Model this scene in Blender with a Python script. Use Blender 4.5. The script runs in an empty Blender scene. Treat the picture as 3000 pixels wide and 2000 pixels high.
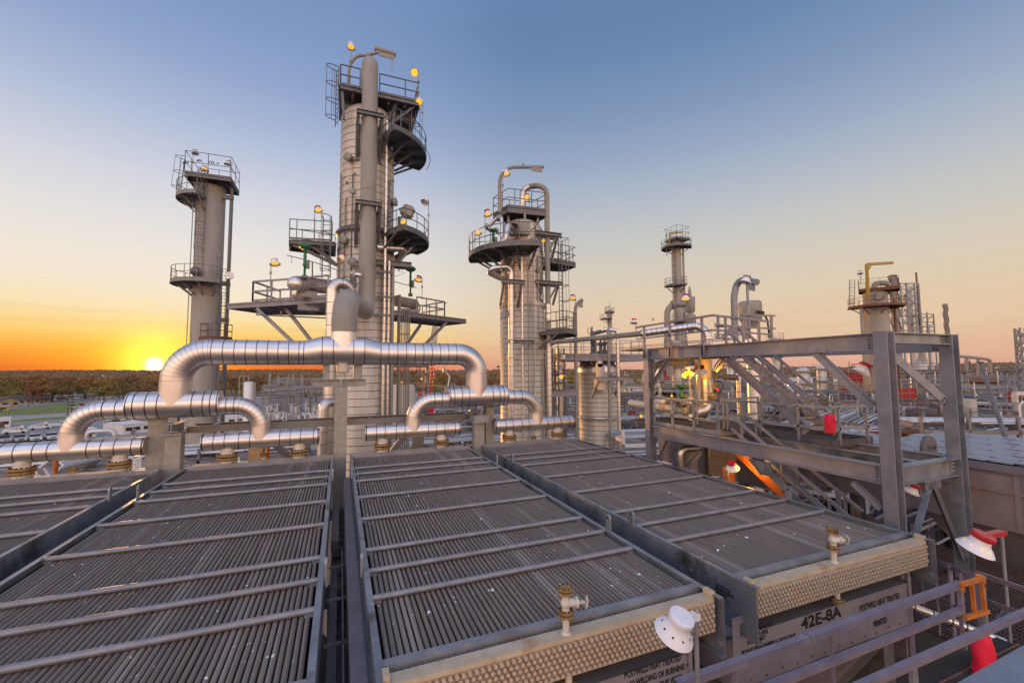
import bpy, math, random
from mathutils import Vector as V, Matrix
from math import sin, cos, pi, radians, sqrt, atan2
random.seed(7)
K = 1.375                      # metres per layout unit
SC = bpy.context.scene; COL = SC.collection
# ---------------------------------------------------------------- camera model
F, YAW, PIT, ROL = 1252.8, 0.381084, 0.0673214, -0.0058365
fw = V((sin(YAW)*cos(PIT), cos(YAW)*cos(PIT), sin(PIT)))
_r0 = V((cos(YAW), -sin(YAW), 0)); _u0 = _r0.cross(fw)
rr = _r0*cos(ROL) + _u0*sin(ROL); uu = _u0*cos(ROL) - _r0*sin(ROL)
def _ray(p): return (fw*F + rr*(p[0]-1500) - uu*(p[1]-1000))/F
def P(p, Y):  d = _ray(p); return d*(Y/d.y)      # site point at northing Y
def PX(p, X): d = _ray(p); return d*(X/d.x)      # site point at easting X
def PZ(p, z): d = _ray(p); return d*(z/d.z)      # site point at level z
def _z(ox, oy, s): return lambda x, y: (ox+x/s, oy+y/s)
zA=_z(0,400,2.6138); zB=_z(0,900,2.6138); zD=_z(800,100,3.1367); zE=_z(650,550,2.6138); zF=_z(1300,450,3.1367)
zG=_z(650,900,2.94); zH=_z(1100,1000,3.1357); zI=_z(1600,650,2.94); zJ=_z(2300,700,2.613); zK=_z(1800,950,2.6138)
zL=_z(2300,1200,3.1357); zM=_z(2000,1500,3.1357); zN=_z(2400,1500,3.1367); zO=_z(1300,1500,2.94); zQ=_z(1900,1700,3.92)
zR=_z(2500,1650,4.48); zS=_z(2050,1300,5.2267); zT=_z(700,1050,5.2267); zU=_z(2600,1000,5.2275); zV=_z(0,1080,4.704)
GZ = -12.0
# ---------------------------------------------------------------- mesh builder
def frame(d):
    d = V(d).normalized()
    a = V((0,0,1)) if abs(d.z) < .95 else V((1,0,0))
    s = d.cross(a).normalized(); return s, s.cross(d).normalized(), d
class MB:
    def __init__(s): s.v=[]; s.f=[]; s.m=[]; s.sm=[]
    def add(s, vs, fs, m=0, sm=False):
        o=len(s.v); s.v += [tuple(v) for v in vs]
        for f in fs: s.f.append([i+o for i in f]); s.m.append(m); s.sm.append(sm)
        return s
    def hexa(s, c8, m=0):
        return s.add(c8, [(0,3,2,1),(4,5,6,7),(0,1,5,4),(1,2,6,5),(2,3,7,6),(3,0,4,7)], m)
    def box(s, x0,x1,y0,y1,z0,z1, m=0):
        return s.hexa([(x0,y0,z0),(x1,y0,z0),(x1,y1,z0),(x0,y1,z0),(x0,y0,z1),(x1,y0,z1),(x1,y1,z1),(x0,y1,z1)], m)
    def bar(s, a, b, w, h, m=0, up=(0,0,1), off=(0,0)):
        a=V(a); b=V(b); d=(b-a).normalized(); u=V(up)
        if abs(d.dot(u))>.98: u=V((0,1,0))
        sd=d.cross(u).normalized(); u=sd.cross(d).normalized()
        c=sd*off[0]+u*off[1]; c8=[]
        for p in (a,b):
            for i,j in ((-1,-1),(1,-1),(1,1),(-1,1)): c8.append(p+c+sd*(i*w/2)+u*(j*h/2))
        return s.add(c8,[(0,1,2,3),(4,7,6,5),(0,4,5,1),(1,5,6,2),(2,6,7,3),(3,7,4,0)],m)
    def ibeam(s, a, b, d, w, tf=.018, tw=.014, m=0, up=(0,0,1)):
        s.bar(a,b,w,tf,m,up,(0,d/2-tf/2)); s.bar(a,b,w,tf,m,up,(0,-d/2+tf/2)); s.bar(a,b,tw,d-2*tf,m,up); return s
    def chan(s, a, b, d, w, side=1, t=.016, m=0, up=(0,0,1)):
        s.bar(a,b,t,d,m,up); s.bar(a,b,w,t,m,up,(side*(w/2+t/2),d/2-t/2)); s.bar(a,b,w,t,m,up,(side*(w/2+t/2),-d/2+t/2)); return s
    def tube(s, pts, r, n=12, m=0, caps=True, gore=False, sm=True):
        pts=[V(p) for p in pts]; N=len(pts); rad=r if isinstance(r,(list,tuple)) else [r]*N
        tang=[]
        for i in range(N):
            a=(pts[i]-pts[i-1]).normalized() if i else None
            b=(pts[i+1]-pts[i]).normalized() if i<N-1 else None
            t=(a+b) if a and b else (a or b)
            if t.length<1e-6: t=b
            tang.append((t.normalized(), (a.dot(t.normalized()) if a and b else 1)))
        sd,up,_=frame(tang[0][0]); rings=[]
        for i in range(N):
            t,c=tang[i]
            up=(up-t*up.dot(t)); up.normalize(); sd=up.cross(t)
            ring=[]
            seg=(pts[i]-pts[i-1]) if i else (pts[1]-pts[0])
            for k in range(n):
                ang=2*pi*k/n; o=sd*cos(ang)+up*sin(ang)
                o=o*rad[i]
                if 0<i<N-1 and .3<c<.999:      # mitre stretch
                    a=(pts[i]-pts[i-1]).normalized(); b=(pts[i+1]-pts[i]).normalized()
                    q=(b-a)
                    if q.length>1e-5:
                        q.normalize(); o=o+q*(o.dot(q))*(1/max(c,.3)-1)
                ring.append(pts[i]+o)
            rings.append(ring)
        fs=[(k,(k+1)%n,n+(k+1)%n,n+k) for k in range(n)]
        if gore:
            for i in range(N-1): s.add(rings[i]+rings[i+1], fs, m, sm)
        else:
            fl=[]
            for i in range(N-1): fl += [tuple(x+i*n for x in f) for f in fs]
            s.add([p for rg in rings for p in rg], fl, m, sm)
        if caps:
            s.add(rings[0],[tuple(range(n-1,-1,-1))],m); s.add(rings[-1],[tuple(range(n))],m)
        return s
    def cyl(s, a, b, r, n=12, m=0, caps=True, r2=None): return s.tube([a,b],[r,r if r2 is None else r2],n,m,caps)
    def lathe(s, prof, o=(0,0,0), axis=(0,0,1), n=24, m=0, sm=True):
        sd,up,d=frame(axis); o=V(o); vs=[]; fs=[]
        for r,h in prof:
            for k in range(n):
                a=2*pi*k/n; vs.append(o+d*h+(sd*cos(a)+up*sin(a))*max(r,1e-4))
        for i in range(len(prof)-1):
            for k in range(n): fs.append((i*n+k,i*n+(k+1)%n,(i+1)*n+(k+1)%n,(i+1)*n+k))
        return s.add(vs,fs,m,sm)
    def ring(s, c, ax, r, w, n=24, m=0):
        ax=V(ax).normalized(); c=V(c); return s.lathe([(r-.006,-w/2),(r,-w/2),(r,w/2),(r-.006,w/2)],c,ax,n,m,False)
    def disc(s, c, ax, r, n=16, m=0):
        sd,up,d=frame(ax); c=V(c)
        return s.add([c+(sd*cos(2*pi*k/n)+up*sin(2*pi*k/n))*r for k in range(n)],[tuple(range(n))],m)
    def plate(s, poly, th, m=0, nrm=None):
        poly=[V(p) for p in poly]; n=len(poly)
        if nrm is None: nrm=(poly[1]-poly[0]).cross(poly[2]-poly[0])
        q=V(nrm).normalized()*th; vs=poly+[p-q for p in poly]
        fs=[tuple(range(n)),tuple(range(2*n-1,n-1,-1))]+[(i,i+n,(i+1)%n+n,(i+1)%n) for i in range(n)]
        return s.add(vs,fs,m)
    def blob(s, c, r, m=0, seed=0, n=8, k=5):
        rg=random.Random(seed); vs=[]; fs=[]; c=V(c)
        for i in range(k+1):
            th=pi*i/k
            for j in range(n):
                ph=2*pi*j/n; q=1+rg.uniform(-.18,.18)
                vs.append(c+V((r[0]*sin(th)*cos(ph)*q,r[1]*sin(th)*sin(ph)*q,r[2]*cos(th)*q)))
        for i in range(k):
            for j in range(n): fs.append((i*n+j,i*n+(j+1)%n,(i+1)*n+(j+1)%n,(i+1)*n+j))
        return s.add(vs,fs,m,False)
    def ball(s, c, r, m=0, n=12, sq=1): return s.lathe([(r*sin(pi*i/8),-r*sq*cos(pi*i/8)) for i in range(9)],c,(0,0,1),n,m)
    def mesh(s, name, mats, loc):
        me=bpy.data.meshes.new(name); L=V(loc)
        me.from_pydata([(V(v)-L)*K for v in s.v],[],s.f)
        for x in (mats if isinstance(mats,(list,tuple)) else [mats]): me.materials.append(x)
        me.polygons.foreach_set('material_index',s.m); me.polygons.foreach_set('use_smooth',s.sm); me.update(); return me
def bend(pts, R, n=8):
    pts=[V(p) for p in pts]; out=[pts[0]]
    for i in range(1,len(pts)-1):
        a=(pts[i-1]-pts[i]); b=(pts[i+1]-pts[i]); la,lb=a.length,b.length; a.normalize(); b.normalize()
        ang=a.angle(b); t=R/math.tan(ang/2); t=min(t,la*.49 if i>1 else la*.98,lb*.49 if i<len(pts)-2 else lb*.98)
        Re=t*math.tan(ang/2); c=pts[i]+(a+b).normalized()*(Re/sin(ang/2))
        s=pts[i]+a*t-c; e=pts[i]+b*t-c; tot=s.angle(e); ax=s.cross(e).normalized()
        for k in range(n+1): out.append(c+Matrix.Rotation(tot*k/n,3,ax)@s)
    out.append(pts[-1]); return out
# ---------------------------------------------------------------- objects
def _props(o,label,cat,group=None,kind=None):
    if label: o['label']=label
    if cat: o['category']=cat
    if group: o['group']=group
    if kind: o['kind']=kind
def thing(name,label,cat,loc,group=None):
    o=bpy.data.objects.new(name,None); o.empty_display_size=.1; COL.objects.link(o); o.location=V(loc)*K; o['_l']=list(loc)
    _props(o,label,cat,group); return o
def part(name,mb,mats,parent,label=None):
    loc=parent['_l'] if '_l' in parent else (0,0,0)
    o=bpy.data.objects.new(name,mb.mesh(name,mats,loc)); COL.objects.link(o); o.parent=parent; o['_l']=list(loc)
    if label: o['label']=label
    return o
def solo(name,label,cat,mb,mats,loc,group=None,kind=None):
    o=bpy.data.objects.new(name,mb.mesh(name,mats,loc)); COL.objects.link(o); o.location=V(loc)*K; o['_l']=list(loc)
    _props(o,label,cat,group,kind); return o
def struct(name,mb,mats,kind='structure',label=None,cat=None):
    return solo(name,label,cat,mb,mats,(0,0,0),None,kind)
def dup(root,loc,rz=0,label=None,sc=1,mats=None):
    r=root.copy(); COL.objects.link(r); r.location=V(loc)*K; r.rotation_euler=(0,0,rz); r.scale=sc if isinstance(sc,tuple) else (sc,sc,sc)
    r['_l']=list(loc)
    if label: r['label']=label
    def sw(o):
        if mats and o.type=='MESH' and o.name.split('.')[0] in mats:
            o.data=o.data.copy(); o.data.materials[0]=mats[o.name.split('.')[0]]
    sw(r)
    def rec(src,dst):
        for ch in list(src.children):
            c=ch.copy(); COL.objects.link(c); c.parent=dst; sw(c); rec(ch,c)
    rec(root,r); return r
# ---------------------------------------------------------------- materials
def mat(name,c1,c2=None,sc=4,rough=.55,metal=0,bump=0,bsc=30,stretch=(1,1,1),stain=None,spec=.4,emit=None,rvar=0,coord='Object',trans=None):
    m=bpy.data.materials.new(name); m.use_nodes=True; nt=m.node_tree; N=nt.nodes; L=nt.links; b=N['Principled BSDF']
    b.inputs['Roughness'].default_value=rough; b.inputs['Metallic'].default_value=metal; b.inputs['Specular IOR Level'].default_value=spec
    tc=N.new('ShaderNodeTexCoord'); mp=N.new('ShaderNodeMapping'); mp.inputs['Scale'].default_value=stretch
    L.new(tc.outputs[coord],mp.inputs['Vector']); vec=mp.outputs['Vector']
    def noise(scale,det=5,v=None,ro=.6):
        n=N.new('ShaderNodeTexNoise'); n.inputs['Scale'].default_value=scale; n.inputs['Detail'].default_value=det; n.inputs['Roughness'].default_value=ro
        L.new(v or vec,n.inputs['Vector']); return n.outputs['Fac']
    def ramp(f,a,bb):
        r=N.new('ShaderNodeValToRGB'); r.color_ramp.elements[0].position=a; r.color_ramp.elements[1].position=bb; L.new(f,r.inputs['Fac']); return r
    c2=c2 or tuple(x*.72 for x in c1)
    r=ramp(noise(sc),.32,.68); r.color_ramp.elements[0].color=(*c2,1); r.color_ramp.elements[1].color=(*c1,1); col=r.outputs['Color']
    for st in (stain or []):
        sr=ramp(noise(st[1],st[4] if len(st)>4 else 4,tc.outputs[coord] if (len(st)>5 and st[5]) else None),st[2],st[3]); mx=N.new('ShaderNodeMix'); mx.data_type='RGBA'
        L.new(sr.outputs['Color'],mx.inputs['Factor']); L.new(col,mx.inputs['A']); mx.inputs['B'].default_value=(*st[0],1); col=mx.outputs['Result']
    L.new(col,b.inputs['Base Color'])
    if rvar:
        mr=N.new('ShaderNodeMapRange'); mr.inputs['To Min'].default_value=rough-rvar; mr.inputs['To Max'].default_value=rough+rvar
        L.new(noise(sc*2.3),mr.inputs['Value']); L.new(mr.outputs['Result'],b.inputs['Roughness'])
    if bump:
        bp=N.new('ShaderNodeBump'); bp.inputs['Strength'].default_value=bump; bp.inputs['Distance'].default_value=.02
        L.new(noise(bsc),bp.inputs['Height']); L.new(bp.outputs['Normal'],b.inputs['Normal'])
    if emit: b.inputs['Emission Color'].default_value=(*emit[0],1); b.inputs['Emission Strength'].default_value=emit[1]
    return m
M={}
M['galv']=mat('galvanised_steel',(.30,.31,.33),(.20,.21,.23),3,.48,.35,.05,40,rvar=.1,stain=[((.20,.17,.14),1.3,.58,.8)])
M['galv_blue']=mat('galvanised_plate',(.30,.32,.35),(.17,.19,.22),1.6,.42,.5,.04,25,rvar=.12,stain=[((.09,.085,.08),1.1,.56,.7),((.42,.46,.52),2.5,.66,.76)])
M['steel']=mat('weathered_beam',(.25,.25,.285),(.18,.18,.21),2,.5,.25,.05,50,stain=[((.34,.285,.275),.6,.5,.75),((.22,.16,.12),3,.66,.8)])
M['dark']=mat('dark_steel',(.155,.16,.165),(.10,.10,.105),3,.5,.3,.04,40,stain=[((.15,.10,.07),2,.62,.8)])
M['grey']=mat('grey_painted_pipe',(.285,.27,.24),(.22,.21,.19),1.2,.5,0,.04,40,stain=[((.24,.17,.115),1.5,.6,.8)],stretch=(1,1,.3))
M['alu']=mat('aluminium_cladding',(.69,.655,.635),(.58,.55,.53),1.4,.42,1,.10,1.6,rvar=.06,spec=.5,stain=[((.60,.57,.54),1.6,.62,.9,2)])
M['alu_dull']=mat('dull_cladding',(.74,.70,.66),(.62,.58,.54),1.5,.42,.9,.05,5,rvar=.08,stretch=(1,1,.5))
M['shell']=mat('tower_cladding',(.60,.525,.435),(.46,.40,.33),2.2,.5,.3,.05,8,rvar=.1,stretch=(1,1,.10),stain=[((.30,.255,.205),1.9,.52,.72),((.60,.56,.52),.9,.6,.8),((.30,.18,.10),3.1,.66,.78)])
M['shell_grey']=mat('grey_tower_paint',(.33,.30,.26),(.26,.235,.21),1.5,.6,0,.04,8,stretch=(1,1,.12),stain=[((.22,.16,.11),1.6,.56,.76),((.42,.40,.37),2.3,.62,.8)])
M['band']=mat('cladding_band',(.035,.035,.06),None,3,.4,.5)
M['conc']=mat('fireproof_concrete',(.33,.305,.27),(.25,.23,.205),5,.85,0,.25,60,stain=[((.42,.40,.37),2.5,.62,.8),((.19,.17,.15),1.5,.6,.85)])
M['fin']=mat('finned_tube',(.225,.182,.152),(.15,.12,.10),6,.72,.1,.3,90,stretch=(9,.25,1),stain=[((.29,.245,.21),.35,.55,.70,2),((.80,.79,.77),4.5,.715,.73,2,True),((.8,.79,.77),11,.75,.765,1,True)])
M['bar']=mat('tube_keeper_bar',(.265,.268,.29),(.19,.19,.205),4,.5,.4,.06,60,stain=[((.24,.2,.165),2.2,.6,.8)])
M['flange_rust']=mat('rusty_flange',(.36,.23,.085),(.22,.12,.045),9,.75,.1,.2,70,stain=[((.09,.05,.03),6,.55,.7)])
M['bolt']=mat('rusty_bolt',(.07,.035,.025),None,10,.7,.3)
M['cream']=mat('cream_header',(.50,.405,.285),(.40,.315,.215),3,.6,0,.1,50,stain=[((.34,.19,.085),2.6,.56,.74)])
M['plug']=mat('cream_plug',(.52,.445,.345),(.44,.36,.265),20,.55,.1,.05,60)
M['rustseep']=mat('rust_seep_sheet',(.36,.27,.175),(.22,.125,.06),16,.75,0,.2,50)
M['boxp']=mat('plenum_panel',(.31,.285,.30),(.24,.22,.235),2.5,.5,.35,.04,30,stain=[((.22,.19,.17),1.2,.58,.8)])
M['boxd']=mat('duct_panel',(.235,.215,.24),(.17,.155,.175),1.2,.6,.2,.05,30,stain=[((.17,.14,.13),.7,.55,.8)])
M['ink']=mat('black_stencil_ink',(.012,.012,.014),None,3,.7)
M['white']=mat('white_enamel',(.78,.77,.78),(.70,.69,.70),3,.35,0,.01,20,stain=[((.5,.48,.45),5,.68,.85)])
M['louvre']=mat('louvre_slat',(.30,.31,.355),(.23,.235,.27),3,.5,.3,.05,30)
M['wpipe']=mat('white_pipe',(.62,.63,.66),(.48,.49,.52),3,.45,.3,.05,30)
M['red']=mat('red_enamel',(.46,.02,.025),(.36,.015,.02),4,.35)
M['pink']=mat('red_cover_cloth',(.72,.015,.055),(.60,.01,.04),4,.75,0,.4,9)
M['orange']=mat('orange_gate_paint',(.62,.20,.03),(.48,.14,.02),6,.5)
M['oranged']=mat('orange_glow_and_rust',(.55,.17,.03),(.40,.12,.03),6,.55)  # sodium lamp glow painted into the base colour; also rust on one pipe stub
M['yellow']=mat('yellow_paint',(.40,.27,.045),(.28,.18,.035),5,.5)
M['green']=mat('green_enamel',(.03,.16,.07),(.02,.10,.045),6,.4)
M['blue']=mat('blue_enamel',(.08,.11,.28),None,5,.4)
M['redw']=mat('red_scaffold_sheet',(.50,.045,.025),(.36,.03,.018),3,.7)
M['rust']=mat('rust_brown',(.20,.09,.05),(.13,.06,.035),4,.8)
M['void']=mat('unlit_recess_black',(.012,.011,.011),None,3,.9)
M['grate']=mat('grating_steel',(.11,.105,.112),(.07,.068,.072),4,.55,.4)
M['lamp']=mat('sodium_lamp',(.9,.5,.05),None,3,.4,emit=((1,.46,.02),1.25))
M['bulb']=mat('sodium_bulb',(1,.8,.3),None,3,.4,emit=((1,.66,.12),5))
M['lampg']=mat('mercury_lamp',(.8,1,.7),None,3,.4,emit=((.75,1,.55),6))
M['navy']=mat('navy_tank',(.03,.03,.075),(.02,.02,.05),3,.5)
M['chan']=mat('channel_rail',(.25,.225,.28),(.18,.16,.205),3,.5,.3,.04,40)
M['black']=mat('black_rubber',(.02,.02,.02),None,3,.7)
M['glass']=mat('vehicle_glass',(.03,.035,.04),None,3,.1,0)
M['concpad']=mat('near_ledge_steel',(.20,.23,.27),(.15,.18,.22),3,.5,.2,.05,30)
# ================================================================ camera
cam=bpy.data.cameras.new('camera'); cam.sensor_width=36; cam.lens=F/3000*36; cam.clip_start=.05; cam.clip_end=12000
co=bpy.data.objects.new('camera',cam); COL.objects.link(co)
co.matrix_world=Matrix(((rr.x,uu.x,-fw.x,0),(rr.y,uu.y,-fw.y,0),(rr.z,uu.z,-fw.z,0),(0,0,0,1)))
SC.camera=co
# ================================================================ text helper
def text_part(body,x,z,y,size,parent,cond=.62,rot=0,name='stencil_text',lab=None,shear=0,bold=1.6):
    cu=bpy.data.curves.new('t','FONT'); cu.body=body; cu.size=size*K; cu.extrude=.0015; cu.space_character=1.02; cu.offset=.0011*K*bold*size/.08
    to=bpy.data.objects.new('t',cu); COL.objects.link(to)
    dg=bpy.context.evaluated_depsgraph_get(); dg.update()
    me=bpy.data.meshes.new_from_object(to.evaluated_get(dg)); bpy.data.objects.remove(to); me.name=name
    L=V(parent['_l'])*K
    # stencil breaks: letters are cut by thin bridges of panel colour left between two halves
    T=Matrix.Translation(V((x,y,z))*K-L)@Matrix.Rotation(pi/2,4,'X')@Matrix.Diagonal((cond,1,1,1))
    me.transform(T); me.materials.clear(); me.materials.append(M['ink'])
    o=bpy.data.objects.new(name,me); COL.objects.link(o); o.parent=parent; o['_l']=list(parent['_l'])
    if lab: o['label']=lab
    return o
# ================================================================ air coolers
BARS=[4.98,5.65,6.3,7.62,8.93,10.25,10.95,11.6]
ZT=-2.4; YN=3.52; YF=13.25
def flange(mb,c,ax,r,h,n=12,m0=0,m1=1,bolts=10,gap=.012,br=None):
    c=V(c); sd,up,d=frame(ax)
    mb.cyl(c-d*(gap/2+h),c-d*(gap/2),r,20,m0); mb.cyl(c+d*(gap/2),c+d*(gap/2+h),r,20,m0)
    br=br or r*.10
    for k in range(bolts):
        a=2*pi*k/bolts; q=c+(sd*cos(a)+up*sin(a))*(r*.83)
        mb.cyl(q-d*(h+gap/2+br*1.3),q+d*(h+gap/2+br*1.3),br,6,m1)
def lug(mb,x,y,z,t=.03):
    prof=[]
    for k in range(9):
        a=pi*k/8; prof.append((x,y+.055*cos(a),z+.16+.055*sin(a)))
    prof=[(x,y+.055,z-.06)]+prof+[(x,y-.055,z-.06)]
    mb.plate([(p[0]-t/2,p[1],p[2]) for p in prof],-t,0,(1,0,0))
    for sx in (-1,1): mb.disc((x+sx*(t/2+.002),y,z+.16),(sx,0,0),.02,10,1)
def cooler(x0,x1,label,plugs=True,near=True):
    t=thing('air_cooler_bundle',label,'air cooler',(x0,YN,ZT-.6),'finned air cooler bundles in a row'); w=.065; rg=random.Random(int(x0*10)+50)
    # finned tubes
    mb=MB(); p=.0585; n=int((x1-x0-2*w-.03)/p); x=x0+w+.03+p/2; r=.0246
    for k in range(n):
        dz=rg.uniform(-.003,.003); ns=9; pts=[(x+k*p+rg.uniform(-.002,.002),YN+.1+(YF-YN-.25)*i/ns,ZT-.085+dz+(0 if i in(0,ns) else rg.uniform(-.004,.002))) for i in range(ns+1)]
        mb.tube(pts,r,8,0,False)
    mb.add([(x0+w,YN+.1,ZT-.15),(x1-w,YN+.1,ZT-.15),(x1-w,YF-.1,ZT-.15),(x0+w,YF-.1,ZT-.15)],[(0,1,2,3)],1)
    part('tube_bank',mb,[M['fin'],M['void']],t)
    # side frames
    for s,xx in ((1,x0),(-1,x1)):
        mb=MB(); yb=YN-.0
        mb.box(*sorted((xx,xx+s*.014)),yb,YF+.12,ZT-.60,ZT-.012,0)
        mb.box(*sorted((xx,xx+s*w)),yb,YF+.12,ZT-.0115,ZT,0)
        mb.box(*sorted((xx+s*.0145,xx+s*w)),yb,YF+.12,ZT-.6,ZT-.588,0)
        mb.box(*sorted((xx+s*.0145,xx+s*(w-.012))),YN+.4,YF-.2,ZT-.08,ZT-.073,0)
        for y0 in (BARS[1],BARS[6]-.3):
            lug(mb,xx-s*.022,y0,ZT)
        for k,y0 in enumerate(BARS):      # bolt holes in the web
            for q in (-.09,-.03,.03,.09):
                mb.disc((xx-s*.0015,y0-.33+q,ZT-.075-abs(q)*.1),(-s,0,0),.012,8,1)
        part('side_frame',mb,[M['galv_blue'],M['void']],t)
    for y0 in BARS:
        mb=MB(); mb.cyl((x0+w*.5,y0,ZT-.028),(x1-w*.5,y0,ZT-.028),.033,10)
        for xx,s in ((x0+w,1),(x1-w,-1)): mb.box(*sorted((xx,xx+s*.09)),y0-.045,y0+.045,ZT-.075,ZT-.05)
        part('keeper_bar',mb,M['bar'],t)
    mb=MB(); mb.box(x0+w*.6,x1-w*.6,3.80,3.885,ZT-.095,ZT-.004); part('cross_beam',mb,M['galv'],t)
    mb=MB(); mb.box(x0+.015,x1-.015,YF-.12,YF-.05,ZT-.07,ZT+.035); part('cross_beam',mb,M['steel'],t)
    # header box with plugs, near end
    hy0,hy1=3.60,3.735
    mb=MB(); mb.box(x0+.03,x1-.05,hy0,hy1,ZT-.375,ZT-.03); 
    h=part('header_box',mb,M['cream'],t)
    if near:
        mb=MB(); mb.box(x0+.04,x1-.06,hy0-.004,hy0-.0005,ZT-.365,ZT-.075,1); px=.0555; pz=.0475
        for j in range(6):
            z=ZT-.098-j*pz; k=0; xs=x0+.075+(px/2 if j%2 else 0)
            while xs<x1-.09:
                mb.cyl((xs,hy0-.004,z),(xs,hy0-.030,z),.0185,6,0)
                xs+=px
        part('plug_sheet',mb,[M['plug'],M['rustseep']],h)
        for xx in (x0+.05,x1-.08): mb=MB(); mb.box(xx,xx+.05,hy0+.01,hy1-.01,ZT-.03,ZT+.03); part('header_clip',mb,M['cream'],h)
    # far header
    mb=MB(); mb.box(x0+.03,x1-.03,YF+.15,YF+.75,ZT-.5,ZT-.06); part('far_header_box',mb,M['cream'],t)
    # plenum below
    mb=MB(); mb.box(x0-.16,x1-.28,3.72,YF,-3.56,ZT-.602); mb.box(x0-.16,x1-.28,3.705,3.7195,-2.86,-2.78)
    for i in range(13):
        xx=x0+.1+i*(x1-x0-.4)/12
        mb.cyl((xx,3.705,-2.83),(xx,3.693,-2.83),.011,6,1); mb.cyl((xx,3.72,-3.49-.02*(i%2)),(xx,3.708,-3.49-.02*(i%2)),.011,6,1)
    for i in range(5):
        for xx in (x0-.10,x1-.34): mb.cyl((xx,3.72,-3.0-.11*i),(xx,3.708,-3.0-.11*i),.012,6,1)
    mb.bar((x0-.16,3.712,-3.2),(x0-.04,3.712,-3.2),.012,.70,0); mb.bar((x1-.28,3.71,-3.2),(x1-.33,3.71,-3.2),.016,.72,0)
    pl=part('plenum_box',mb,[M['boxp'],M['dark']],t)
    mb=MB(); cxm=(x0+x1)/2; mb.tube([(cxm,5.6,-3.57),(cxm,5.6,-4.9)],[2.0,1.2],24,0,False); part('fan_ring',mb,M['boxd'],t)
    return t,h,pl
def vent_valve(parent,x,y,z,below=True):
    mb=MB(); mb.cyl((x,y,z),(x,y,z+.16),.032,14,0); mb.lathe([(.05,0),(.034,.02)],(x,y,z),(0,0,1),14,0)
    mb.tube([(x,y,z+.20),(x,y,z+.36)],.035,12,0); mb.ball((x,y,z+.27),.05,0,12)
    mb.tube([(x,y,z+.27),(x+.11,y-.015,z+.262)],[.042,.034],12,0); mb.cyl((x+.09,y-.012,z+.263),(x+.115,y-.016,z+.262),.05,12,0)
    mb.cyl((x+.11,y-.015,z+.262),(x+.2,y-.03,z+.252),.012,8,0)
    for dy in (-.016,.016): mb.bar((x+.11,y-.015+dy,z+.262),(x+.18,y-.027+dy,z+.255),.008,.016,0)
    v=part('vent_valve',mb,M['cream_v'],parent)
    mb=MB(); flange(mb,(x,y,z+.18),(0,0,1),.072,.02,bolts=8,m1=1); part('valve_flange',mb,[M['flange_rust'],M['bolt']],v)
    mb=MB(); flange(mb,(x,y,z+.385),(0,0,1),.072,.02,bolts=8); part('valve_flange',mb,[M['flange_rust'],M['bolt']],v)
    mb=MB(); c=V((x+.205,y-.03,z+.252)); ax=V((.9,-.35,-.1)); sd,up,d=frame(ax)
    mb.tube([c+(sd*cos(2*pi*k/16)+up*sin(2*pi*k/16))*.052 for k in range(17)],.006,6,0,False)
    for k in range(5): a=2*pi*k/5; mb.cyl(c,c+(sd*cos(a)+up*sin(a))*.05,.004,5,0)
    mb.cyl(c-d*.012,c+d*.012,.014,8,1); part('handwheel',mb,[M['cream_v'],M['bolt']],v)
    if below:
        mb=MB(); zb=ZT-.375; mb.cyl((x+.02,y,zb),(x+.02,y,zb-.11),.032,14,0); q=part('drain_stub',mb,M['cream_v'],parent)
        mb=MB(); flange(mb,(x+.02,y,zb-.12),(0,0,1),.07,.018,bolts=8); part('drain_flange',mb,[M['flange_rust'],M['bolt']],q)
M['cream_v']=mat('cream_valve_paint',(.60,.56,.49),(.50,.45,.37),8,.5,0,.05,40,stain=[((.34,.2,.1),6,.62,.8)])
XS=[(-7.56,-4.08),(-3.6,-.137),(.305,3.80),(4.27,7.77)]
c1,h1,p1=cooler(*XS[0],'weathered tube bundle at far left, cut off by the left photo edge',near=False)
c2,h2,p2=cooler(*XS[1],'dark finned tube bundle left of the open gap with its near end out of view',near=False)
c3,h3,p3=cooler(*XS[2],'finned tube bundle right of the open gap, its cream plug header behind the white lamp')
c4,h4,p4=cooler(*XS[3],'rightmost finned tube bundle above the panel stencilled 42E-8A')
vent_valve(h3,1.99,3.66,ZT-.03); vent_valve(h4,5.82,3.66,ZT-.03)
yb=3.7
def tat(body,p,ztop,cond,size,par,y=yb+.0165): q=P(p,y); return text_part(body,q.x,q.z,y,size,par,cond)
text_part('42E-8A',P(zM(1105,1035),yb).x,-3.15,yb+.017,.19,p4,1.28,0,'stencil_number',None,0,2.2)
text_part('POSTWELD HEAT TREATED',P(zM(1640,882),yb).x,-3.17,yb+.017,.105,p4,.66)
text_part('PERMITED',P(zM(1765,993),yb).x,-3.425,yb+.017,.105,p4,.62)
xl=P(zM(615,1080),yb).x
text_part('MARATHON PETROLEUM COMPANY LLC',xl-.335,-2.995,yb+.017,.062,p4,.62)
text_part('ROBINSON, (IROI)',xl-.01,-3.055,yb+.017,.062,p4,.62)
text_part('KCAT2 PROJECT',xl-.02,-3.115,yb+.017,.062,p4,.62)
text_part('PURCHASE ORDER NUMBER JA-130153-7310-02',P(zM(530,1280),yb).x,-3.205,yb+.017,.066,p4,.66)
q=P(zO(1565,1380),yb).x
text_part('POSTWELD HEAT TREATED',q,-3.045,yb+.017,.085,p3,.66); text_part('NO WELDING OR BURNING',q+.03,-3.145,yb+.017,.085,p3,.66); text_part('PERMITTED ON THIS VESSEL',q+.02,-3.245,yb+.017,.085,p3,.66)
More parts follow.
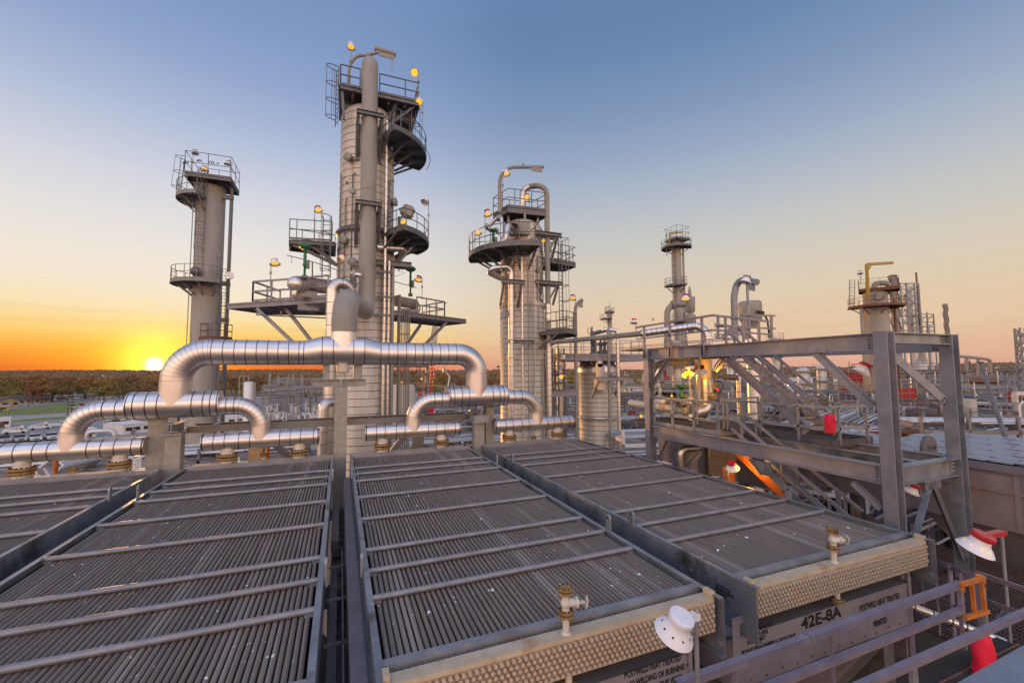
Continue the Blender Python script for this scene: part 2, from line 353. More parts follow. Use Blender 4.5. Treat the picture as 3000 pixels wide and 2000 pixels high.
# small stencil on the blue plate of the rightmost bundle
def side_text(body,y0,z,x,size,par):
    o=text_part(body,0,0,0,size,par,.6); L=V(par['_l'])*K; me=o.data
    me.transform(Matrix.Translation(L)); me.transform(Matrix.Rotation(-pi/2,4,'Z')); me.transform(Matrix.Translation(V((x,y0,z))*K-L))
for i,b in enumerate(('ALL BOLTS TO BE','RETORQUED BEFORE','OPERATION')): side_text(b,4.06,-2.60-.045*i,4.2655,.042,c4)
# ================================================================ gap between the two middle bundles
def long_box(x0,x1,y0,y1,z0,z1): return MB().box(x0,x1,y0,y1,z0,z1)
mb=MB(); mb.box(-.1,.27,3,13.2,-4.02,-3.98)
for k in range(24): mb.box(-.1,.27,3+k*.42,3.02+k*.42,-3.98,-3.95)
solo('service_walkway','narrow dark grating walkway at the bottom of the gap between the two middle bundles','walkway',mb,M['dark'],(0.08,8,-4))
mb=MB(); mb.tube(bend([(.09,3.2,-3.2),(.09,8.6,-3.2),(.19,8.6,-3.2),(.19,8.6,-3.9)],.08),.014,8); 
for k in range(5): mb.box(-.12,.28,3.6+k*1.1,3.63+k*1.1,-3.3,-3.27)
solo('conduit_run','thin dark conduit running along the gap between the two middle bundles','conduit',mb,M['galv_blue'],(0.09,6,-3.2))
mb=MB(); mb.box(-.1,.03,8.7,11.2,-3.3,-3.1); mb.box(-.09,.02,5.2,8.6,-3.6,-3.45)
solo('cable_tray','dark cable tray inside the gap between the two middle bundles','cable tray',mb,M['dark'],(0,9,-3.3))
# ================================================================ clad pipe manifold
YP=13.8
def bands(mb,a,b,r,sp,w=.016,start=.06,m=1,n=28,dr=.005):
    a=V(a); b=V(b); d=(b-a).normalized(); L=(b-a).length; s=start
    while s<L-.02:
        mb.ring(a+d*s,d,r+dr,w,n,m); s+=sp
def elbow(mb,pts,R,r,n=9,nc=24,m=0,ringm=1,lines=True):
    q=bend(pts,R,n); mb.tube(q,r,nc,m,False,gore=True)
    if lines:
        for i in range(1,len(q)-1):
            t=(q[i+1]-q[i-1]).normalized(); mb.ring(q[i],t,r+.004,.005,nc,ringm)
    return q
ALU=[M['alu'],M['band'],M['conc']]
# lower distribution headers
HZ=-1.87
def dist_header(x0,x1,label,nozz):
    t=thing('distribution_header',label,'pipe',(x0,YP,HZ),'lower clad header pipes')
    mb=MB(); mb.tube([(x0,YP,HZ),(x1,YP,HZ)],.23,28,0,False); mb.disc((x0,YP,HZ),(-1,0,0),.23,28,2); mb.disc((x1,YP,HZ),(1,0,0),.23,28,2)
    xc=(x0+x1)/2; mb.ring((x0+.03,YP,HZ),(1,0,0),.236,.03,28,1); mb.ring((x1-.03,YP,HZ),(1,0,0),.236,.03,28,1)
    for q in (-1.2,-.95,-.62,-.36,.36,.62,.88,1.22):
        mb.ring((xc+q+.06,YP,HZ),(1,0,0),.236,.016,28,1)
    mb.bar((x0+.01,YP-.222,HZ+.075),(x1-.01,YP-.222,HZ+.075),.006,.006,0)
    part('pipe_run',mb,ALU,t)
    for x in nozz:
        mb=MB(); mb.tube([(x,YP,HZ),(x,YP,HZ-.30)],[.16,.15],20,0,False); mb.cyl((x,YP,HZ-.52),(x,YP,ZT-.42),.16,20,0); mb.lathe([(.15,-.30),(.19,-.34)],(x,YP,HZ),(0,0,1),20,0); mb.lathe([(.19,-.48),(.16,-.53)],(x,YP,HZ),(0,0,1),20,0)
        nz=part('inlet_nozzle',mb,M['cream_v'],t)
        mb=MB(); flange(mb,(x,YP,HZ-.41),(0,0,1),.245,.05,bolts=16,gap=.03,br=.02); part('nozzle_flange',mb,[M['flange_rust'],M['bolt']],nz)
    return t
dist_header(-7.62,-4.58,'clad header pipe at far left with blank round end beside the grey post',(-6.91,-5.1))
dist_header(-3.38,-.53,'lower clad header pipe just left of the centre post',(-2.8,-1.05))
dist_header(.72,3.65,'lower clad header pipe just right of the centre post',(1.24,3.06))
dist_header(4.84,7.89,'rightmost lower clad header pipe in front of the banded towers',(5.41,7.26))
# branch manifolds
def branch(xc,xl,xr,x0,x1,label):
    t=thing('branch_manifold',label,'pipe',(xc,YP,HZ),'branch pipes with two elbows')
    zc,zs=-.845,-.925
    mb=MB(); mb.tube([(x0,YP,zc),(x1,YP,zc)],.345,32,0,False); mb.disc((x0,YP,zc),(-1,0,0),.345,32,0); mb.disc((x1,YP,zc),(1,0,0),.345,32,0)
    for q in (x0+.03,x0+.17,x0+.42,x0+.66,x1-.03,x1-.18,x1-.34,x1-.58): mb.ring((q,YP,zc),(1,0,0),.351,.02,32,1)
    mb.bar((x0+.01,YP-.325,zc+.12),(x1-.01,YP-.325,zc+.12),.006,.006,0)
    part('pipe_run',mb,ALU,t)
    for s,xe,xj in ((-1,xl,x0),(1,xr,x1)):
        mb=MB(); q=elbow(mb,[(xj,YP,zs),(xe,YP,zs),(xe,YP,HZ)],.62,.235)
        a=V((xj,YP,zs)); L=abs(xe-xj)-.62
        for f in (.45,.98): mb.ring(a+V((s*L*f,0,0)),(1,0,0),.241,.016,28,1)
        part('elbow',mb,ALU,t)
        mb=MB(); mb.tube([(xe,YP,HZ+.36),(xe,YP,HZ)],[.238,.244],28,0,False,sm=True); part('saddle',mb,M['alu_dull'],t)
    return t
branch(-4.05,-6.06,-2.03,-4.97,-3.0,'left branch pipe with fat middle and two elbows, red sunset glow on its left')
branch(4.33,2.17,6.44,3.25,5.3,'right branch pipe with fat middle and two elbows below the sunset gap')
# top pipe
t=thing('main_header_pipe','long shiny clad header pipe arching over both branch pipes, bulged in the middle','pipe',(.08,YP,-.85))
mb=MB(); zc=.54
mb.tube([(-3.25,YP,zc),(-.98,YP,zc),(-.5,YP,zc+.07),(.66,YP,zc+.07),(1.13,YP,zc),(3.6,YP,zc)],[.35,.35,.42,.42,.35,.35],32,0,False,gore=True)
x=-3.2
while x<-1.1: mb.ring((x,YP,zc),(1,0,0),.356,.017,32,1); x+=.262
x=1.36
while x<3.62: mb.ring((x,YP,zc),(1,0,0),.356,.017,32,1); x+=.265
mb.ring((-.98,YP,zc),(1,0,0),.356,.02,32,1); mb.ring((1.13,YP,zc),(1,0,0),.356,.02,32,1)
for x in (-.5,-.2,.35,.66): mb.ring((x,YP,zc+.07),(1,0,0),.426,.018,32,1)
mb.bar((-3.2,YP-.336,zc+.1),(-.98,YP-.336,zc+.1),.005,.006,0); mb.bar((1.13,YP-.336,zc+.1),(3.6,YP-.336,zc+.1),.005,.006,0)
part('pipe_run',mb,ALU,t)
for xa,xe in ((-3.25,-4.02),(3.6,4.24)):
    mb=MB(); elbow(mb,[(xa,YP,zc),(xe,YP,zc),(xe,YP,-.75)],.76,.35,11,32); part('elbow',mb,ALU,t)
    mb=MB(); mb.tube([(xe,YP,-.25),(xe,YP,-.85)],[.354,.352],32,0,False); part('saddle',mb,M['alu_dull'],t)
mb=MB(); mb.tube([(.08,YP,1.17),(.08,YP,.62)],[.385,.415],32,0,False); mb.ring((.08,YP,1.16),(0,0,1),.388,.02,32,1); part('saddle',mb,M['alu_dull'],t)
# grey overhead line from the tall column down to the header
t=thing('overhead_vapour_line','fat grey painted vapour pipe running down the front of the tallest column','pipe',(1.2,21,2.4))
mb=MB(); xt=1.06
xb=P(zE(1108,950),21).x; zb=2.62
mb.tube(bend([(.08,YP,1.12),(.1,YP,2.18),(xb,20.9,2.75),(xb,21.05,9),(xt,21.0,15.25),(xt,23.2,15.25),(xt,23.2,13.2)],.72,10),.37,32,0,False)
for zz in (4.1,8.6,13.2): mb.ring((xb+(xt-xb)*max(0,(zz-9)/6.2),21.03,zz),(0,0,1),.376,.03,32,0)
part('pipe_run',mb,M['grey'],t)
for zz,w in ((12.2,.62),(7.85,.60)):
    mb=MB(); x=xt+.02
    mb.ibeam((x-w,20.62,zz),(x+w,20.62,zz),.2,.16,.02,.02,0)
    for s in (-1,1):
        mb.ibeam((x+s*w*.86,20.64,zz-.11),(x+s*w*.86,21.75,zz-.11),.18,.14,.02,.02,0)
        mb.bar((x+s*w*.86,20.66,zz-.22),(x+s*w*.86,21.62,zz-1.72),.12,.14); mb.bar((x+s*w*.86,21.64,zz),(x+s*w*.86,21.64,zz-1.9),.16,.12)
    part('pipe_bracket',mb,M['dark'],t)
M['girder']=mat('dull_girder',(.21,.20,.195),(.15,.145,.14),2,.5,.3,.05,40)
# ================================================================ support posts and beams
def tpost(x,label,ztop,w=.17):
    mb=MB(); mb.box(x-w,x+w,YP-.17,YP+.17,-6,ztop); t=thing('support_post',label,'post',(x,YP,-6),'posts carrying the clad pipes'); part('post',mb,M['conc'],t); return t
t=tpost(.035,'tall grey fireproofed centre post carrying the top pipe on a crosshead',-.46,.175)
mb=MB(); mb.ibeam((-.75,YP,-.34),(.72,YP,-.34),.22,.26,.02,.02); mb.box(-.02,.06,YP-.131,YP+.131,-.429,-.25); part('crosshead',mb,M['galv'],t)
mb=MB(); mb.cyl((.06,YP,.24),(.06,YP,.0),.18,24,0); mb.lathe([(.18,.0),(.165,-.04),(.09,-.06),(.07,-.06),(.07,-.08),(.11,-.09),(.11,-.11),(.07,-.12),(.085,-.22)],(.06,YP,0),(0,0,1),20,0); part('spring_support',mb,M['cream_v'],t)
mb=MB(); mb.box(-.48,-.3,YP+.02,YP+.2,-.23,.3); part('guide_stub',mb,M['galv'],t); mb=MB(); mb.box(.36,.62,YP+.05,YP+.25,-.23,.3); part('guide_stub',mb,M['galv'],t)
t=tpost(-3.98,'left fireproofed post under the left branch pipe with bracket on top',-1.55)
mb=MB(); mb.ibeam((-3.98,YP-.35,-1.42),(-3.98,YP+.6,-1.42),.22,.3,.02,.02); mb.ibeam((-4.02,YP-.02,-1.3),(-4.02,YP-.02,-1.17),.2,.2); mb.box(-4.22,-3.78,YP-.25,YP+.2,-1.62,-1.56); part('crosshead',mb,M['galv'],t)
mb=MB(); mb.box(-4.6,-4.15,YP+.1,YP+.4,-6,-1.2); mb.box(-4.65,-4.1,YP+.05,YP+.45,-1.2,-1.14); part('post',mb,M['conc'],t)
t=tpost(4.29,'right fireproofed post under the right branch pipe with knobbly bracket',-1.72)
mb=MB(); mb.box(4.05,4.56,YP-.3,YP+.2,-1.71,-1.47); mb.ibeam((4.3,YP-.3,-1.36),(4.3,YP+.6,-1.36),.2,.28,.02,.02); mb.box(4.2,4.4,YP-.2,YP+.1,-1.25,-1.16); part('crosshead',mb,M['galv'],t)
mb=MB(); mb.box(4.62,4.92,YP+.15,YP+.45,-6,-1.1); part('post',mb,M['conc'],t)
mb=MB(); mb.chan((-3.9,14.35,-1.58),(4.2,14.35,-1.58),.18,.12,-1); mb.chan((-3.9,15.2,-1.58),(4.2,15.2,-1.58),.18,.12,1)
for x in (-3.3,-1.55,.9,2.6): mb.bar((x,14.36,-1.5),(x+.05,15.2,-1.5),.12,.04)
solo('cross_girder','pair of long grey channel beams running level between the three posts behind the headers','beam',mb,M['girder'],(0,14.6,-1.8))
# orange-lit post and braces beneath the header left of centre
zc=P(zT(272,1400),15.5)
mb=MB(); mb.box(zc.x-.2,zc.x+.2,15.35,15.75,-7,-1.75); solo('fireproofed_column','stout post glowing orange under the header left of the centre post','post',mb,M['conc'],(zc.x,15.5,-7))
a=P(zT(600,1345),15.6); b=P(zT(800,1530),15.6); mb=MB(); mb.bar(a+V((-.2,0,.2)),b+V((.4,0,-.4)),.16,.2); solo('diagonal_brace','slanting steel brace glowing orange right of the stout orange-lit post','brace',mb,M['steel'],b)
a=P(zT(430,1350),15.3); mb=MB(); mb.cyl((a.x,15.3,-1.8),(a.x,15.3,-7),.06,10); solo('drain_pipe','thin pipe glowing orange beside the stout orange-lit post','pipe',mb,M['grey'],(a.x,15.3,-7))
a=P(zG(1530,1150),15.0); b=P(zG(1450,1250),15.0); mb=MB(); mb.bar(a+V((.2,0,.2)),b+V((-.3,0,-.4)),.16,.18); solo('diagonal_brace','slanting steel brace below the header just right of the centre post','brace',mb,M['steel'],b)
a=P(zG(1690,1180),15.2); mb=MB(); mb.box(a.x-.17,a.x+.17,15.05,15.4,-7,-1.8); solo('fireproofed_column','plain grey post between the two nozzles right of the centre post','post',mb,M['conc'],(a.x,15.2,-7))
for px,lab in ((zB(425,1240),'thin rusty pipe stub below the header at far left'),(zB(2050,1130),'thin orange-lit pipe under the elbow left of centre')):
    a=P(px,15); mb=MB(); mb.cyl((a.x,15,a.z+.35),(a.x,15,-7),.05,10); solo('drain_pipe',lab,'pipe',mb,M['oranged'],(a.x,15,-7))
# small blanked stubs beyond the bundles
for i,(p,lab) in enumerate(((zB(560,1255),'small blanked stub with rusty flange between the two leftmost nozzles'),(zB(2020,1145),'small blanked stub with rusty flange beside the stout orange-lit post'),(zG(1640,1235),'small blanked stub with rusty flange just right of the centre post'),(zH(1455,895),'small blanked stub with rusty flange between the two rightmost nozzles'))):
    a=P(p,14.1); mb=MB(); mb.cyl((a.x,14.1,a.z-.5),(a.x,14.1,a.z+.02),.06,12,0); t=thing('blanked_stub',lab,'pipe stub',(a.x,14.1,a.z-.5),'blanked stubs behind the bundles'); part('stub',mb,M['cream_v'],t)
    mb=MB(); flange(mb,(a.x,14.1,a.z+.05),(0,0,1),.1,.03,bolts=8); part('stub_flange',mb,[M['flange_rust'],M['bolt']],t)
# thin instrument pipes running in front of nozzles
for p0,p1,lab in ((zB(250,1310),zB(390,1290),'short valve assembly right of the leftmost nozzle'),(zB(1000,1245),zB(1110,1240),'short valve assembly right of the second nozzle from the left'),(zB(1810,1195),zB(1900,1185),'short valve assembly right of the third nozzle from the left')):
    a=P(p0,13.6); b=P(p1,13.6); t=thing('drain_valve',lab,'valve',a,'small valves beside the nozzles'); mb=MB(); mb.cyl(a,b,.035,10); mb.ball(a+(b-a)*.2,.08); mb.cyl(a+(b-a)*.2,a+(b-a)*.2+V((0,0,.16)),.02); part('body',mb,M['cream_v'],t)
    mb=MB(); flange(mb,a+(b-a)*.05,b-a,.09,.02,bolts=6); part('valve_flange',mb,[M['flange_rust'],M['bolt']],t)
# ================================================================ helpers for plant structures
def rail(pts,h=.87,mids=(.5,),ps=1.1,r=.022,toe=0,closed=False,m=0,mb=None,sq=False):
    mb=mb or MB(); pts=[V(p) for p in pts]
    if closed: pts=pts+[pts[0]]
    for f in (1,)+tuple(mids):
        q=[p+V((0,0,h*f)) for p in pts]
        if sq:
            for a,b in zip(q,q[1:]): mb.bar(a,b,r*2,r*2.4,m)
        else: mb.tube(q,r,6,m,True,sm=False)
    acc=0; L=[(b-a).length for a,b in zip(pts,pts[1:])]; tot=sum(L); n=max(1,round(tot/ps))
    for k in range(n+1):
        s=tot*k/n
        for (a,b),l in zip(zip(pts,pts[1:]),L):
            if s<=l+1e-6: p=a.lerp(b,min(1,s/l)); break
            s-=l
        if sq: mb.bar(p,p+V((0,0,h)),r*2,r*2,m)
        else: mb.cyl(p,p+V((0,0,h)),r,6,m)
    if toe:
        for a,b in zip(pts,pts[1:]): mb.bar(a+V((0,0,toe/2)),b+V((0,0,toe/2)),.012,toe,m)
    return mb
def arc(c,r,a0,a1,z,n=14): return [V((c[0]+r*cos(radians(a0+(a1-a0)*k/n)),c[1]+r*sin(radians(a0+(a1-a0)*k/n)),z)) for k in range(n+1)]
def sector(t,c,z,r0,r1,a0,a1,matd=None,h=.87,rl=True,closed=True,brk=3,label=None,th=.05,gal=False):
    mb=MB(); n=16; o=arc(c,r1,a0,a1,z,n); i=arc(c,r0,a0,a1,z,n)
    vs=o+i+[p-V((0,0,th)) for p in o+i]; k=n+1; fs=[]
    for j in range(n): fs+= [(j,j+1,k+j+1,k+j),(2*k+j,3*k+j,3*k+j+1,2*k+j+1),(j,2*k+j,2*k+j+1,j+1)]
    fs+=[(0,k,3*k,2*k),(k-1,3*k-1,4*k-1,2*k-1)]; mb.add(vs,fs,0)
    for j in range(n): mb.bar(o[j]-V((0,0,th+.06)),o[j+1]-V((0,0,th+.06)),.06,.17)
    for j in range(brk+1):
        a=radians(a0+(a1-a0)*j/max(1,brk)); d=V((cos(a),sin(a),0)); C=V((c[0],c[1],z))
        mb.bar(C+d*r0*.98-V((0,0,th+.09)),C+d*r1-V((0,0,th+.09)),.09,.16); mb.bar(C+d*r0*.98-V((0,0,.95)),C+d*(r0+(r1-r0)*.72)-V((0,0,.2)),.08,.1)
    pf=part('platform',mb,matd or M['dark'],t,label)
    if rl:
        pts=o[:]
        if closed: pts=[i[0].lerp(o[0],.25)]+pts+[i[-1].lerp(o[-1],.25)]
        part('railing',rail(pts,h,toe=.08,ps=.75),matd or M['dark'],pf)
    return pf
def polydeck(t,pts,z,th=.2,matd=None,h=.87,rl=True,railpts=None,beams=True,ps=1.1):
    pts=[V((p[0],p[1],z)) for p in pts]; mb=MB()
    if (pts[1]-pts[0]).cross(pts[2]-pts[1]).z<0: pts=pts[::-1]
    mb.plate(pts,.04,0,(0,0,1))
    for a,b in zip(pts,pts[1:]+pts[:1]): mb.ibeam(a-V((0,0,.045+th/2)),b-V((0,0,.045+th/2)),th,.1,.018,.014)
    if beams:
        a,b,c,d=pts[0],pts[1],pts[2],pts[-1]; n=4
        for k in range(1,n): mb.bar(a.lerp(b,k/n)-V((0,0,.13)),d.lerp(c,k/n)-V((0,0,.13)),.07,.14)
    pf=part('platform',mb,matd or M['dark'],t)
    if rl: part('railing',rail([V((p[0],p[1],z)) for p in (railpts or pts+[pts[0]])],h,toe=.09,ps=ps),matd or M['dark'],pf)
    return pf
def ladder(t,p0,p1,out,w=.32,cage=True,m=None,name='caged_ladder',c0=0.12):
    p0=V(p0); p1=V(p1); d=(p1-p0); o=V(out).normalized(); s=V((-o.y,o.x,0)); mb=MB()
    for q in (-1,1): mb.bar(p0+s*q*w/2,p1+s*q*w/2,.045,.03,0,o)
    n=int(d.length/.24)
    for k in range(n): mb.cyl(p0+d*(k+.5)/n-s*w/2,p0+d*(k+.5)/n+s*w/2,.014,5,0,False)
    if cage:
        hoops=[]; nh=max(2,int(d.length*(1-c0)/.85))
        for k in range(nh+1):
            c=p0+d*(c0+(1-c0)*k/nh); h=[c+s*(w*.5*1.15*cos(a))+o*(.52*sin(a)) for a in [pi*j/8 for j in range(9)]]
            mb.tube(h,.02,5,0,False,sm=False); hoops.append(h)
        for j in (1,4,7): mb.tube([h[j] for h in hoops],.014,5,0,False,sm=False)
    return part(name,mb,m or M['dark'],t)
def shell(c,r,z0,z1,sp,dome=.5,r2=None,n=40,segs=None,name='column_shell',ringw=.022):
    mb=MB(); x,y=c; mb.lathe([(r,z0),(r2 or r,z1)]+[( (r2 or r)*cos(a),z1+dome*sin(a)) for a in [pi/2*k/8 for k in range(1,9)]],(x,y,0),(0,0,1),n,0)
    if sp:
        z=z0+sp*.3
        while z<z1: mb.ring((x,y,z),(0,0,1),(r2 or r)+.008,ringw,n,1); z+=sp
    return mb
LAMP_LIGHTS=[]
def lamp(pos,mast,label,d=(.5,-.6,-.5),cap='white',lit=True,s=1.0,lightW=0,mr=.022,arm=.18,name='flood_lamp',cat='lamp',holes=False):
    """mast: point the pole stands on; pos: hood centre; d: aim"""
    pos=V(pos); mast=V(mast); d=V(d)
    if pos.z>.2: d=V((d.x*.55,d.y*.55,d.z-.35))
    d=d.normalized(); t=thing(name,label,cat,mast,'bell shaped flood lamps on poles')
    top=V((pos.x,pos.y,pos.z+.05*s)); mb=MB(); mb.tube([mast,V((mast.x,mast.y,top.z))],mr*.8,8,0)
    if not holes: mb.box(mast.x-.04*s,mast.x+.04*s,mast.y-.05*s,mast.y+.03*s,(mast.z*.4+top.z*.6)-.05,(mast.z*.4+top.z*.6)+.05)
    part('pole',mb,M['galv'],t)
    s*=.66; mb=MB(); mb.lathe([(.15,-.12),(.155,-.05),(.185,.0),(.235,.06),(.285,.13),(.29,.137),(.277,.137),(.225,.062),(.16,-.02)],pos,d,24,0)
    for v in mb.v[:]: pass
    mb2=MB(); mb2.v=[tuple(pos+(V(v)-pos)*s) for v in mb.v]; mb2.f=mb.f; mb2.m=mb.m; mb2.sm=mb.sm
    hood=part('hood',mb2,M['white'],t)
    mb=MB(); mb.disc(pos-d*(.221*s),-d,.16*s,20); mb.lathe([(.16*s,-.221*s),(.178*s,-.208*s)],pos,d,20,0); mb.lathe([(.178*s,-.208*s),(.184*s,-.17*s),(.18*s,-.13*s),(.155*s,-.11*s)],pos,d,20,0); q_=V((mast.x,mast.y,0))-V((pos.x,pos.y,0)); q_=q_.normalized()*(q_.length) if q_.length>.02 else V((.02,0,0)); mb.bar(pos-d*(.165*s),V((mast.x,mast.y,top.z))+q_*.06,.13*s,.085*s); part('cap',mb,{'white':M['white'],'red':M['red'],'grey':M['galv']}[cap],t)
    mb=MB(); mb.lathe([(.001,.05*s),(.06*s,.04*s),(.075*s,-.02*s),(.05*s,-.08*s)][::-1],pos,d,12,0); part('bulb',mb,M['bulb'] if lit else M['glass'],t)
    mb=MB(); mb.disc(pos+d*(.05*s),d,.205*s,18,0); part('refractor',mb,M['lamp'] if lit else M['white'],t)
    if holes:
        sd,up,_=frame(d)
        for k in range(9):
            a=2*pi*k/9; q=pos+d*(.03*s)+(sd*cos(a)+up*sin(a))*(.209*s); n=((sd*cos(a)+up*sin(a))*.72-d*.69).normalized(); mb=MB(); mb.disc(q+n*.003,n,.016*s,8); part('vent_hole',mb,M['lamp'] if lit else M['black'],hood)
    if lightW: LAMP_LIGHTS.append((pos+d*(.22*s),lightW))
    return t
def valve_green(pos,h,label,r=.16):
    pos=V(pos); t=thing('green_control_valve',label,'valve',pos,'green topped control valves'); mb=MB()
    mb.lathe([(.05,0),(.05,h*.3),(.09,h*.32),(.09,h*.4),(.06,h*.42),(.075,h*.5),(.06,h*.52),(.075,h*.62),(.06,h*.66),(.07,h*.8),(r*.7,h*.84),(r,h*.88),(r,h*.94),(r*.6,h*.99),(.001,h)],pos,(0,0,1),16,0); part('actuator',mb,M['green'],t)
    mb=MB(); mb.box(pos.x+.05,pos.x+.2,pos.y-.06,pos.y+.06,pos.z+h*.25,pos.z+h*.5); mb.cyl(pos-V((.12,0,.02)),pos+V((.12,0,-.02)),.1,10); part('body',mb,M['dark'],t); return t
# ================================================================ tallest column
TC=(1.11,22.9); TR=1.33
t=thing('tall_column','tallest banded distillation column in the centre with many platforms','column',(TC[0],TC[1],GZ))
MAIN=t
zr=P(zE(960,300),21.6).z
mb=shell(TC,TR,zr,12.95,.365,.75); part('column_shell',mb,[M['shell'],M['band']],t)
mb=shell(TC,TR*1.045,GZ,zr-.12,.365,.1); part('lower_shell',mb,[M['shell'],M['band']],t)
mb=MB(); mb.lathe([(TR,zr+.15),(TR+.06,zr+.1),(TR+.06,zr+.18),(TR+.16,zr+.05),(TR+.16,zr-.04),(TR+.05,zr-.14)],(*TC,0),(0,0,1),40,0); part('stiffener_ring',mb,M['dark'],t)
# top platform
zt=13.95; fl=[(-.28,21.55),(3.5,21.55),(3.5,24.4),(-.28,24.4)]
mb=MB(); mb.plate([V((x,y,zt)) for x,y in fl],.04,0,(0,0,1)); hole=0
for a,b in zip(fl,fl[1:]+fl[:1]): mb.ibeam(V((*a,zt-.16)),V((*b,zt-.16)),.22,.12,.02,.016)
for x in (.3,1.1,2.0,2.8): mb.ibeam((x,21.6,zt-.36),(x,24.3,zt-.36),.18,.1)
mb.ibeam((-.25,22.3,zt-.62),(3.45,22.3,zt-.62),.3,.16,.02,.016); mb.ibeam((-.25,23.5,zt-.62),(3.45,23.5,zt-.62),.3,.16,.02,.016)
for x,y in ((-.2,21.7),(-.15,24.2),(2.35,21.9),(2.5,24)): mb.bar((x,y,zt-.2),(x*.9+.1,y,zt-1.7),.12,.12)
for x in (2.4,3.3): mb.bar((x,21.7,zt-.25),(1.9,22.1,zt-1.5),.09,.12)
pf=part('top_platform',mb,M['dark'],t)
part('railing',rail([V((x,y,zt)) for x,y in ((-.28,21.58),(.62,21.58))],1.0,toe=.1,ps=.9,r=.03),M['dark'],pf)
part('railing',rail([V((x,y,zt)) for x,y in ((1.55,21.58),(3.5,21.58),(3.5,24.4),(-.28,24.4),(-.28,21.58))],1.0,toe=.1,ps=1.2,r=.03),M['dark'],pf)
ladder(t,(-.42,21.9,12.0),(-.42,21.9,14.9),(-1,-.35,0),.34)
mb=MB(); o=P(zD(690,560),22.6); tp=P(zD(840,205),22.6); e=P(zD(1130,190),22.6)
mb.tube([(o.x,22.6,12.6)]+[(o.x+(tp.x-o.x)*1.05*(1-cos(pi/2*k/10)),22.6,tp.z-1.15+1.2*sin(pi/2*k/10)) for k in range(11)]+[(e.x-.6,22.6,e.z+.05)],.085,10); mb.cyl((tp.x+.5,22.6,e.z+.04),(e.x,22.6,e.z),.13,12); mb.plate([(e.x-.95,22.58,e.z-.1),(e.x-.05,22.58,e.z-.1),(e.x-.1,22.58,e.z-.34),(e.x-.9,22.58,e.z-.34)],.04)
mb.bar((e.x-.2,22.6,e.z-.3),(e.x-.2,22.6,e.z-.85),.05,.05); part('davit',mb,M['grey'],t)
# upper right platform
c0=P(zD(1250,985),21.5).z
sector(t,TC,c0-.12,TR+.05,2.98,-70,18,brk=4)
mb=MB(); mb.tube(arc(TC,3.2,-72,10,c0-.4,12),.018,6,0,False); part('conduit',mb,M['dark'],t)
ladder(t,(3.15,22.0,c0+.1),(3.15,22.0,zt-.1),(1,.2,0),.32,m=M['dark'])
# mid right platform, mid left platform
zmr=P(zE(1450,350),21.5).z; sector(t,TC,zmr-.1,TR+.1,3.15,-62,25,brk=4)
zml=P(zE(760,385),21.5).z
a=[(-.35,21.9),(-2.3,22.2),(-2.45,23.6),(-.4,24.0)]
polydeck(t,a,zml,.16,h=.95,railpts=[(-.5,21.85),(-2.35,22.15),(-2.5,23.6),(-.4,24)],ps=.8)
ladder(t,(-.72,21.75,P(zE(830,690),21.6).z),(-.72,21.75,zml+1.1),(-.35,-1,0),.38)
for z0,z1 in ((zml-1.0,zml-.2),): pass
mb=MB()
for x in (-2.2,-1.3): mb.bar((x,22.3,zml-.2),(-.25,22.5,zml-1.0),.1,.14)
part('bracket',mb,M['dark'],t)
# big rotated platform, left
z=3.4; A=PZ(zE(45,885),z); B=PZ(zE(575,850),z); C=PZ(zE(830,830),z); D=V((-1.0,26.2,z)); A2=A+(D-A)*.0
t2=thing('drum_platform','wide grey steel platform on long struts left of the tallest column','platform',(-2,22.5,2.0))
pts=[A,B,C,V((.2,22.2,z)),V((-.6,25.8,z)),V((-3.8,26.6,z))]
mb=MB(); mb.plate(pts,.05,0,(0,0,1))
for a,b in zip(pts,pts[1:]+pts[:1]): mb.ibeam(a-V((0,0,.17)),b-V((0,0,.17)),.22,.12,.02,.016)
for f in (.2,.4,.6,.8): mb.bar(A.lerp(B,f)-V((0,0,.14)),V((-3.8,26.6,z)).lerp(V((-.6,25.8,z)),f)-V((0,0,.14)),.1,.16)
mb.box(-1.9,-1.0,21.9,22.4,z-.55,z-.3)
p_=part('deck',mb,M['steel'],t2)
R0=PZ(zE(235,870),z); part('railing',rail([R0,B+V((-.02,.05,0)),C+V((-.1,.1,0))],.97,toe=.1,ps=1.0,r=.035,sq=True),M['steel'],p_)
part('railing',rail([R0,R0+V((.9,2.3,0))],.97,toe=.1,ps=1.2,r=.035,sq=True),M['steel'],p_)
mb=MB()
for q0,q1 in ((zE(270,925),zE(525,1165)),(zE(480,910),zE(690,1180))):
    a=P(q0,23.4); b=P(q1,22.9); e=a+(b-a)*1.65; mb.bar(a,e,.13,.15)
part('strut',mb,M['steel'],t2)
mb=MB(); q=[P(zE(268,930),23),P(zE(268,972),23),P(zE(800,997),22.4)]; mb.tube(q,.03,6,0); mb.bar(P(zE(452,940),23),P(zE(452,982),23),.08,.04); part('hanger_rail',mb,M['dark'],t2)
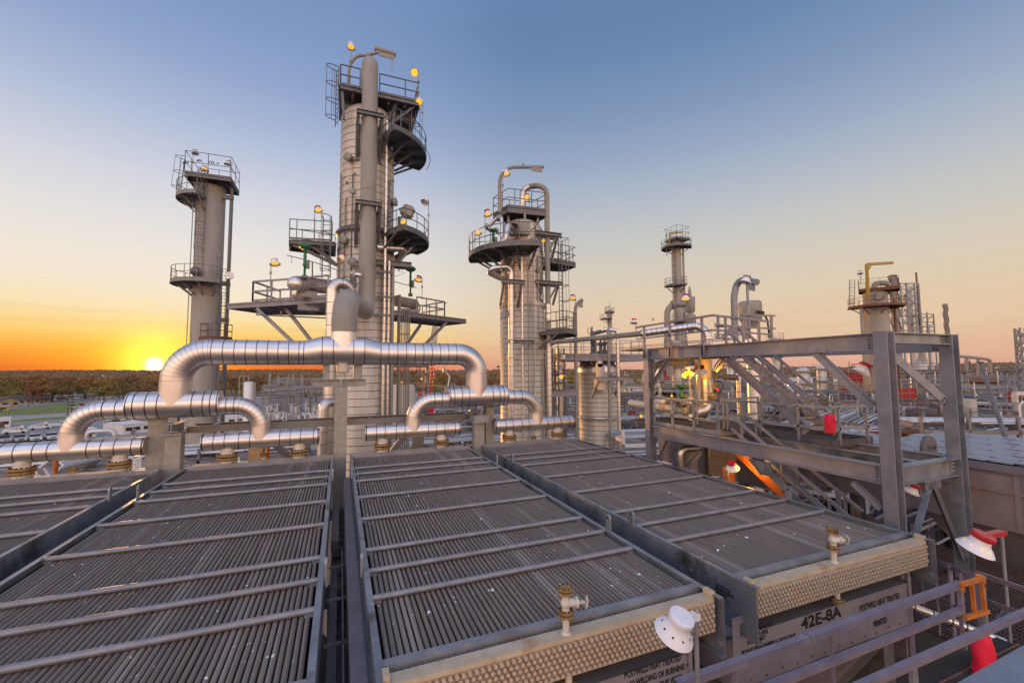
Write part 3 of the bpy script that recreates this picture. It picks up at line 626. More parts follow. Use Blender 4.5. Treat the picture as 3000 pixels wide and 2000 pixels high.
# left drum
t3=thing('exchanger_drum','shiny insulated drum with rounded left end on the left platform','drum',(-1.9,22,3.5),'insulated drums on the platforms')
a=P(zE(560,735),21.4); b=P(zE(900,765),23.6); d=(b-a).normalized()
mb=MB(); mb.lathe([(.001,-.33),(.17,-.29),(.28,-.19),(.345,-.04),(.36,.08),(.36,2.9)],a,d,24,0); part('drum_shell',mb,[M['alu_dull']],t3)
mb=MB()
for k in range(9): mb.ring(a+d*(.1+k*.3),d,.366,.018,24,0)
part('band',mb,M['band'],t3)
mb=MB(); mb.tube([a+d*.25,a+d*.9],.375,24,0); mb.box(a.x+.0,a.x+.9,a.y+.2,a.y+.6,3.42,3.7); part('grey_jacket',mb,M['grey'],t3)
mb=MB(); e=P(zE(640,790),21.2); mb.tube(bend([a+d*.05-V((0,0,.25)),a-V((.05,0,.62)),a+d*1.6-V((0,0,.62))],.15),.13,14,0); part('elbow',mb,M['alu_dull'],t3)
g=P(zE(634,640),21.3); valve_green(V((g.x,g.y,a.z+.33)),1.55,'tall green control valve standing on the drum left of the tallest column',.27)
mb=MB(); mb.tube([P(zE(500,518),21.5),P(zE(535,525),21.5),P(zE(690,565),21.8),P(zE(880,628),22.3)],.02,6); mb.bar(P(zE(535,525),21.5),P(zE(535,578),21.5),.02,.02); mb.bar(P(zE(693,565),21.8),P(zE(693,700),21.8),.06,.06)
solo('lifting_trolley_rail','thin sloping rod above the green valve on the left platform','rod',mb,M['dark'],P(zE(693,700),21.8))
# right platform
z=3.3; A=PZ(zE(1870,1005),z); B=PZ(zE(1490,955),z)
t2=thing('drum_platform','smaller grey platform on two struts right of the tallest column','platform',(4,25,2.0))
pts=[V((2.5,23.7,z)),B,A,A+V((-1.2,2.4,0)),V((2.6,26.5,z))]
mb=MB(); mb.plate(pts,.05,0,(0,0,1))
for a,b in zip(pts,pts[1:]+pts[:1]): mb.ibeam(a-V((0,0,.17)),b-V((0,0,.17)),.22,.12,.02,.016)
p_=part('deck',mb,M['steel'],t2)
R1=PZ(zE(1705,985),z); part('railing',rail([B,R1],.9,ps=.75,r=.03,sq=True),M['steel'],p_); part('railing',rail([R1,R1+V((-1,2,0))],.9,ps=.8,r=.03,sq=True),M['steel'],p_)
mb=MB()
for q0,q1 in ((zE(1720,1030),zE(1575,1180)),(zE(1520,1050),zE(1430,1180))):
    a=P(q0,25.4); b=P(q1,24.6); mb.bar(a,a+(b-a)*1.9,.12,.14)
part('strut',mb,M['steel'],t2)
t3=thing('exchanger_drum','rusty insulated drum with hairpin elbow on the right platform','drum',(3.4,25,3.4),'insulated drums on the platforms')
a=P(zE(1330,865),24.2); b=P(zE(1470,890),25.2); mb=MB(); mb.tube([a,b],.3,20,0); mb.lathe([(.3,0),(.28,.12),(.18,.24),(.001,.28)],b,b-a,20,0); part('drum_shell',mb,M['grey'],t3)
mb=MB(); c=P(zE(1480,945),25.2); mb.tube(bend([b+V((-.1,0,0)),b+V((.28,.1,-.02)),V((b.x+.28,b.y+.1,c.z)),P(zE(1370,940),24.4)],.22,8),.14,14,0); part('elbow',mb,M['alu_dull'],t3)
g=P(zE(1443,830),25); valve_green(V((g.x,g.y,g.z+.1)),1.65,'green control valve standing on the drum right of the tallest column',.3)
mb=MB(); mb.tube([P(zE(1320,718),24.8),P(zE(1490,765),25.3)],.02,6); mb.tube([P(zE(1325,680),24.5),P(zE(1408,652),24.7),P(zE(1335,632),24.5)],.015,5); solo('lifting_trolley_rail','thin sloping rod near the green valve right of the tallest column','rod',mb,M['dark'],P(zE(1490,765),25.3))
t4=thing('pipe_ladder_bundle','bundle of thin vertical pipes hanging below the right platform','pipes',(3.3,24,GZ)); 
for k,x in enumerate((1350,1362,1380,1398,1412,1425,1437)):
    a=P(zE(x,820 if k<2 else 930),24); mb=MB(); mb.cyl(a,(a.x,24,GZ),.035 if k!=1 else .07,7); part('pipe',mb,M['grey' if k%2 else 'steel'],t4)
a=P(zE(1350,1120),24); b=P(zE(1440,1120),24); mb=MB(); mb.bar(a,b,.05,.08); part('tie_bar',mb,M['grey'],t4)
# risers on the right face of the column
for x,r,mt,top,lab in ((zE(1250,500),.08,'alu_dull',zD(1043,800),'slim shiny clad riser up the right face of the tallest column'),(zE(1280,750),.065,'alu_dull',zE(1282,560),'short slim clad riser beside the taller one on the tallest column')):
    q=P(x,21.45); tz=P(top,21.45).z; mb=MB(); mb.tube([(q.x,21.45,GZ),(q.x,21.45,tz)],r,16,0)
    z=GZ+8; 
    while z<tz: mb.ring((q.x,21.45,z),(0,0,1),r+.006,.018,16,1); z+=.37
    solo('clad_riser',lab,'pipe',mb,[M[mt],M['band']],(q.x,21.45,GZ))
q=P(zE(1308,700),21.6); mb=MB(); tz=P(zE(1308,600),21.6).z; mb.cyl((q.x,21.6,GZ),(q.x,21.6,tz),.085,14); t5=thing('grey_riser','plain grey riser at the right edge of the tallest column with bracket on top','pipe',(q.x,21.6,GZ)); part('pipe_run',mb,M['grey'],t5)
mb=MB(); mb.ibeam((q.x-.85,21.5,tz+.1),(q.x+.9,21.5,tz+.1),.26,.22,.02,.016); mb.ibeam((q.x-.8,21.9,tz+.1),(q.x+.8,21.9,tz+.1),.26,.22,.02,.016); mb.bar((q.x+.3,21.5,tz+.2),(q.x+.9,21.5,tz+1.0),.1,.1); part('pipe_bracket',mb,M['dark'],t5)
a=P(zE(1185,457),21.5); b=P(zE(1400,470),21.8); c=P(zE(1345,555),22.6); mb=MB(); mb.tube(bend([a,b,c],.2,5),.165,16,0)
for f in (.2,.4,.6,.8): mb.ring(a.lerp(b,f),b-a,.171,.018,16,1)
solo('clad_crossover','shiny clad pipe bending around the right side of the tallest column','pipe',mb,[M['alu'],M['band']],b)
mb=MB()
for q in ((1185,640),(1190,830),(1170,970)): a=P(zE(*q),21.4); mb.bar(a,a+V((.75,0,-.02)),.1,.1)
part('pipe_guide',mb,M['dark'],MAIN)
# big clad loop left of the column
a=P(zE(833,1300),20.2); tz=P(zE(833,745),20.2).z; e=P(zE(985,800),20.6); mb=MB()
pts=bend([(a.x,20.2,GZ),(a.x,20.2,P(zE(833,722),20.2).z),(e.x,20.4,P(zE(833,722),20.2).z),(e.x,20.6,e.z-.5)],.78,9); mb.tube(pts,.235,24,0,False)
z=GZ+6
while z<tz-.4: mb.ring((a.x,20.2,z),(0,0,1),.242,.02,24,1); z+=.5
for q,q2 in zip(pts[2:-2],pts[3:-1]): mb.ring(q,q2-q,.241,.012,24,1)
solo('clad_loop','shiny clad pipe rising left of the tallest column and looping over behind the grey elbow','pipe',mb,[M['alu'],M['band']],(a.x,20.2,GZ))
a=P(zT(1285,900),19.6); mb=MB(); tz=P(zT(1285,720),19.6).z; mb.tube(bend([(a.x,19.6,GZ),(a.x,19.6,tz+.12),(a.x+.6,20.1,tz+.12)],.3,6),.2,20,0,False)
z=GZ+8
while z<tz-.2: mb.ring((a.x,19.6,z),(0,0,1),.206,.018,20,1); z+=.5
solo('clad_riser','short shiny clad riser bending into the loop pipe left of the centre post','pipe',mb,[M['alu'],M['band']],(a.x,19.6,GZ))
# valve cluster at the grey pipe
a=P(zE(1040,665),20.4); t6=thing('relief_valve','small shiny wrapped relief valve beside the grey vapour pipe','valve',a); mb=MB(); mb.blob(a,(.2,.16,.13),0,3); mb.blob(a+V((-.25,0,.05)),(.1,.1,.1),0,4); part('wrapped_body',mb,M['alu'],t6)
mb=MB(); mb.cyl(a+V((-.05,0,.1)),a+V((-.05,0,.42)),.05,8); mb.box(a.x-.15,a.x+.05,a.y-.06,a.y+.06,a.z+.4,a.z+.52); mb.cyl(a+V((-.2,0,-.1)),a+V((-.15,.1,-.6)),.13,12); part('spring_bonnet',mb,M['dark'],t6)
# wrapped valve on mid right platform
a=P(zE(1420,185),22); t6=thing('wrapped_motor','grey cloth wrapped valve motor on the middle right platform of the tallest column','motor',a); mb=MB(); mb.blob(a,(.38,.3,.36),0,9,12,7); part('cloth_wrap',mb,M['grey'],t6); mb=MB(); b=P(zE(1365,300),21.8); mb.cyl(b+V((0,0,-.5)),b+V((0,0,.5)),.13,10); mb.cyl(b+V((-.2,0,-.4)),b+V((.35,0,-.4)),.15,10); part('valve_body',mb,M['dark'],t6)
def clutter(t,c,r,z0,z1,angs,seed):
    rg=random.Random(seed)
    for a in angs:
        a=radians(a); za=z0+(z1-z0)*rg.uniform(0,.3); zb_=z1-(z1-z0)*rg.uniform(0,.4); x=c[0]+(r+.07)*cos(a); y=c[1]+(r+.07)*sin(a); mb=MB(); pts=[(x,y,za),(x,y,zb_),(x+.25*cos(a+1.2),y+.25*sin(a+1.2),zb_+.02)]; mb.tube(bend(pts,.1,3),rg.choice((.022,.03,.04)),6); part('conduit',mb,M[rg.choice(('galv','grey','dark'))],t)
        zz=rg.uniform(za,zb_); mb=MB(); mb.box(x-.1,x+.1,y-.08,y+.02,zz,zz+rg.uniform(.15,.35)); part('junction_box',mb,M[rg.choice(('galv','grey','dark'))],t)
clutter(MAIN,TC,TR,1.0,12,(205,222,238,318,333),3); clutter(MAIN,TC,TR*1.05,-6,2,(300,312,330),4)
for zz,a in ((10.4,232),(6.3,226),(5.2,245),(8.6,325)):
    x=TC[0]+TR*1.02*cos(radians(a)); y=TC[1]+TR*1.02*sin(radians(a)); mb=MB(); mb.lathe([(.16,0),(.16,.22),(.22,.22),(.22,.28),(.001,.29)],(x,y,zz),(cos(radians(a)),sin(radians(a)),0),14,0); part('nozzle',mb,M['grey'],MAIN)
# ---- lamps on the tall column
lamp(P(zD(716,112),21.7),P(zD(712,280),21.7)-V((0,0,1)),'lit lamp on the highest pole at the top left of the tallest column',(.05,-.15,-1),'white',True,1.1)
lamp(P(zD(1300,350),21.6),P(zD(1335,560),21.6),'lit round lamp facing out at the top right corner of the tallest column',(-.35,-.9,-.25),'red',True,1.15)
lamp(P(zD(1340,620),21.5),P(zD(1372,860),21.5),'lit lamp just under the top platform at the right of the tallest column',(-.3,-.75,-.5),'white',True,1.1)
lamp(P(zD(1400,1535),21.5),P(zE(1582,380),21.5),'unlit lamp on a tall pole at the middle right platform',(-.7,-.5,-.45),'white',False,1.15)
lamp(P(zE(737,165),21.8),P(zE(708,290),21.8)-V((0,0,.6)),'lit lamp with red cap above the middle left platform',(.35,-.55,-.7),'red',True,1.05)
lamp(P(zE(405,570),20.3),P(zE(370,790),20.3),'lit lamp on the left drum platform beside the green valve',(.35,-.5,-.8),'white',True,1.15)
lamp(P(zE(1388,258),21.6),P(zE(1360,320),21.9)-V((0,0,.4)),'lit lamp glowing inside the railing of the middle right platform',(.2,-.8,-.5),'white',True,.9)
lamp(P(zE(922,530),20.0),P(zE(940,660),20.0),'half lit lamp with dark red cap in front of the tallest column shell',(-.75,-.3,-.6),'red',True,.9)
lamp(P(zE(1505,698),24.6),P(zE(1532,860),24.6),'lit lamp on the right drum platform of the tallest column',(-.55,-.45,-.7),'red',True,1.25)
def PD(p,d): return _ray(p)*d          # site point at a given distance along the view axis
# ================================================================ left column
LC=(-8.9,36.0); LR=.87
t=thing('slender_column','plain grey column at far left with birds on its top railing','column',(LC[0],LC[1],GZ)); LT=t
ztop=P(zA(1600,350),35.2).z
mb=shell(LC,LR,GZ,ztop-.1,None,.12); zz=GZ
z=4.0
while z<ztop-.2: mb.ring((*LC,z),(0,0,1),LR+.006,.022,40,1); z+=.82
part('column_shell',mb,[M['shell_grey'],M['galv']],t)
zl=P(zA(1500,1100),34.8).z
mb=MB(); mb.lathe([(LR*1.03,GZ),(LR*1.03,zl-.75),(LR,zl-.72)],(*LC,0),(0,0,1),40,0); part('lower_shell',mb,[M['shell_grey'],M['band']],t)
M['pgrey']=mat('grey_green_platform',(.25,.245,.225),(.19,.185,.17),3,.55,.15,.04,40)
sector(t,LC,zl,LR+.02,2.1,128,302,M['pgrey'],.95,brk=5)
zu=P(zA(1450,440),35).z
sector(t,LC,zu,LR+.02,2.0,140,258,M['pgrey'],1.0,brk=3)
q=P(zA(1590,318),35.2).z
polydeck(t,[(LC[0]-1.25,34.6),(LC[0]+1.45,34.6),(LC[0]+1.45,37.2),(LC[0]-1.25,37.2)],q,.22,M['dark'],1.5,ps=1.3)
ladder(t,(-9.25,34.95,zl+.1),(-9.2,34.95,q+.3),(0.1,-1,0),.5,c0=.28)
ladder(t,(-7.75,35.2,GZ+2),(-7.78,35.2,zl+.9),(.5,-1,0),.42,c0=.1)
ladder(t,(-10.5,35.2,zu+.2),(-10.4,35.4,q+1.3),(-1,-.4,0),.5,c0=.1)
lw=P(zB(1620,200),35).z; sector(t,(-8.1,35.2),lw-.3,.3,.95,200,380,M['rust'],.95,brk=2)
mb=MB(); mb.lathe([(.3,0),(.3,-.35),(.001,-.36)],P(zA(1497,1035),35.0),(-.3,1,0),16,0); part('manway',mb,M['dark'],t)
q2=P(zA(1522,395),35.0); mb=MB(); mb.box(q2.x-.22,q2.x+.22,34.9,35.3,q2.z-.35,q2.z+.35); part('nozzle_box',mb,M['dark'],t)
mb=MB(); x=P(zA(1750,700),35.6).x; mb.tube(bend([(-8.3,35.6,q-.1),(x+.12,35.6,q-.1),(x+.1,35.6,GZ)],.5,6),.115,14); 
for zz in (P(zA(1755,470),35.6).z,zl,zl-2.6,zl-5): mb.bar((-8.2,35.6,zz),(x+.25,35.5,zz),.2,.28)
part('downcomer_pipe',mb,M['dark'],t)
mb=MB(); a=P(zA(1650,900),34.9); mb.tube(bend([a-V((0,0,1.6)),a,a+V((.25,0,.1)),a+V((.25,0,-.1))],.12),.03,6); part('vent_pipe',mb,M['galv'],t)
mb=MB(); mb.tube([(-9.85,35.4,GZ),(-9.8,35.4,q)],.03,6); part('conduit',mb,M['galv'],t)
lamp(P(zA(1495,122),35),P(zA(1470,330),35),'unlit dark lamp on the taller pole at the top of the far left column',(.3,-.3,-.9),'grey',False,1.2)
lamp(P(zA(1748,205),35),P(zA(1772,330),35),'unlit dark lamp on the short right pole at the top of the far left column',(-.3,-.3,-.9),'grey',False,1.2)
lamp(P(zA(1563,243),34.6),P(zA(1563,330),34.6),'tiny lit lamp above the top deck of the far left column',(0,-.5,-.85),'grey',True,1.1)
a=P(zA(1762,1066),34.5); mb=MB(); mb.cyl(a,a+V((.05,-.25,0)),.24,16); mb.bar(a,a+V((-.4,.3,0)),.06,.06); solo('round_loudspeaker','round pale loudspeaker on the right edge of the far left column','loudspeaker',mb,M['white'],a)
# perched birds
M['bird']=mat('bird_plumage',(.03,.03,.035),None,3,.7)
def bird(p,lab,rz=0,s=1.0):
    mb=MB(); mb.lathe([(.001,-.17),(.04,-.1),(.085,0),(.07,.08),(.045,.13),(.05,.17),(.035,.21),(.001,.235)],(0,0,0.12),(.45,0,.9),8,0); mb.bar((-.05,0,.06),(-.2,0,-.06),.07,.02); mb.bar((.12,0,.31),(.2,0,.30),.02,.02); mb.bar((0,.03,0),(0,.03,-.06),.012,.012); mb.bar((0,-.03,0),(0,-.03,-.06),.012,.012)
    o=solo('bird',lab,'bird',mb,M['bird'],(0,0,0),'birds perched on the railings'); o.location=V(p)*K; o.rotation_euler=(0,0,rz); o.scale=(s,s,s); o['_l']=list(p); return o
rz=q+1.5
b0=None; bl='small dark bird perched on the top railing of the far left column'
rgb=random.Random(3); spots=[(zA(1512,192),34.6),(zA(1525,192),34.6),(zA(1540,195),34.6),(zA(1600,203),34.6),(zA(1618,205),34.6),(zA(1635,207),34.6),(zA(1667,213),34.6),(zA(1405,208),35.2),(zA(1420,208),35.2),(zA(1438,210),35.2),(zA(1530,268),34.6),(zA(1548,270),34.6),(zA(1570,272),34.6),(zA(1595,276),34.6),(zA(1722,222),34.6)]
for p,Y in spots:
    v=P(p,Y)
    if b0 is None: b0=bird(v,bl,.3,.5)
    else:
        o=b0.copy(); COL.objects.link(o); o.location=v*K; o.rotation_euler=(0,0,rgb.uniform(0,6.2)); o['_l']=list(v)
bird(P(zF(730,108),21.7),'dark bird on top of the lamp boom of the second tallest column',.5,.45)
bird(P(zE(1716,888),26.6),'dark bird on the right end of the railing right of the tallest column',1,.42)
bird(P(zE(1356,635),24.7),'dark bird on the thin stay wire right of the tallest column',2,.42)
bird(P(zD(680,1382),21.4),'dark bird clinging to the upper left shell of the tallest column',2,.6)
bird(PD(zI(920,848),13.5),'small dark bird on the sloping handrail above the steel frame',0,.25)
# ================================================================ second column
SC2=(9.45,22.0); R2=1.2
t=thing('domed_column','second tallest banded column with shiny domed head and round platforms, right of centre','column',(9.45,22,GZ)); T2=t
zs=P(zF(720,690),21.2).z; zrg=P(zF(700,1385),21.0).z
mb=shell(SC2,R2,zrg,zs,.29,.78,segs=None); part('column_shell',mb,[M['shell'],M['band']],t)
mb=MB()
for k in range(24):
    a=2*pi*k/24; mb.tube([(9.45+R2*1.004*cos(b)*cos(a),22+R2*1.004*cos(b)*sin(a),zs+.785*sin(b)) for b in [pi/2*j/7 for j in range(7)]],.008,4,0,False,sm=False)
part('head_seam',mb,M['band'],t)
mb=shell(SC2,R2*1.04,GZ,zrg-.1,.29,.1); part('lower_shell',mb,[M['shell'],M['band']],t)
mb=MB(); mb.lathe([(R2,zrg+.2),(R2+.1,zrg+.18),(R2+.12,zrg-.02),(R2+.02,zrg-.1)],(*SC2,0),(0,0,1),40,0); part('stiffener_ring',mb,M['shell'],t)
# top rotated deck
z=P(zF(760,490),21).z
A=PZ(zF(440,590),z-.35); B=PZ(zF(600,475),z); C=PZ(zF(985,520),z-.1)
B=PZ(zF(590,480),z); A=PZ(zF(455,560),z); C=PZ(zF(960,520),z)
D=A+C-B
polydeck(t,[(A.x,A.y),(B.x,B.y),(C.x,C.y),(D.x,D.y)],z,.32,M['dark'],.98,ps=1.0)
mb=MB()
for k in range(6):
    a=2*pi*k/6+.3; mb.bar((9.45+.9*cos(a),22+.9*sin(a),zs+.3),(9.45+1.0*cos(a),22+1.0*sin(a),z-.3),.12,.05)
part('deck_leg',mb,M['galv'],t)
# big round platform
zb=P(zF(660,850),20.6).z; zb2=P(zF(480,880),20.8).z
sector(t,SC2,zb-.15,R2+.03,3.0,150,264,brk=5,h=1.0)
zm=P(zF(1050,1010),22).z
polydeck(t,[(10.9,21.2),(12.7,21.6),(12.6,22.9),(10.8,23.2)],zm,.18,M['dark'],.95,ps=.7)
ladder(t,(11.55,21.3,P(zI(55,1000),21.5).z),(11.55,21.3,zm+1.2),(.6,-1,0),.42,c0=.05)
zlo=P(zI(110,950),21).z
sector(t,SC2,zlo,R2+.03,3.0,-66,38,brk=4,h=.95)
# overhead pipe on the right
x=P(zF(945,900),21.2); zt2=P(zF(900,285),21.2).z
mb=MB(); e0=P(zF(730,450),21.6)
pts=bend([(x.x,21.1,zrg+.1),(x.x,21.1,zt2),(e0.x,21.7,zt2-.12),(e0.x,21.8,e0.z-.6)],.55,8); mb.tube(pts,.15,20,0,False); part('overhead_pipe',mb,M['grey'],t)
mb=MB(); mb.tube(pts[11:],.165,20,0,False)
for i in range(11,len(pts)-1): mb.ring(pts[i],pts[i+1]-pts[i],.171,.012,20,1)
for f in (.2,.4,.6,.8): mb.ring(V(pts[9]).lerp(V(pts[10]),f),V(pts[10])-V(pts[9]),.158,.014,20,1)
part('pipe_cladding',mb,[M['alu_dull'],M['band']],t)
mb=MB(); mb.cyl((x.x,21.1,GZ),(x.x,21.1,zrg+.1),.165,20)
z=GZ+7
while z<zrg: mb.ring((x.x,21.1,z),(0,0,1),.171,.016,20,1); z+=.3
part('clad_riser',mb,[M['alu_dull'],M['band']],t)
for pz in (zF(930,745),zF(930,1190)):
    zz=P(pz,21).z; mb=MB(); mb.ibeam((x.x-.9,20.8,zz),(x.x+.75,20.8,zz),.2,.2,.02,.016); mb.ibeam((x.x-.85,21.35,zz),(x.x+.7,21.35,zz),.2,.2,.02,.016)
    for s in (-.8,.5): mb.bar((x.x+s,20.85,zz-.12),(x.x+s-.0,21.5,zz-1.1),.1,.12); mb.bar((x.x+s*.9,20.85,zz-.1),(x.x-.2,21.2,zz-1.4),.08,.1)
    part('pipe_bracket',mb,M['dark'],t)
clutter(T2,SC2,R2,2.0,zs-.5,(200,212,225,290,305),9); clutter(T2,SC2,R2*1.05,-5,1,(215,300),10)
# davit boom
o=P(zF(515,540),20.8); tp=P(zF(600,125),20.8); e=P(zF(915,122),20.8); k1=P(zF(545,170),20.8)
mb=MB(); mb.tube(bend([(o.x,20.8,o.z),(o.x,20.8,k1.z-.3),(tp.x,20.8,tp.z),(e.x,20.8,e.z)],.9,7),.095,12); mb.plate([(e.x-.8,20.78,e.z-.12),(e.x-.05,20.78,e.z-.12),(e.x-.1,20.78,e.z-.36),(e.x-.72,20.78,e.z-.36)],.05); part('davit',mb,M['grey'],t)
# nozzles and clad pipes at the round platform
a=P(zF(640,690),20.7); b=P(zF(560,650),20.4); mb=MB(); mb.tube(bend([a+V((.2,.3,0)),a+V((-.35,-.1,.15)),P(zF(570,760),20.3),P(zF(530,830),20.3)],.35,7),.16,18,0); part('elbow_nozzle',mb,M['alu_dull'],t)
mb=MB(); mb.tube(bend([P(zF(430,655),21.5),P(zF(530,550),21.0),P(zF(535,790),20.4)],.25,6),.1,14); part('clad_branch',mb,M['alu_dull'],t)
a=P(zF(735,680),20.6); mb=MB(); mb.box(a.x-.35,a.x+.35,20.55,20.95,a.z-.35,a.z+.3); part('cabinet',mb,M['grey'],t)
a=P(zF(645,690),20.5); mb=MB(); mb.lathe([(.3,0),(.34,.02),(.34,.14),(.28,.18),(.28,.5)],a,(.2,1,0),18,0); part('manway',mb,M['dark'],t)
for p,r in ((zF(400,675),.17),(zF(485,705),.14)):
    a=P(p,20.2); mb=MB(); sd,up,d=frame((.3,-1,.1)); mb.tube([a+(sd*cos(2*pi*k/18)+up*sin(2*pi*k/18))*r for k in range(19)],.02,6)
    for k in range(5): an=2*pi*k/5; mb.cyl(a,a+(sd*cos(an)+up*sin(an))*r,.02,5)
    mb.cyl(a-d*.1,a+V((.3,.5,0)),.05,8); part('handwheel',mb,M['dark'],t)
a=P(zF(455,790),20.3); valve_green(a-V((0,0,.3)),.85,'green valve on the round platform of the domed column',.24)
# pipes under platform and down the front
a=P(zF(600,1030),20.4); mb=MB(); l=P(zF(350,1060),20.0); l2=P(zF(510,1140),21.0)
pts=bend([l2+V((.5,.4,0)),l2,l,P(zF(617,1035),20.35),V((P(zF(618,1300),20.35).x,20.35,GZ))],.33,7); mb.tube(pts,.14,18,0,False)
for q0,q1 in zip(pts,pts[1:]):
    L=(q1-q0).length; kx=0.3
    while kx<L: mb.ring(q0.lerp(q1,kx/L),q1-q0,.146,.014,18,1); kx+=.45
part('clad_loop',mb,[M['alu'],M['band']],t)
for xx,r,tz in ((720,.06,950),(775,.035,990),(822,.03,800),(803,.02,1100)):
    a=P(zF(xx,1300),20.55); mb=MB(); mb.tube([(a.x,20.55,GZ),(a.x,20.55,P(zF(xx,tz),20.55).z)],r,10); 
    if r>.05:
        z=GZ+8
        while z<P(zF(xx,tz),20.55).z: mb.ring((a.x,20.55,z),(0,0,1),r+.005,.014,12,1); z+=.35
    part('small_pipe',mb,[M['alu_dull'] if r>.05 else M['grey'],M['band']],t)
zz=P(zF(625,1180),20.3).z; a=P(zF(625,1180),20.3); mb=MB(); mb.ibeam((a.x-.6,20.2,zz),(a.x+.7,20.2,zz),.22,.2,.02,.016)
for s in (-.45,.55): mb.bar((a.x+s,20.3,zz-.1),(a.x+s,20.85,zz-1.2),.1,.1)
part('pipe_bracket',mb,M['dark'],t)
zz=P(zI(-65,375) if False else zH(1300,20),20.3).z; a=P(zH(1400,35),20.3); mb=MB(); mb.ibeam((a.x-1.1,20.3,zz+.1),(a.x+.4,20.3,zz+.1),.2,.2,.02,.016); mb.bar((a.x-.9,20.4,zz),(a.x-.9,20.9,zz-.9),.1,.1); part('pipe_bracket',mb,M['dark'],t)
lamp(P(zF(575,180),20.6),P(zF(543,480),20.6),'lit lamp under the bend of the high boom on the domed column',(.4,-.45,-.8),'white',True,1.1)
lamp(P(zF(765,395),20.9),P(zF(785,500),20.9),'lit lamp glowing behind the top railing of the domed column',(-.2,-.7,-.7),'red',True,1.0)
lamp(P(zF(403,548),20),P(zF(380,860),20),'lit lamp with dark red cap on the tall pole left of the domed column',(.4,-.4,-.8),'red',True,1.2)
lamp(P(zF(313,722),20.2),P(zF(285,900),20.2),'lit lamp at the left edge of the round platform of the domed column',(.35,-.5,-.8),'white',True,1.1)
lamp(P(zF(915,798),21.0),P(zF(925,900),21.2),'small lit lamp half hidden behind the grey pipe of the domed column',(-.1,-.7,-.7),'white',True,.7)
lamp(PD(zF(1185,1322),25),PD(zI(252,700),25)-V((0,0,1)),'lit lamp on the pole beside the bent grey boom right of the domed column',(-.5,-.45,-.75),'red',True,1.15)
# bent boom beside vessel
mb=MB(); a=PD(zI(250,900),25); pts=bend([V((a.x,a.y,GZ)),PD(zI(250,760),25),PD(zI(262,705),25),PD(zI(315,668),25)],.7,6); mb.tube(pts,.105,14); b=PD(zI(298,700),25); mb.box(b.x-.12,b.x+.12,b.y-.03,b.y+.03,b.z-.25,b.z+.1); solo('davit_boom','tall grey bent boom standing between the domed column and the squat vessel','boom',mb,M['grey'],V((a.x,a.y,GZ)))
# platform tower left of vessel
t=thing('access_tower','pale access tower with many small railed landings between the domed column and the squat vessel','scaffold tower',(12.4,22.6,GZ))
A=P(zH(1560,700),22.6).x; B=P(zH(1740,700),22.6).x
mb=MB()
for x in (A,A+.5,B-.4,B): 
    for y in (22.6,23.9): mb.bar((x,y,GZ),(x,y,P(zH(1600,60),22.6).z),.07,.07)
part('frame',mb,M['dark'],t)
for pz in (zH(1600,290),zH(1640,380),zH(1650,440)):
    z=P(pz,22.6).z; mb=MB(); mb.box(A-.1,B+.1,22.5,24,z-.08,z); part('landing',mb,M['dark'],t); mb=rail([V((A,22.55,z)),V((B,22.55,z)),V((B,23.9,z))],.85,ps=.6); part('railing',mb,M['dark'],t)
q=P(zH(1690,60),22.8); mb=MB(); mb.cyl((q.x+.1,23,GZ),(q.x+.1,23,q.z),.18,14)
for k in range(18): mb.ring((q.x+.1,23,-8+k*.5),(0,0,1),.186,.014,14,1)
part('clad_riser',mb,[M['alu_dull'],M['band']],t)
z=P(zH(1620,480),21.5).z; mb=MB(); mb.ibeam((A-.3,21.4,z),(B+.1,21.4,z+.05),.35,.25,.02,.02); part('girder',mb,M['steel'],t)
lamp(P(zH(1720,148),21.8),P(zH(1745,330),21.8),'lit lamp in front of the pale riser left of the squat vessel, upper one',(-.35,-.3,-.9),'white',True,1.15)
lamp(P(zH(1705,320),21.8),P(zH(1745,420),21.8),'lit lamp in front of the pale riser left of the squat vessel, lower one',(-.2,-.8,-.5),'white',True,.8)
# ================================================================ squat vessel
VC=(15.62,24.0); VR=1.23
t=thing('squat_vessel','squat banded vessel with shiny domed top beside the steel frame','vessel',(15.62,24,GZ)); VT=t
zs=P(zH(2000,265),23).z; zo=P(zH(2000,160),24).z
mb=shell(VC,VR,GZ,zs-.08,.29,.1); part('column_shell',mb,[M['shell'],M['band']],t)
mb=MB(); mb.lathe([(VR*1.03,zs-.12),(VR*1.03,zs+.05)]+[(VR*1.03*cos(pi/2*k/9),zs+.05+(zo-zs)*sin(pi/2*k/9)) for k in range(1,10)],(*VC,0),(0,0,1),40,0)
for k in range(28):
    a=2*pi*k/28; mb.tube([(VC[0]+VR*1.036*cos(b)*cos(a),VC[1]+VR*1.036*cos(b)*sin(a),zs+.05+(zo-zs)*1.005*sin(b)) for b in [pi/2*j/7 for j in range(7)]],.009,4,1,False,sm=False)
part('domed_head',mb,[M['alu'],M['band']],t)
a=P(zH(2045,220),22.75); mb=MB(); mb.box(a.x-.22,a.x+.22,22.5,22.68,a.z-.9,a.z+.1); mb.lathe([(.001,-.09),(.22,-.09),(.22,.09),(.001,.09)],(a.x,22.59,a.z+.1),(0,1,0),18,0); mb.box(a.x-.28,a.x+.3,22.45,22.8,a.z-1.5,a.z-.85); part('lifting_lug',mb,M['shell'],t)
zd=P(zI(440,1145),22.5).z
L=P(zI(110,1150),22.6); Rr=P(zI(800,1150),23.4)
polydeck(t,[(L.x,22.7),(Rr.x,22.7),(Rr.x,25.6),(L.x,25.6)],zd,.32,M['steel'],.95,ps=.9)
mb=MB()
for x in (VC[0]-.8,VC[0]+.75):
    for y in (23.3,24.7): mb.bar((x,y,zo-.45),(x,y,zd-.3),.16,.16)
part('deck_leg',mb,M['steel'],t)
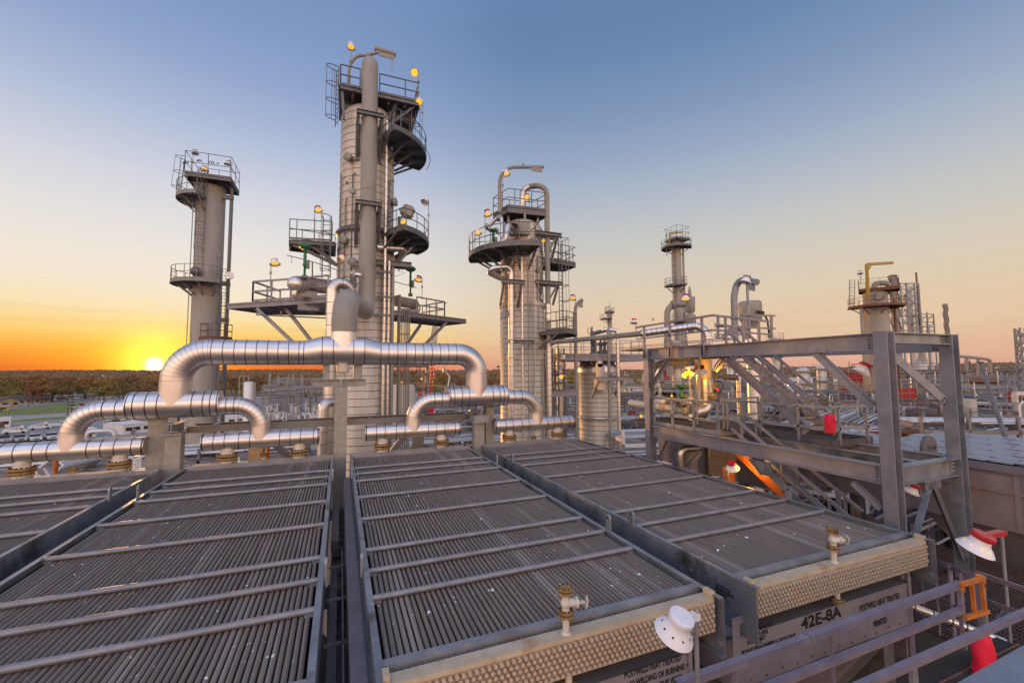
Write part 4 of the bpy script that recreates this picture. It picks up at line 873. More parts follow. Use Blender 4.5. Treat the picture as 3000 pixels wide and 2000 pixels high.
for xx,mt,tp in ((540,'grey',950),(617,'alu_dull',960)):
    a=P(zI(xx,1200),22.3); tz=P(zI(xx,tp),22.3).z; mb=MB(); mb.cyl((a.x,22.3,GZ),(a.x,22.3,tz),.095 if mt=='grey' else .115,14)
    if mt!='grey':
        z=GZ+7
        while z<tz: mb.ring((a.x,22.3,z),(0,0,1),.121,.016,14,1); z+=.3
        mb.tube(bend([(a.x,22.3,tz-.02),(a.x,22.3,tz+.2),(a.x-.9,22.6,tz+.25)],.3,6),.13,14)
    else: mb.tube(bend([(a.x,22.3,tz-.02),(a.x,22.3,tz+.15),(a.x+.5,22.9,tz+.25)],.2,6),.1,14)
    part('riser',mb,[M[mt],M['band']],t)
a=P(zI(560,1350),22.2); mb=MB(); mb.ibeam((a.x-1.1,22.15,a.z),(a.x+1.2,22.15,a.z),.24,.2,.02,.02); 
for s in (-.9,.8): mb.bar((a.x+s,22.2,a.z-.1),(a.x+s,23.0,a.z-1.1),.12,.12)
mb.cyl((a.x-.1,22.1,a.z+.2),(a.x+.35,22.1,a.z+.2),.1); mb.cyl((a.x+.8,22.1,a.z+.2),(a.x+1.15,22.1,a.z+.2),.1); part('pipe_bracket',mb,M['steel'],t)
mb=MB(); a=P(zH(1870,725),22.5); mb.tube(arc(VC,VR+.14,160,380,a.z,24),.08,10); part('girth_pipe',mb,M['alu_dull'],t)
# valve gear on vessel deck
a=P(zI(395,950),23.3); t6=thing('relief_valve','dark relief valve with handwheel standing on the deck above the squat vessel','valve',a); mb=MB(); mb.lathe([(.2,-1.5),(.2,-1.35),(.11,-1.3),(.11,-.6),(.18,-.55),(.18,-.4),(.12,-.3),(.12,.05),(.05,.1),(.05,.35),(.001,.36)],a,(0,0,1),14,0); mb.tube([a+V((0,0,-.1)),P(zI(540,925),23.3)],.13,14); part('body',mb,M['dark'],t6)
mb=MB(); c=P(zI(372,938),23.1); sd,up,d=frame((.3,-1,0)); mb.tube([c+(sd*cos(2*pi*k/16)+up*sin(2*pi*k/16))*.17 for k in range(17)],.02,6); part('handwheel',mb,M['dark'],t6)
for k,(p,s) in enumerate(((zI(420,1085),.2),(zI(470,1080),.2),(zI(505,1075),.17))):
    a=P(p,23.2); mb=MB(); mb.lathe([(s*.8,-.5),(s,-.4),(s,-.25),(s*.5,-.2),(s*.5,.1),(s*.9,.15),(s*.9,.3),(s*.3,.35),(s*.3,.7)],a,(0,0,1),12,0); solo('gate_valve',('low dark valve on the vessel deck, leftmost of the row of three','low dark valve on the vessel deck, middle of the row of three','low dark valve on the vessel deck, rightmost of the row of three')[k],'valve',mb,M['dark'],a)
# long pipe to the frame
a=P(zI(40,1040),20.4); b=PD(zI(830,960),17.2); c=PD(zI(1330,895),16.2); e=PD(zI(1383,1000),16.0)
t=thing('transfer_pipe','long sloping pipe from the domed column to the steel frame, its right half shiny clad','pipe',b)
mb=MB(); u=(b-a).normalized(); mb.tube(bend([V((a.x-.1,a.y,a.z+1.2)),V((a.x-.1,a.y,a.z)),b],.35,6),.112,16); part('bare_pipe',mb,M['grey'],t)
mb=MB(); pts=bend([b-u*.05,PD(zI(1400,880),16.1),V((PD(zI(1383,1000),16.0).x,PD(zI(1383,1000),16.0).y,e.z-1.2))],.5,8); mb.tube(pts,.145,18,0,False,gore=True); mb.disc(b-u*.05,-u,.145,18,0)
L=(pts[1]-pts[0]).length
for k in range(10): mb.ring(pts[0].lerp(pts[1],k/10+.02),pts[1]-pts[0],.15,.014,18,1)
for q0,q1 in zip(pts[1:-1],pts[2:]): mb.ring(q0,q1-q0,.15,.01,18,1)
part('clad_pipe',mb,[M['alu'],M['band']],t)
# ================================================================ slim column, far column and relief stack behind the frame
def small_column(c,r,zt,label,plats,m='shell_grey',name='slim_column'):
    t=thing(name,label,'column',V((c.x,c.y,GZ))); mb=MB(); mb.lathe([(r,GZ),(r,zt),(r*.8,zt+r*.4),(.001,zt+r*.55)],(c.x,c.y,0),(0,0,1),20,0)
    part('column_shell',mb,[M[m],M['band']],t)
    for z,a0,a1,rr_ in plats: sector(t,(c.x,c.y),z,r*1.02,rr_,a0,a1,M['dark'],.9,brk=2)
    return t
d=57; c=PD(zI(1130,500),d)
t=small_column(c,.58,PD(zI(1110,170),d).z,'slim grey column with top davit rising behind the steel frame',[(PD(zI(1085,215),d).z,90,330,1.9),(PD(zI(1080,550),d).z,150,270,1.7),(PD(zI(1090,860),d).z,150,300,1.6)])
mb=MB(); a=PD(zI(1067,235),d); b=PD(zI(1067,95),d); e=PD(zI(1178,92),d); mb.bar((a.x,a.y,a.z),(a.x,a.y,b.z),.14,.14); mb.bar((a.x,a.y,b.z),(e.x,e.y,b.z+.05),.14,.16); mb.bar((a.x,a.y,b.z-.6),(a.x+.5,a.y-.3,b.z),.09,.09); part('davit',mb,M['yellow'],t)
polydeck(t,[(c.x-1,c.y-1.2),(c.x+1.2,c.y-1.2),(c.x+1.2,c.y+1),(c.x-1,c.y+1)],PD(zI(1110,150),d).z,.15,M['dark'],1.6,ps=1)
ladder(t,c+V((-.95,-.45,-12)),V((c.x-.95,c.y-.45,PD(zI(1085,215),d).z)),(-1,-.5,0),.4)
mb=MB(); q=PD(zI(1180,300),d); mb.tube(bend([V((c.x,c.y-.3,PD(zI(1110,130),d).z)),V((q.x,q.y,PD(zI(1110,125),d).z)),V((q.x,q.y,GZ))],.6,5),.14,8); mb.cyl((q.x-.35,q.y,GZ),(q.x-.35,q.y,PD(zI(1160,480),d).z),.09,6); part('downcomer_pipe',mb,M['grey'],t)
for p,lab in ((zI(1035,90),'thin aerial mast on the left of the slim column top'),(zI(1122,80),'thin aerial mast at the centre of the slim column top')):
    a=PD(p,d); mb=MB(); mb.cyl(a,a-V((0,0,3.2)),.05,6); solo('aerial',lab,'aerial',mb,M['dark'],a-V((0,0,3.2)))
d=95; c=PD(zI(547,850),d); t=small_column(c,.5,PD(zI(547,765),d).z,'small distant column with little railed top, left of the slim grey column',[(PD(zI(547,775),d).z,0,359,1.1),(PD(zI(510,835),d).z,150,250,2.2)])
mb=MB(); mb.bar(c+V((-.9,0,2)),V((c.x-.9,c.y,PD(zI(530,725),d).z)),.1,.1); mb.bar(V((c.x-.9,c.y,PD(zI(530,728),d).z)),V((c.x+.4,c.y,PD(zI(530,735),d).z)),.1,.1); mb.cyl((c.x,c.y,PD(zI(547,765),d).z),(c.x,c.y,PD(zI(547,700),d).z),.06,5); part('davit',mb,M['dark'],t)
# relief valve stack
d=19; t=thing('relief_stack','grey wrapped relief valve with elbow and red capped lamp in front of the slim column','valve',PD(zI(1230,1000),d))
mb=MB(); mb.tube(bend([PD(zI(1040,1250),d),PD(zI(1042,710),d),PD(zI(1205,708),d)],.45,7),.13,16); part('elbow',mb,M['grey'],t)
mb=MB(); a=PD(zI(1240,705),d); mb.lathe([(.001,-1.3),(.12,-1.3),(.13,-.9),(.22,-.86),(.23,-.6),(.21,-.5),(.12,-.45),(.12,-.40),(.19,-.36),(.20,-.1),(.215,.25),(.2,.31),(.07,.33),(.07,.6),(.045,.61),(.035,.77),(.001,.78)],a,(0,0,1),18,0); part('wrapped_body',mb,M['grey'],t)
mb=MB(); b=PD(zI(1090,715),d); flange(mb,b,PD(zI(1200,708),d)-b,.2,.04,bolts=10); part('pipe_flange',mb,[M['grey'],M['bolt']],t)
mb=MB(); mb.cyl(PD(zI(1065,640+370),d),PD(zI(1065,1330),d),.13,14); part('riser',mb,M['grey'],t)
lamp(PD(zI(1200,655),18.4),PD(zI(1215,760),18.5),'red capped lit lamp tucked beside the grey wrapped relief valve',(-.4,-.35,-.8),'red',True,1.15)
lamp(PD(zI(757,858),22),PD(zI(776,1010),22),'unlit red capped lamp on a thin pole left of the steel frame top',(-.4,-.35,-.85),'red',False,1.0)
# tank-like bucket on upper deck and crook pipe
d=14.5; t=thing('davit_crook','thick grey crook shaped davit pipe with pad eye on the frame top deck','davit',PD(zI(1625,1000),d))
mb=MB(); pts=bend([PD(zI(1628,1010),d),PD(zI(1618,640),d),PD(zI(1650,495),d),PD(zI(1815,520),d-.9)],.7,8); mb.tube(pts,.105,18); mb.cyl(PD(zI(1628,840),d),PD(zI(1628,825),d),.14,18); part('crook_pipe',mb,M['galv'],t)
mb=MB(); a=PD(zI(1740,535),d-.6); b=PD(zI(1800,545),d-.8); mb.plate([a,b,b-V((0,0,.2)),a-V((0,0,.2))],.03); part('pad_eye',mb,M['galv'],t)
mb=MB(); a=PD(zI(1600,910),d); 
for x0,x1 in ((1605,1520),(1665,1730)): mb.bar(PD(zI(x0,905),d),PD(zI(x1,1005),d),.1,.13)
part('brace',mb,M['steel'],t)
lamp(PD(zI(1722,500),13.2),PD(zI(1752,1005),13.2),'white lamp with grey cap on a long pole beside the crook davit',(-.55,.25,-.6),'grey',False,.95,mr=.05)
d=24; a=PD(zI(1758,770),d); t=thing('wrapped_tank','grey cloth wrapped tank head seen behind the crook davit','tank',V((a.x,a.y,GZ))); mb=MB(); mb.lathe([(.3,-1.6),(.32,-.75),(.42,-.68),(.56,-.5),(.6,.2),(.585,.5),(.5,.56),(.001,.62)],a,(0,0,1),24,0); part('wrap',mb,M['grey'],t)
mb=MB(); mb.lathe([(.33,-1),(.33,GZ-a.z)],a,(0,0,1),20,0); part('leg_riser',mb,M['alu_dull'],t)
mb=MB(); mb.bar(PD(zI(1790,692),d),PD(zI(1828,682),d),.12,.14); part('bar_handle',mb,M['yellow'],t)
mb=MB(); mb.tube(bend([PD(zI(1810,780),d-2),PD(zI(1900,800),d-2),PD(zI(1925,1000),d-2)],.5,6),.045,8); mb.bar(PD(zI(1810,780),d-2),PD(zI(1870,788),d-2),.2,.2); part('hose',mb,M['black'],t)
M['grey_warm']=mat('cream_painted_pipe',(.50,.42,.31),(.42,.35,.26),2,.5,0,.04,30)
M['bolt2']=mat('dark_bolt',(.10,.10,.105),None,3,.5,.4)
# ================================================================ steel frame at right
X0,X1,Y0,Y1=8.5,10.48,4.35,10.3
t=thing('steel_portal_structure','big open frame of grey steel beams and posts at right with bolted joints','steel frame',(9.5,7,-4.6)); FR=t
def wcol(x,y,z0,z1,w=.2,d=.23):
    mb=MB(); mb.box(x-d/2,x-d/2+.024,y-w/2,y+w/2,z0,z1); mb.box(x+d/2-.024,x+d/2,y-w/2,y+w/2,z0,z1); mb.box(x-d/2+.024,x+d/2-.024,y-.012,y+.012,z0,z1); return mb
for x,y,z0,z1,m in ((X0,Y0,-4.6,.62,'steel'),(X1,Y0,-4.6,.615,'galv_blue'),(X0,Y1,-7,.62,'steel'),(X1,Y1,-7,.62,'steel')):
    part('post',wcol(x,y,z0,z1),M[m],t)
def bolts(mb,x,y,z0,z1,ax,n,cols,sp,m=1):
    for i in range(n):
        for c in cols:
            z=z0+(z1-z0)*(i+.5)/n
            p=V((x,y,z))+ (V((0,c,0)) if ax=='x' else V((c,0,0))); d=V((-1,0,0)) if ax=='x' else V((0,-1,0)); mb.cyl(p,p+d*.022,.014,6,m)
for z0,z1,xs in ((.3,.6,(X0,X1)),(-1.93,-1.62,(X0,X1))):
    for x in xs:
        mb=MB(); mb.ibeam((x,Y0+.12,(z0+z1)/2),(x,Y1-.12,(z0+z1)/2),z1-z0,.17,.02,.014)
        part('long_beam',mb,M['steel'],t)
        mb=MB(); mb.box(x-.022,x-.008,Y0+.115,Y0+.24,z0+.03,z1-.025); bolts(mb,x-.022,Y0+.175,z0+.03,z1-.03,'x',5,(-.03,.03),0); part('bolted_clip',mb,[M['galv'],M['bolt2'] if 'bolt2' in M else M['dark']],t)
for y,z0,z1 in ((Y0,.42,.61),(Y0,-1.93,-1.62),(Y1,.3,.6)):
    mb=MB(); mb.ibeam((X0+.12,y,(z0+z1)/2),(X1-.12,y,(z0+z1)/2),z1-z0,.16,.02,.014); part('cross_beam',mb,M['galv_blue'],t)
    mb=MB(); mb.box(X1-.26,X1-.118,y-.022,y-.008,z0+.03,z1-.03); bolts(mb,X1-.19,y-.022,z0+.03,z1-.03,'y',4 if z1-z0>.2 else 3,(-.035,.035),0); part('bolted_clip',mb,[M['galv'],M['dark']],t)
mb=MB(); mb.ibeam((9.46,Y0+.1,-1.78),(9.46,Y1,-1.78),.3,.16,.02,.014); part('long_beam',mb,M['galv_blue'],t)
# braces
def brace(a,b,w=.11,h=.11,m='steel',gus=None):
    mb=MB(); a=V(a); b=V(b); mb.bar(a,b,w,.014); mb.bar(a,b,.014,h,0,(0,0,1),(w/2-.007,-h/2)); 
    part('brace',mb,M[m],t)
a=PX(zJ(245,850),X0); b=PX(zJ(700,1270),X0); brace(a,b,.09,.12)
mb=MB(); mb.plate([a+V((-.01,.2,.02)),a+V((-.01,-.18,.02)),a+V((-.01,-.16,-.12)),a+V((-.01,.02,-.12))],.014); part('gusset',mb,M['steel'],t)
a=P(zJ(830,905),Y0); b=P(zJ(1215,1240),Y0); mb=MB(); mb.bar(a+V((0,-.02,0)),b+V((0,-.02,0)),.02,.17); 
for dx,dz in ((-.12,.02),(-.05,.06),(-.05,-.05),(.02,0)): mb.cyl(b+V((dx,-.03,dz)),b+V((dx,-.055,dz)),.022,8,1)
part('flat_brace',mb,[M['galv'],M['dark']],t)
brace(PX(zK(415,255),X0),PX(zK(238,525),X0),.09,.1); brace(PX(zK(840,262),X1-.3),PX(zK(765,355),X1-.3),.09,.09)
ap=P(zL(1345,665),Y0); brace(ap+V((-.05,0,0)),P(zL(1190,1180),Y0),.1,.1,'galv_blue'); brace(ap+V((.06,.02,0)),P(zL(1660,1420),Y0),.1,.1,'dark')
mb=MB(); q=P(zL(1345,640),Y0); mb.box(q.x-.25,q.x+.25,Y0-.02,Y0-.005,-2.1,-1.93); part('gusset',mb,M['galv_blue'],t)
# braces below the near long beam
a=PX(zK(1120,1060),X0); b=PX(zK(1430,1380),X0); mb=MB(); mb.bar(a,b+(b-a)*.25,.02,.15); mb.plate([a+V((-.02,.3,.05)),a+V((-.02,-.25,.05)),a+V((-.02,-.35,-.2)),a+V((-.02,0,-.25))],.015); c=PX(zS(1405,765),X0); mb.cyl(c+V((-.03,0,0)),c+V((.02,0,0)),.13,16); mb.cyl(c+V((-.034,0,0)),c+V((-.031,0,0)),.03,10,1); part('flat_brace',mb,[M['galv_blue'],M['dark']],t)
for q0,q1,lab in ((zK(400,890),zK(335,1035),0),(zK(650,965),zK(540,1080),1)):
    brace(PX(q0,X0+.1),PX(q1,X0+.1),.1,.1)
a=PX(zK(1840,1195),X0); b=PX(zK(2060,1400),X0); brace(a,b,.06,.1)
# stairs
def stairs(lab,xa,xb,top,bot,n,m='steel',mnear=None,name='steel_stair',handr=True,hh=.72):
    ty,tz=top; by,bz=bot; s=thing(name,lab,'stair',((xa+xb)/2,by,bz),'stairs in the steel frame')
    for x,mm in ((xa,mnear or m),(xb,m)):
        mb=MB(); mb.chan((x,ty,tz),(x,by,bz),.22,.05,1 if x==xa else -1,.014); part('stringer',mb,M[mm],s)
    for k in range(n):
        f=(k+.6)/n; y=ty+(by-ty)*f; z=tz+(bz-tz)*f+.02; mb=MB(); mb.box(xa+.02,xb-.02,y-.09,y+.09,z-.02,z); mb.box(xa+.02,xb-.02,y-.095,y-.08,z-.045,z+.004,1); part('tread',mb,[M['grate'],M['galv']],s)
    if handr:
        for x in (xa,xb):
            mb=MB(); u=V((0,0,1)); A=V((x,ty,tz)); B=V((x,by,bz))
            for h in (hh,hh*.55): mb.bar(A+u*h,B+u*h,.045,.055)
            for f in (.12,.5,.88): q=A.lerp(B,f); mb.bar(q,q+u*hh,.04,.04)
            part('handrail',mb,M[m],s)
    return s
stairs('upper steel stair descending from the top deck to the railed landing with the red cover',9.62,10.3,(8.5,.30),(6.45,-1.38),9)
stairs('lower steel stair with orange lit side going down below the long beam',8.86,9.34,(7.8,-1.83),(5.3,-3.46),8,'steel','oranged')
# lower decks
DZ=-1.6
t2=thing('grating_landing','railed grating landing in the steel frame where the upper stair ends','landing',(10.2,7,-1.7))
mb=MB(); mb.box(9.56,10.95,5.93,8.6,DZ-.03,DZ); 
for k in range(44): mb.box(9.57,10.94,5.95+k*.06,5.962+k*.06,DZ,DZ+.008)
for a,b in (((9.55,5.93),(9.55,8.6)),((9.55,5.93),(10.95,5.93)),((10.95,5.93),(10.95,8.6))): mb.bar((*a,DZ+.01),(*b,DZ+.01),.015,.16)
for x in (9.7,10.8): mb.bar((x,5.95,DZ-.12),(x,8.6,DZ-.12),.08,.16)
part('deck',mb,M['grate'],t2)
part('railing',rail([V((9.55,8.5,DZ)),V((9.55,5.93,DZ)),V((10.95,5.93,DZ)),V((10.95,8.6,DZ))],.78,(.42,),.9,.024,0,sq=True),M['galv'],t2)
t2=thing('grating_landing','railed grating deck carrying the valves at the far end of the steel frame','landing',(9.3,9.4,-1.7))
mb=MB(); mb.box(8.6,11.3,8.65,11.5,DZ-.03,DZ); mb.box(8.6,9.4,7.85,8.64,DZ-.03,DZ)
for k in range(40): mb.box(8.61,11.29,8.7+k*.07,8.712+k*.07,DZ,DZ+.008)
part('deck',mb,M['grate'],t2)
part('railing',rail([V((8.55,10.2,DZ)),V((8.55,7.9,DZ))],.78,(.42,),.85,.026,.1,sq=True),M['galv'],t2)
part('railing',rail([V((9.42,7.9,DZ)),V((9.42,8.6,DZ)),V((11.2,8.9,DZ))],.78,(.42,),.8,.024,0,sq=True),M['galv'],t2)
# red covers
def cover(p,h,r,lab):
    t=thing('extinguisher_cover',lab,'cover',p,'red cloth covers'); mb=MB(); n=18; k=10; vs=[]; fs=[]; rg=random.Random(5)
    prof=[(1.0,0),(1.02,.15),(1.0,.3),(.98,.45),(1.03,.6),(1.0,.72),(.95,.8),(.8,.89),(.5,.96),(.03,1)]
    for i,(q,z) in enumerate(prof):
        for j in range(n):
            a=2*pi*j/n; w=1+.07*sin(3*a+i*1.3)*(1-.5*(i>6))+rg.uniform(-.03,.03); vs.append((p[0]+r*q*w*cos(a),p[1]+r*q*w*.75*sin(a),p[2]+h*z))
    for i in range(len(prof)-1):
        for j in range(n): fs.append((i*n+j,i*n+(j+1)%n,(i+1)*n+(j+1)%n,(i+1)*n+j))
    mb.add(vs,fs,0,True); part('cloth',mb,M['pink'],t)
    mb=MB(); mb.tube([(p[0]+r*1.04*cos(2*pi*j/16),p[1]+r*.8*sin(2*pi*j/16),p[2]+h*.27) for j in range(17)],.008,5,0,False); part('strap',mb,M['pink'],t); return t
b=P(zK(1655,825),5.86); cover((b.x,5.86,b.z),P(zK(1655,680),5.86).z-b.z,.115,'small bright red cover hanging on the landing railing under the upper stair')
b=P(zR(1720,1400),2.45); cover((b.x,2.45,b.z-.12),P(zR(1690,870),2.45).z-b.z+.12,.105,'big bright red cover standing at the lower right corner beyond the walkway rail')
# upper deck of frame
UZ=.63
t2=thing('upper_deck','railed top deck on the far part of the steel frame below the shiny pipe','deck',(9.5,9,.6))
mb=MB(); mb.box(8.62,11.2,8.55,11.8,UZ-.02,UZ+.01); part('deck',mb,M['grate'],t2)
q=[PX(zI(x,1050),X0-.09) for x in (850,1070,1350)]
mb=MB()
for p in q: mb.bar((X0-.1,p.y,.32),(X0-.1,p.y,UZ+.68),.05,.05); mb.box(X0-.125,X0-.088,p.y-.06,p.y+.06,.33,.6)
a=V((X0-.1,q[0].y+.35,UZ+.66)); b=V((X0-.1,q[2].y-.35,UZ+.68)); mb.bar(a,b,.06,.05); mb.bar(a-V((0,0,.36)),b-V((0,0,.36)),.05,.045)
for dz in (.05,.09): mb.bar(V((X0-.1,q[0].y+.7,UZ+dz)),V((X0-.1,q[2].y-.8,UZ+dz)),.02,.02)
e=V((11.0,8.3,UZ+.68)); mb.bar(b,e,.05,.05); mb.bar(b-V((0,0,.36)),e-V((0,0,.36)),.045,.045)
for f in (.2,.5,.8): p=b.lerp(e,f); mb.bar(p,p-V((0,0,.68)),.045,.045)
part('railing',mb,M['steel'],t2)
d=12.6; mb=MB()
for y in (878,990): mb.bar(PD(zI(1450,y),d),PD(zI(1640,y+25),d),.06,.05)
for y in (808,918): mb.bar(PD(zI(1680,y-10),d),PD(zI(1970,y),d+2),.055,.05)
for x in (1480,1720,1940): mb.bar(PD(zI(x,1005),d+.5),PD(zI(x,800),d+.5),.06,.06)
for y in (900,970): mb.bar(PD(zI(1455,y),d),PD(zI(1720,y),d+.5),.04,.05)
part('far_railing',mb,M['steel'],t2)
# ---------------------------------------------------------------- valve station on the far deck
d=13.5
t=thing('orange_lit_riser','fat vertical pipe lit orange by a lamp, its lower half clad in shiny metal','pipe',PD(zK(695,640),d)); mb=MB(); a=PD(zK(695,240),d); b=PD(zK(698,435),d); c=PD(zK(700,580),d); mb.cyl((b.x,b.y,a.z+.4),b,.19,20); part('bare_pipe',mb,M['grey_warm'],t)
mb=MB(); pts=bend([b+V((0,0,.06)),V((b.x,b.y,c.z-.25)),PD(zK(590,680),d-.3)],.3,7); mb.tube(pts,.22,20,0,True,gore=True)
for k in range(3): mb.ring((b.x,b.y,b.z-.35-k*.35),(0,0,1),.225,.016,20,1)
part('clad_pipe',mb,[M['alu'],M['band']],t); mb=MB(); e=PD(zK(710,820),d); f=PD(zK(705,640),d); mb.cyl((f.x,f.y,f.z),(f.x,f.y,e.z),.1,16); part('support_leg',mb,M['cream_v'],t)
d=13.8; t=thing('valve_manifold','horizontal cream pipe with bolted flanges and two white valves on the far deck','pipe',PD(zK(300,640),d)); mb=MB(); pts=[PD(zK(130,600),d+1),PD(zK(300,628),d),PD(zK(560,660),d-.4),PD(zK(650,670),d-.5)]; mb.tube(pts,[.11,.115,.115,.115],16); mb.ball(pts[0],.115); part('pipe_run',mb,M['cream_v'],t)
for f in (.25,.62,.93):
    q=pts[1].lerp(pts[2],f); mb=MB(); flange(mb,q,pts[2]-pts[1],.175,.03,bolts=10); part('pipe_flange',mb,[M['cream_v'],M['flange_rust']],t)
for k,(xx,yy) in enumerate(((352,600),(585,610))):
    a=PD(zK(xx,yy),d); mb=MB(); mb.lathe([(.13,-.1),(.14,.0),(.18,.03),(.18,.1),(.15,.12),(.16,.2),(.1,.26),(.05,.29),(.05,.52),(.02,.53),(.02,.72)],a+V((0,0,-.02)),(0,0,1),18,0); v=part('gate_valve',mb,M['wpipe'],t)
    mb=MB(); q=a+V((0,0,.66)); mb.tube([q+V((.15*cos(2*pi*j/18),.15*sin(2*pi*j/18),0)) for j in range(19)],.018,6); mb.bar(q-V((.15,0,0)),q+V((.15,0,0)),.02,.02); part('handwheel',mb,M['blue'] if k==0 else M['wpipe'],v)
g=PD(zK(515,605),13.2); valve_green(g,.58,'dark green control valve between the two white valves on the far deck',.18)
t=thing('grey_elbow_line','bent grey pipe from the flanged end behind the far frame post','pipe',PD(zK(290,700),14.5)); mb=MB(); d=14.5; mb.tube(bend([PD(zK(285,1050),d),PD(zK(285,295),d),PD(zK(660,292),d)],.45,8),.105,16); part('pipe_run',mb,M['grey'],t); mb=MB(); flange(mb,PD(zK(628,292),d),PD(zK(660,292),d)-PD(zK(500,292),d),.17,.03,bolts=10); part('pipe_flange',mb,[M['grey_warm'],M['bolt']],t)
lamp(PD(zK(556,368),12.9),PD(zK(575,480),12.9),'lit white lamp with flared hood beside the orange-lit riser',(-.25,-.5,-.7),'white',True,.95,0)
lamp(PD(zK(662,350),12.4),PD(zK(640,820),12.4),'lit lamp with red cap right against the orange-lit riser',(.35,.25,-.8),'red',True,.9,75,mr=.03)
a=PD(zK(586,706),12.8); lamp(a,a+V((.1,.2,.4)),'bare star bright lamp under the cream flanged pipe',(-.2,-.75,-.5),'grey',True,.55,0)
t=thing('actuator_cluster','dark valve actuator with black cable loop right of the orange-lit riser','valve',PD(zK(780,560),13)); d=13; mb=MB(); mb.blob(PD(zK(775,480),d),(.12,.1,.15),0,3); mb.blob(PD(zK(760,560),d),(.14,.12,.16),0,5); mb.cyl(PD(zK(770,400),d),PD(zK(930,402),d),.05,10); mb.cyl(PD(zK(845,402),d),PD(zK(935,405),d),.085,12); part('actuator',mb,M['dark'],t); mb=MB(); mb.tube(bend([PD(zK(768,480),d-.2),PD(zK(765,330),d-.2),PD(zK(800,270),d-.2),PD(zK(850,262),d-.2)],.2,6),.018,6); mb.tube(bend([PD(zK(770,430),d-.2),PD(zK(830,440),d-.2),PD(zK(825,500),d-.2),PD(zK(790,540),d-.2)],.2,6),.018,6); part('cable',mb,M['black'],t); mb=MB(); mb.blob(PD(zK(795,500),d-.3),(.06,.06,.06),0,1); part('indicator',mb,M['red'],t)
t=thing('clad_riser','slim clad riser with orange lit left edge behind the landing rail','pipe',PD(zK(950,780),13.2)); d=13.2; mb=MB(); a=PD(zK(948,380),d); b=PD(zK(955,900),d); mb.cyl((a.x,a.y,b.z),a,.07,14)
for k in range(9): mb.ring((a.x,a.y,b.z+.3+k*.25),(0,0,1),.074,.016,14,1)
part('pipe_run',mb,[M['alu_dull'],M['band']],t)
for k,(p0,p1,r) in enumerate(((zK(650,600),zK(650,240),.028),(zK(725,840),zK(728,1000),.018))):
    mb=MB(); mb.tube([PD(p0,12.2),PD(p1,12.2)],r,8); solo('conduit',('thin vertical conduit running up to the top beam beside the orange-lit riser','thin conduit with small bulb hanging from the long beam')[k],'conduit',mb,M['cream_v'],PD(p0,12.2))
mb=MB(); pts=bend([PX(zK(508,1090),X0+.35),PX(zK(508,955),X0+.35),PX(zK(650,945),X0+.9)],.18,7); mb.tube(pts,.1,16,0,True,gore=True); solo('clad_elbow','small shiny clad elbow below the long beam, left of the red capped lamp','pipe',mb,M['alu'],pts[0])
LAMPC=PX(zK(895,1075),8.35)
lamp(PX(zK(902,1082),8.4),PX(zK(868,1200),8.4)+V((0,0,-.5)),'red capped lamp just past the right edge of the rightmost bundle under the long beam',(.45,.25,-.85),'red',True,.78,0,mr=.03,holes=True)
mb=MB(); p=PX(zK(877,1160),8.9); mb.box(8.8,8.98,p.y-.09,p.y+.09,-4,p.z+.22); solo('orange_lit_post','short post glowing orange behind the red capped lamp below the long beam','post',mb,M['oranged'],(8.9,p.y,-4))
lamp(PX(zK(1905,345),8.9),PX(zK(1975,500),8.9),'red capped lamp in front of the distant pale column left of the near frame post',(-.35,.3,-.85),'red',True,.85,0,holes=True)
lamp(P(zL(1170,730),4.9),P(zL(1245,800),4.9),'red capped lamp half hidden under the lower cross beam',(-.15,.35,-.85),'red',True,.72,0,holes=True)
lamp(P(zN(1465,285),2.95),P(zN(1760,1230),2.95),'large red capped lamp on a galvanised pole beside the orange gate',(-.10,.36,-.84),'red',True,.98,0,mr=.024,holes=True)
lamp(P(zO(2010,985),2.6),P(zO(2170,1470),2.6)+V((.02,0,-.3)),'white capped lamp in front of the cream plug header with its pole in the foreground',(-.12,.42,-.9),'white',False,.76,0,mr=.022,holes=True)
# ================================================================ neighbouring cooler box with louvred roof
BX=12.0; BZ=-1.89
t=thing('duct_housing','large grey panelled housing with pale louvred roof at far right behind the frame','housing',(14,6,-5))
def rY(p): return PX(p,BX).y
mb=MB(); yf=13.5; mb.box(BX,BX+2.05,.2,yf,-3.1,BZ-.02); mb.box(BX+2.06,BX+4.6,.2,7.0,-3.1,BZ-.02)
for k in range(8): mb.box(BX-.03,BX-.002,.6+k*1.75,.68+k*1.75,-3.08,BZ-.12)
mb.box(BX-.05,BX-.002,.2,yf,-2.42,-2.38); mb.box(BX-.06,BX-.002,.2,yf,BZ-.14,BZ-.0); mb.box(BX-.05,BX-.002,.2,yf,-3.12,-3.06)
part('side_wall',mb,[M['boxd'],M['dark']],t)
mb=MB(); rows=34
for j in range(9):
    for k in range(rows if j<4 else 17):
        y=.3+k*.39+(.12 if j%2 else 0); x=BX+.06+j*.5; zz=BZ+ (.03)+(.012 if (j+k)%3==0 else 0); mb.hexa([(x,y,zz-.015),(x+.485,y,zz-.015),(x+.485,y+.36,zz+.0),(x,y+.36,zz+.0),(x,y,zz),(x+.485,y,zz),(x+.485,y+.36,zz+.025),(x,y+.36,zz+.025)])
part('louvred_roof',mb,M['louvre'],t)
for k,yy in enumerate((3.6,)):
    mb=MB(); pts=[V((BX+.2,yy+2.1,-3.13)),V((BX+.2,yy-2.1,-3.13)),V((BX+4.4,yy-2.1,-3.13)),V((BX+4.4,yy+2.1,-3.13))]; c=V((BX+2.3,yy,-5.0)); q=[c+(p-V((c.x,c.y,p.z)))*.55 for p in pts]; 
    vs=pts+q; mb.add(vs,[(0,1,5,4),(1,2,6,5),(2,3,7,6),(3,0,4,7),(4,5,6,7)]); part('hopper',mb,M['boxd'],t)
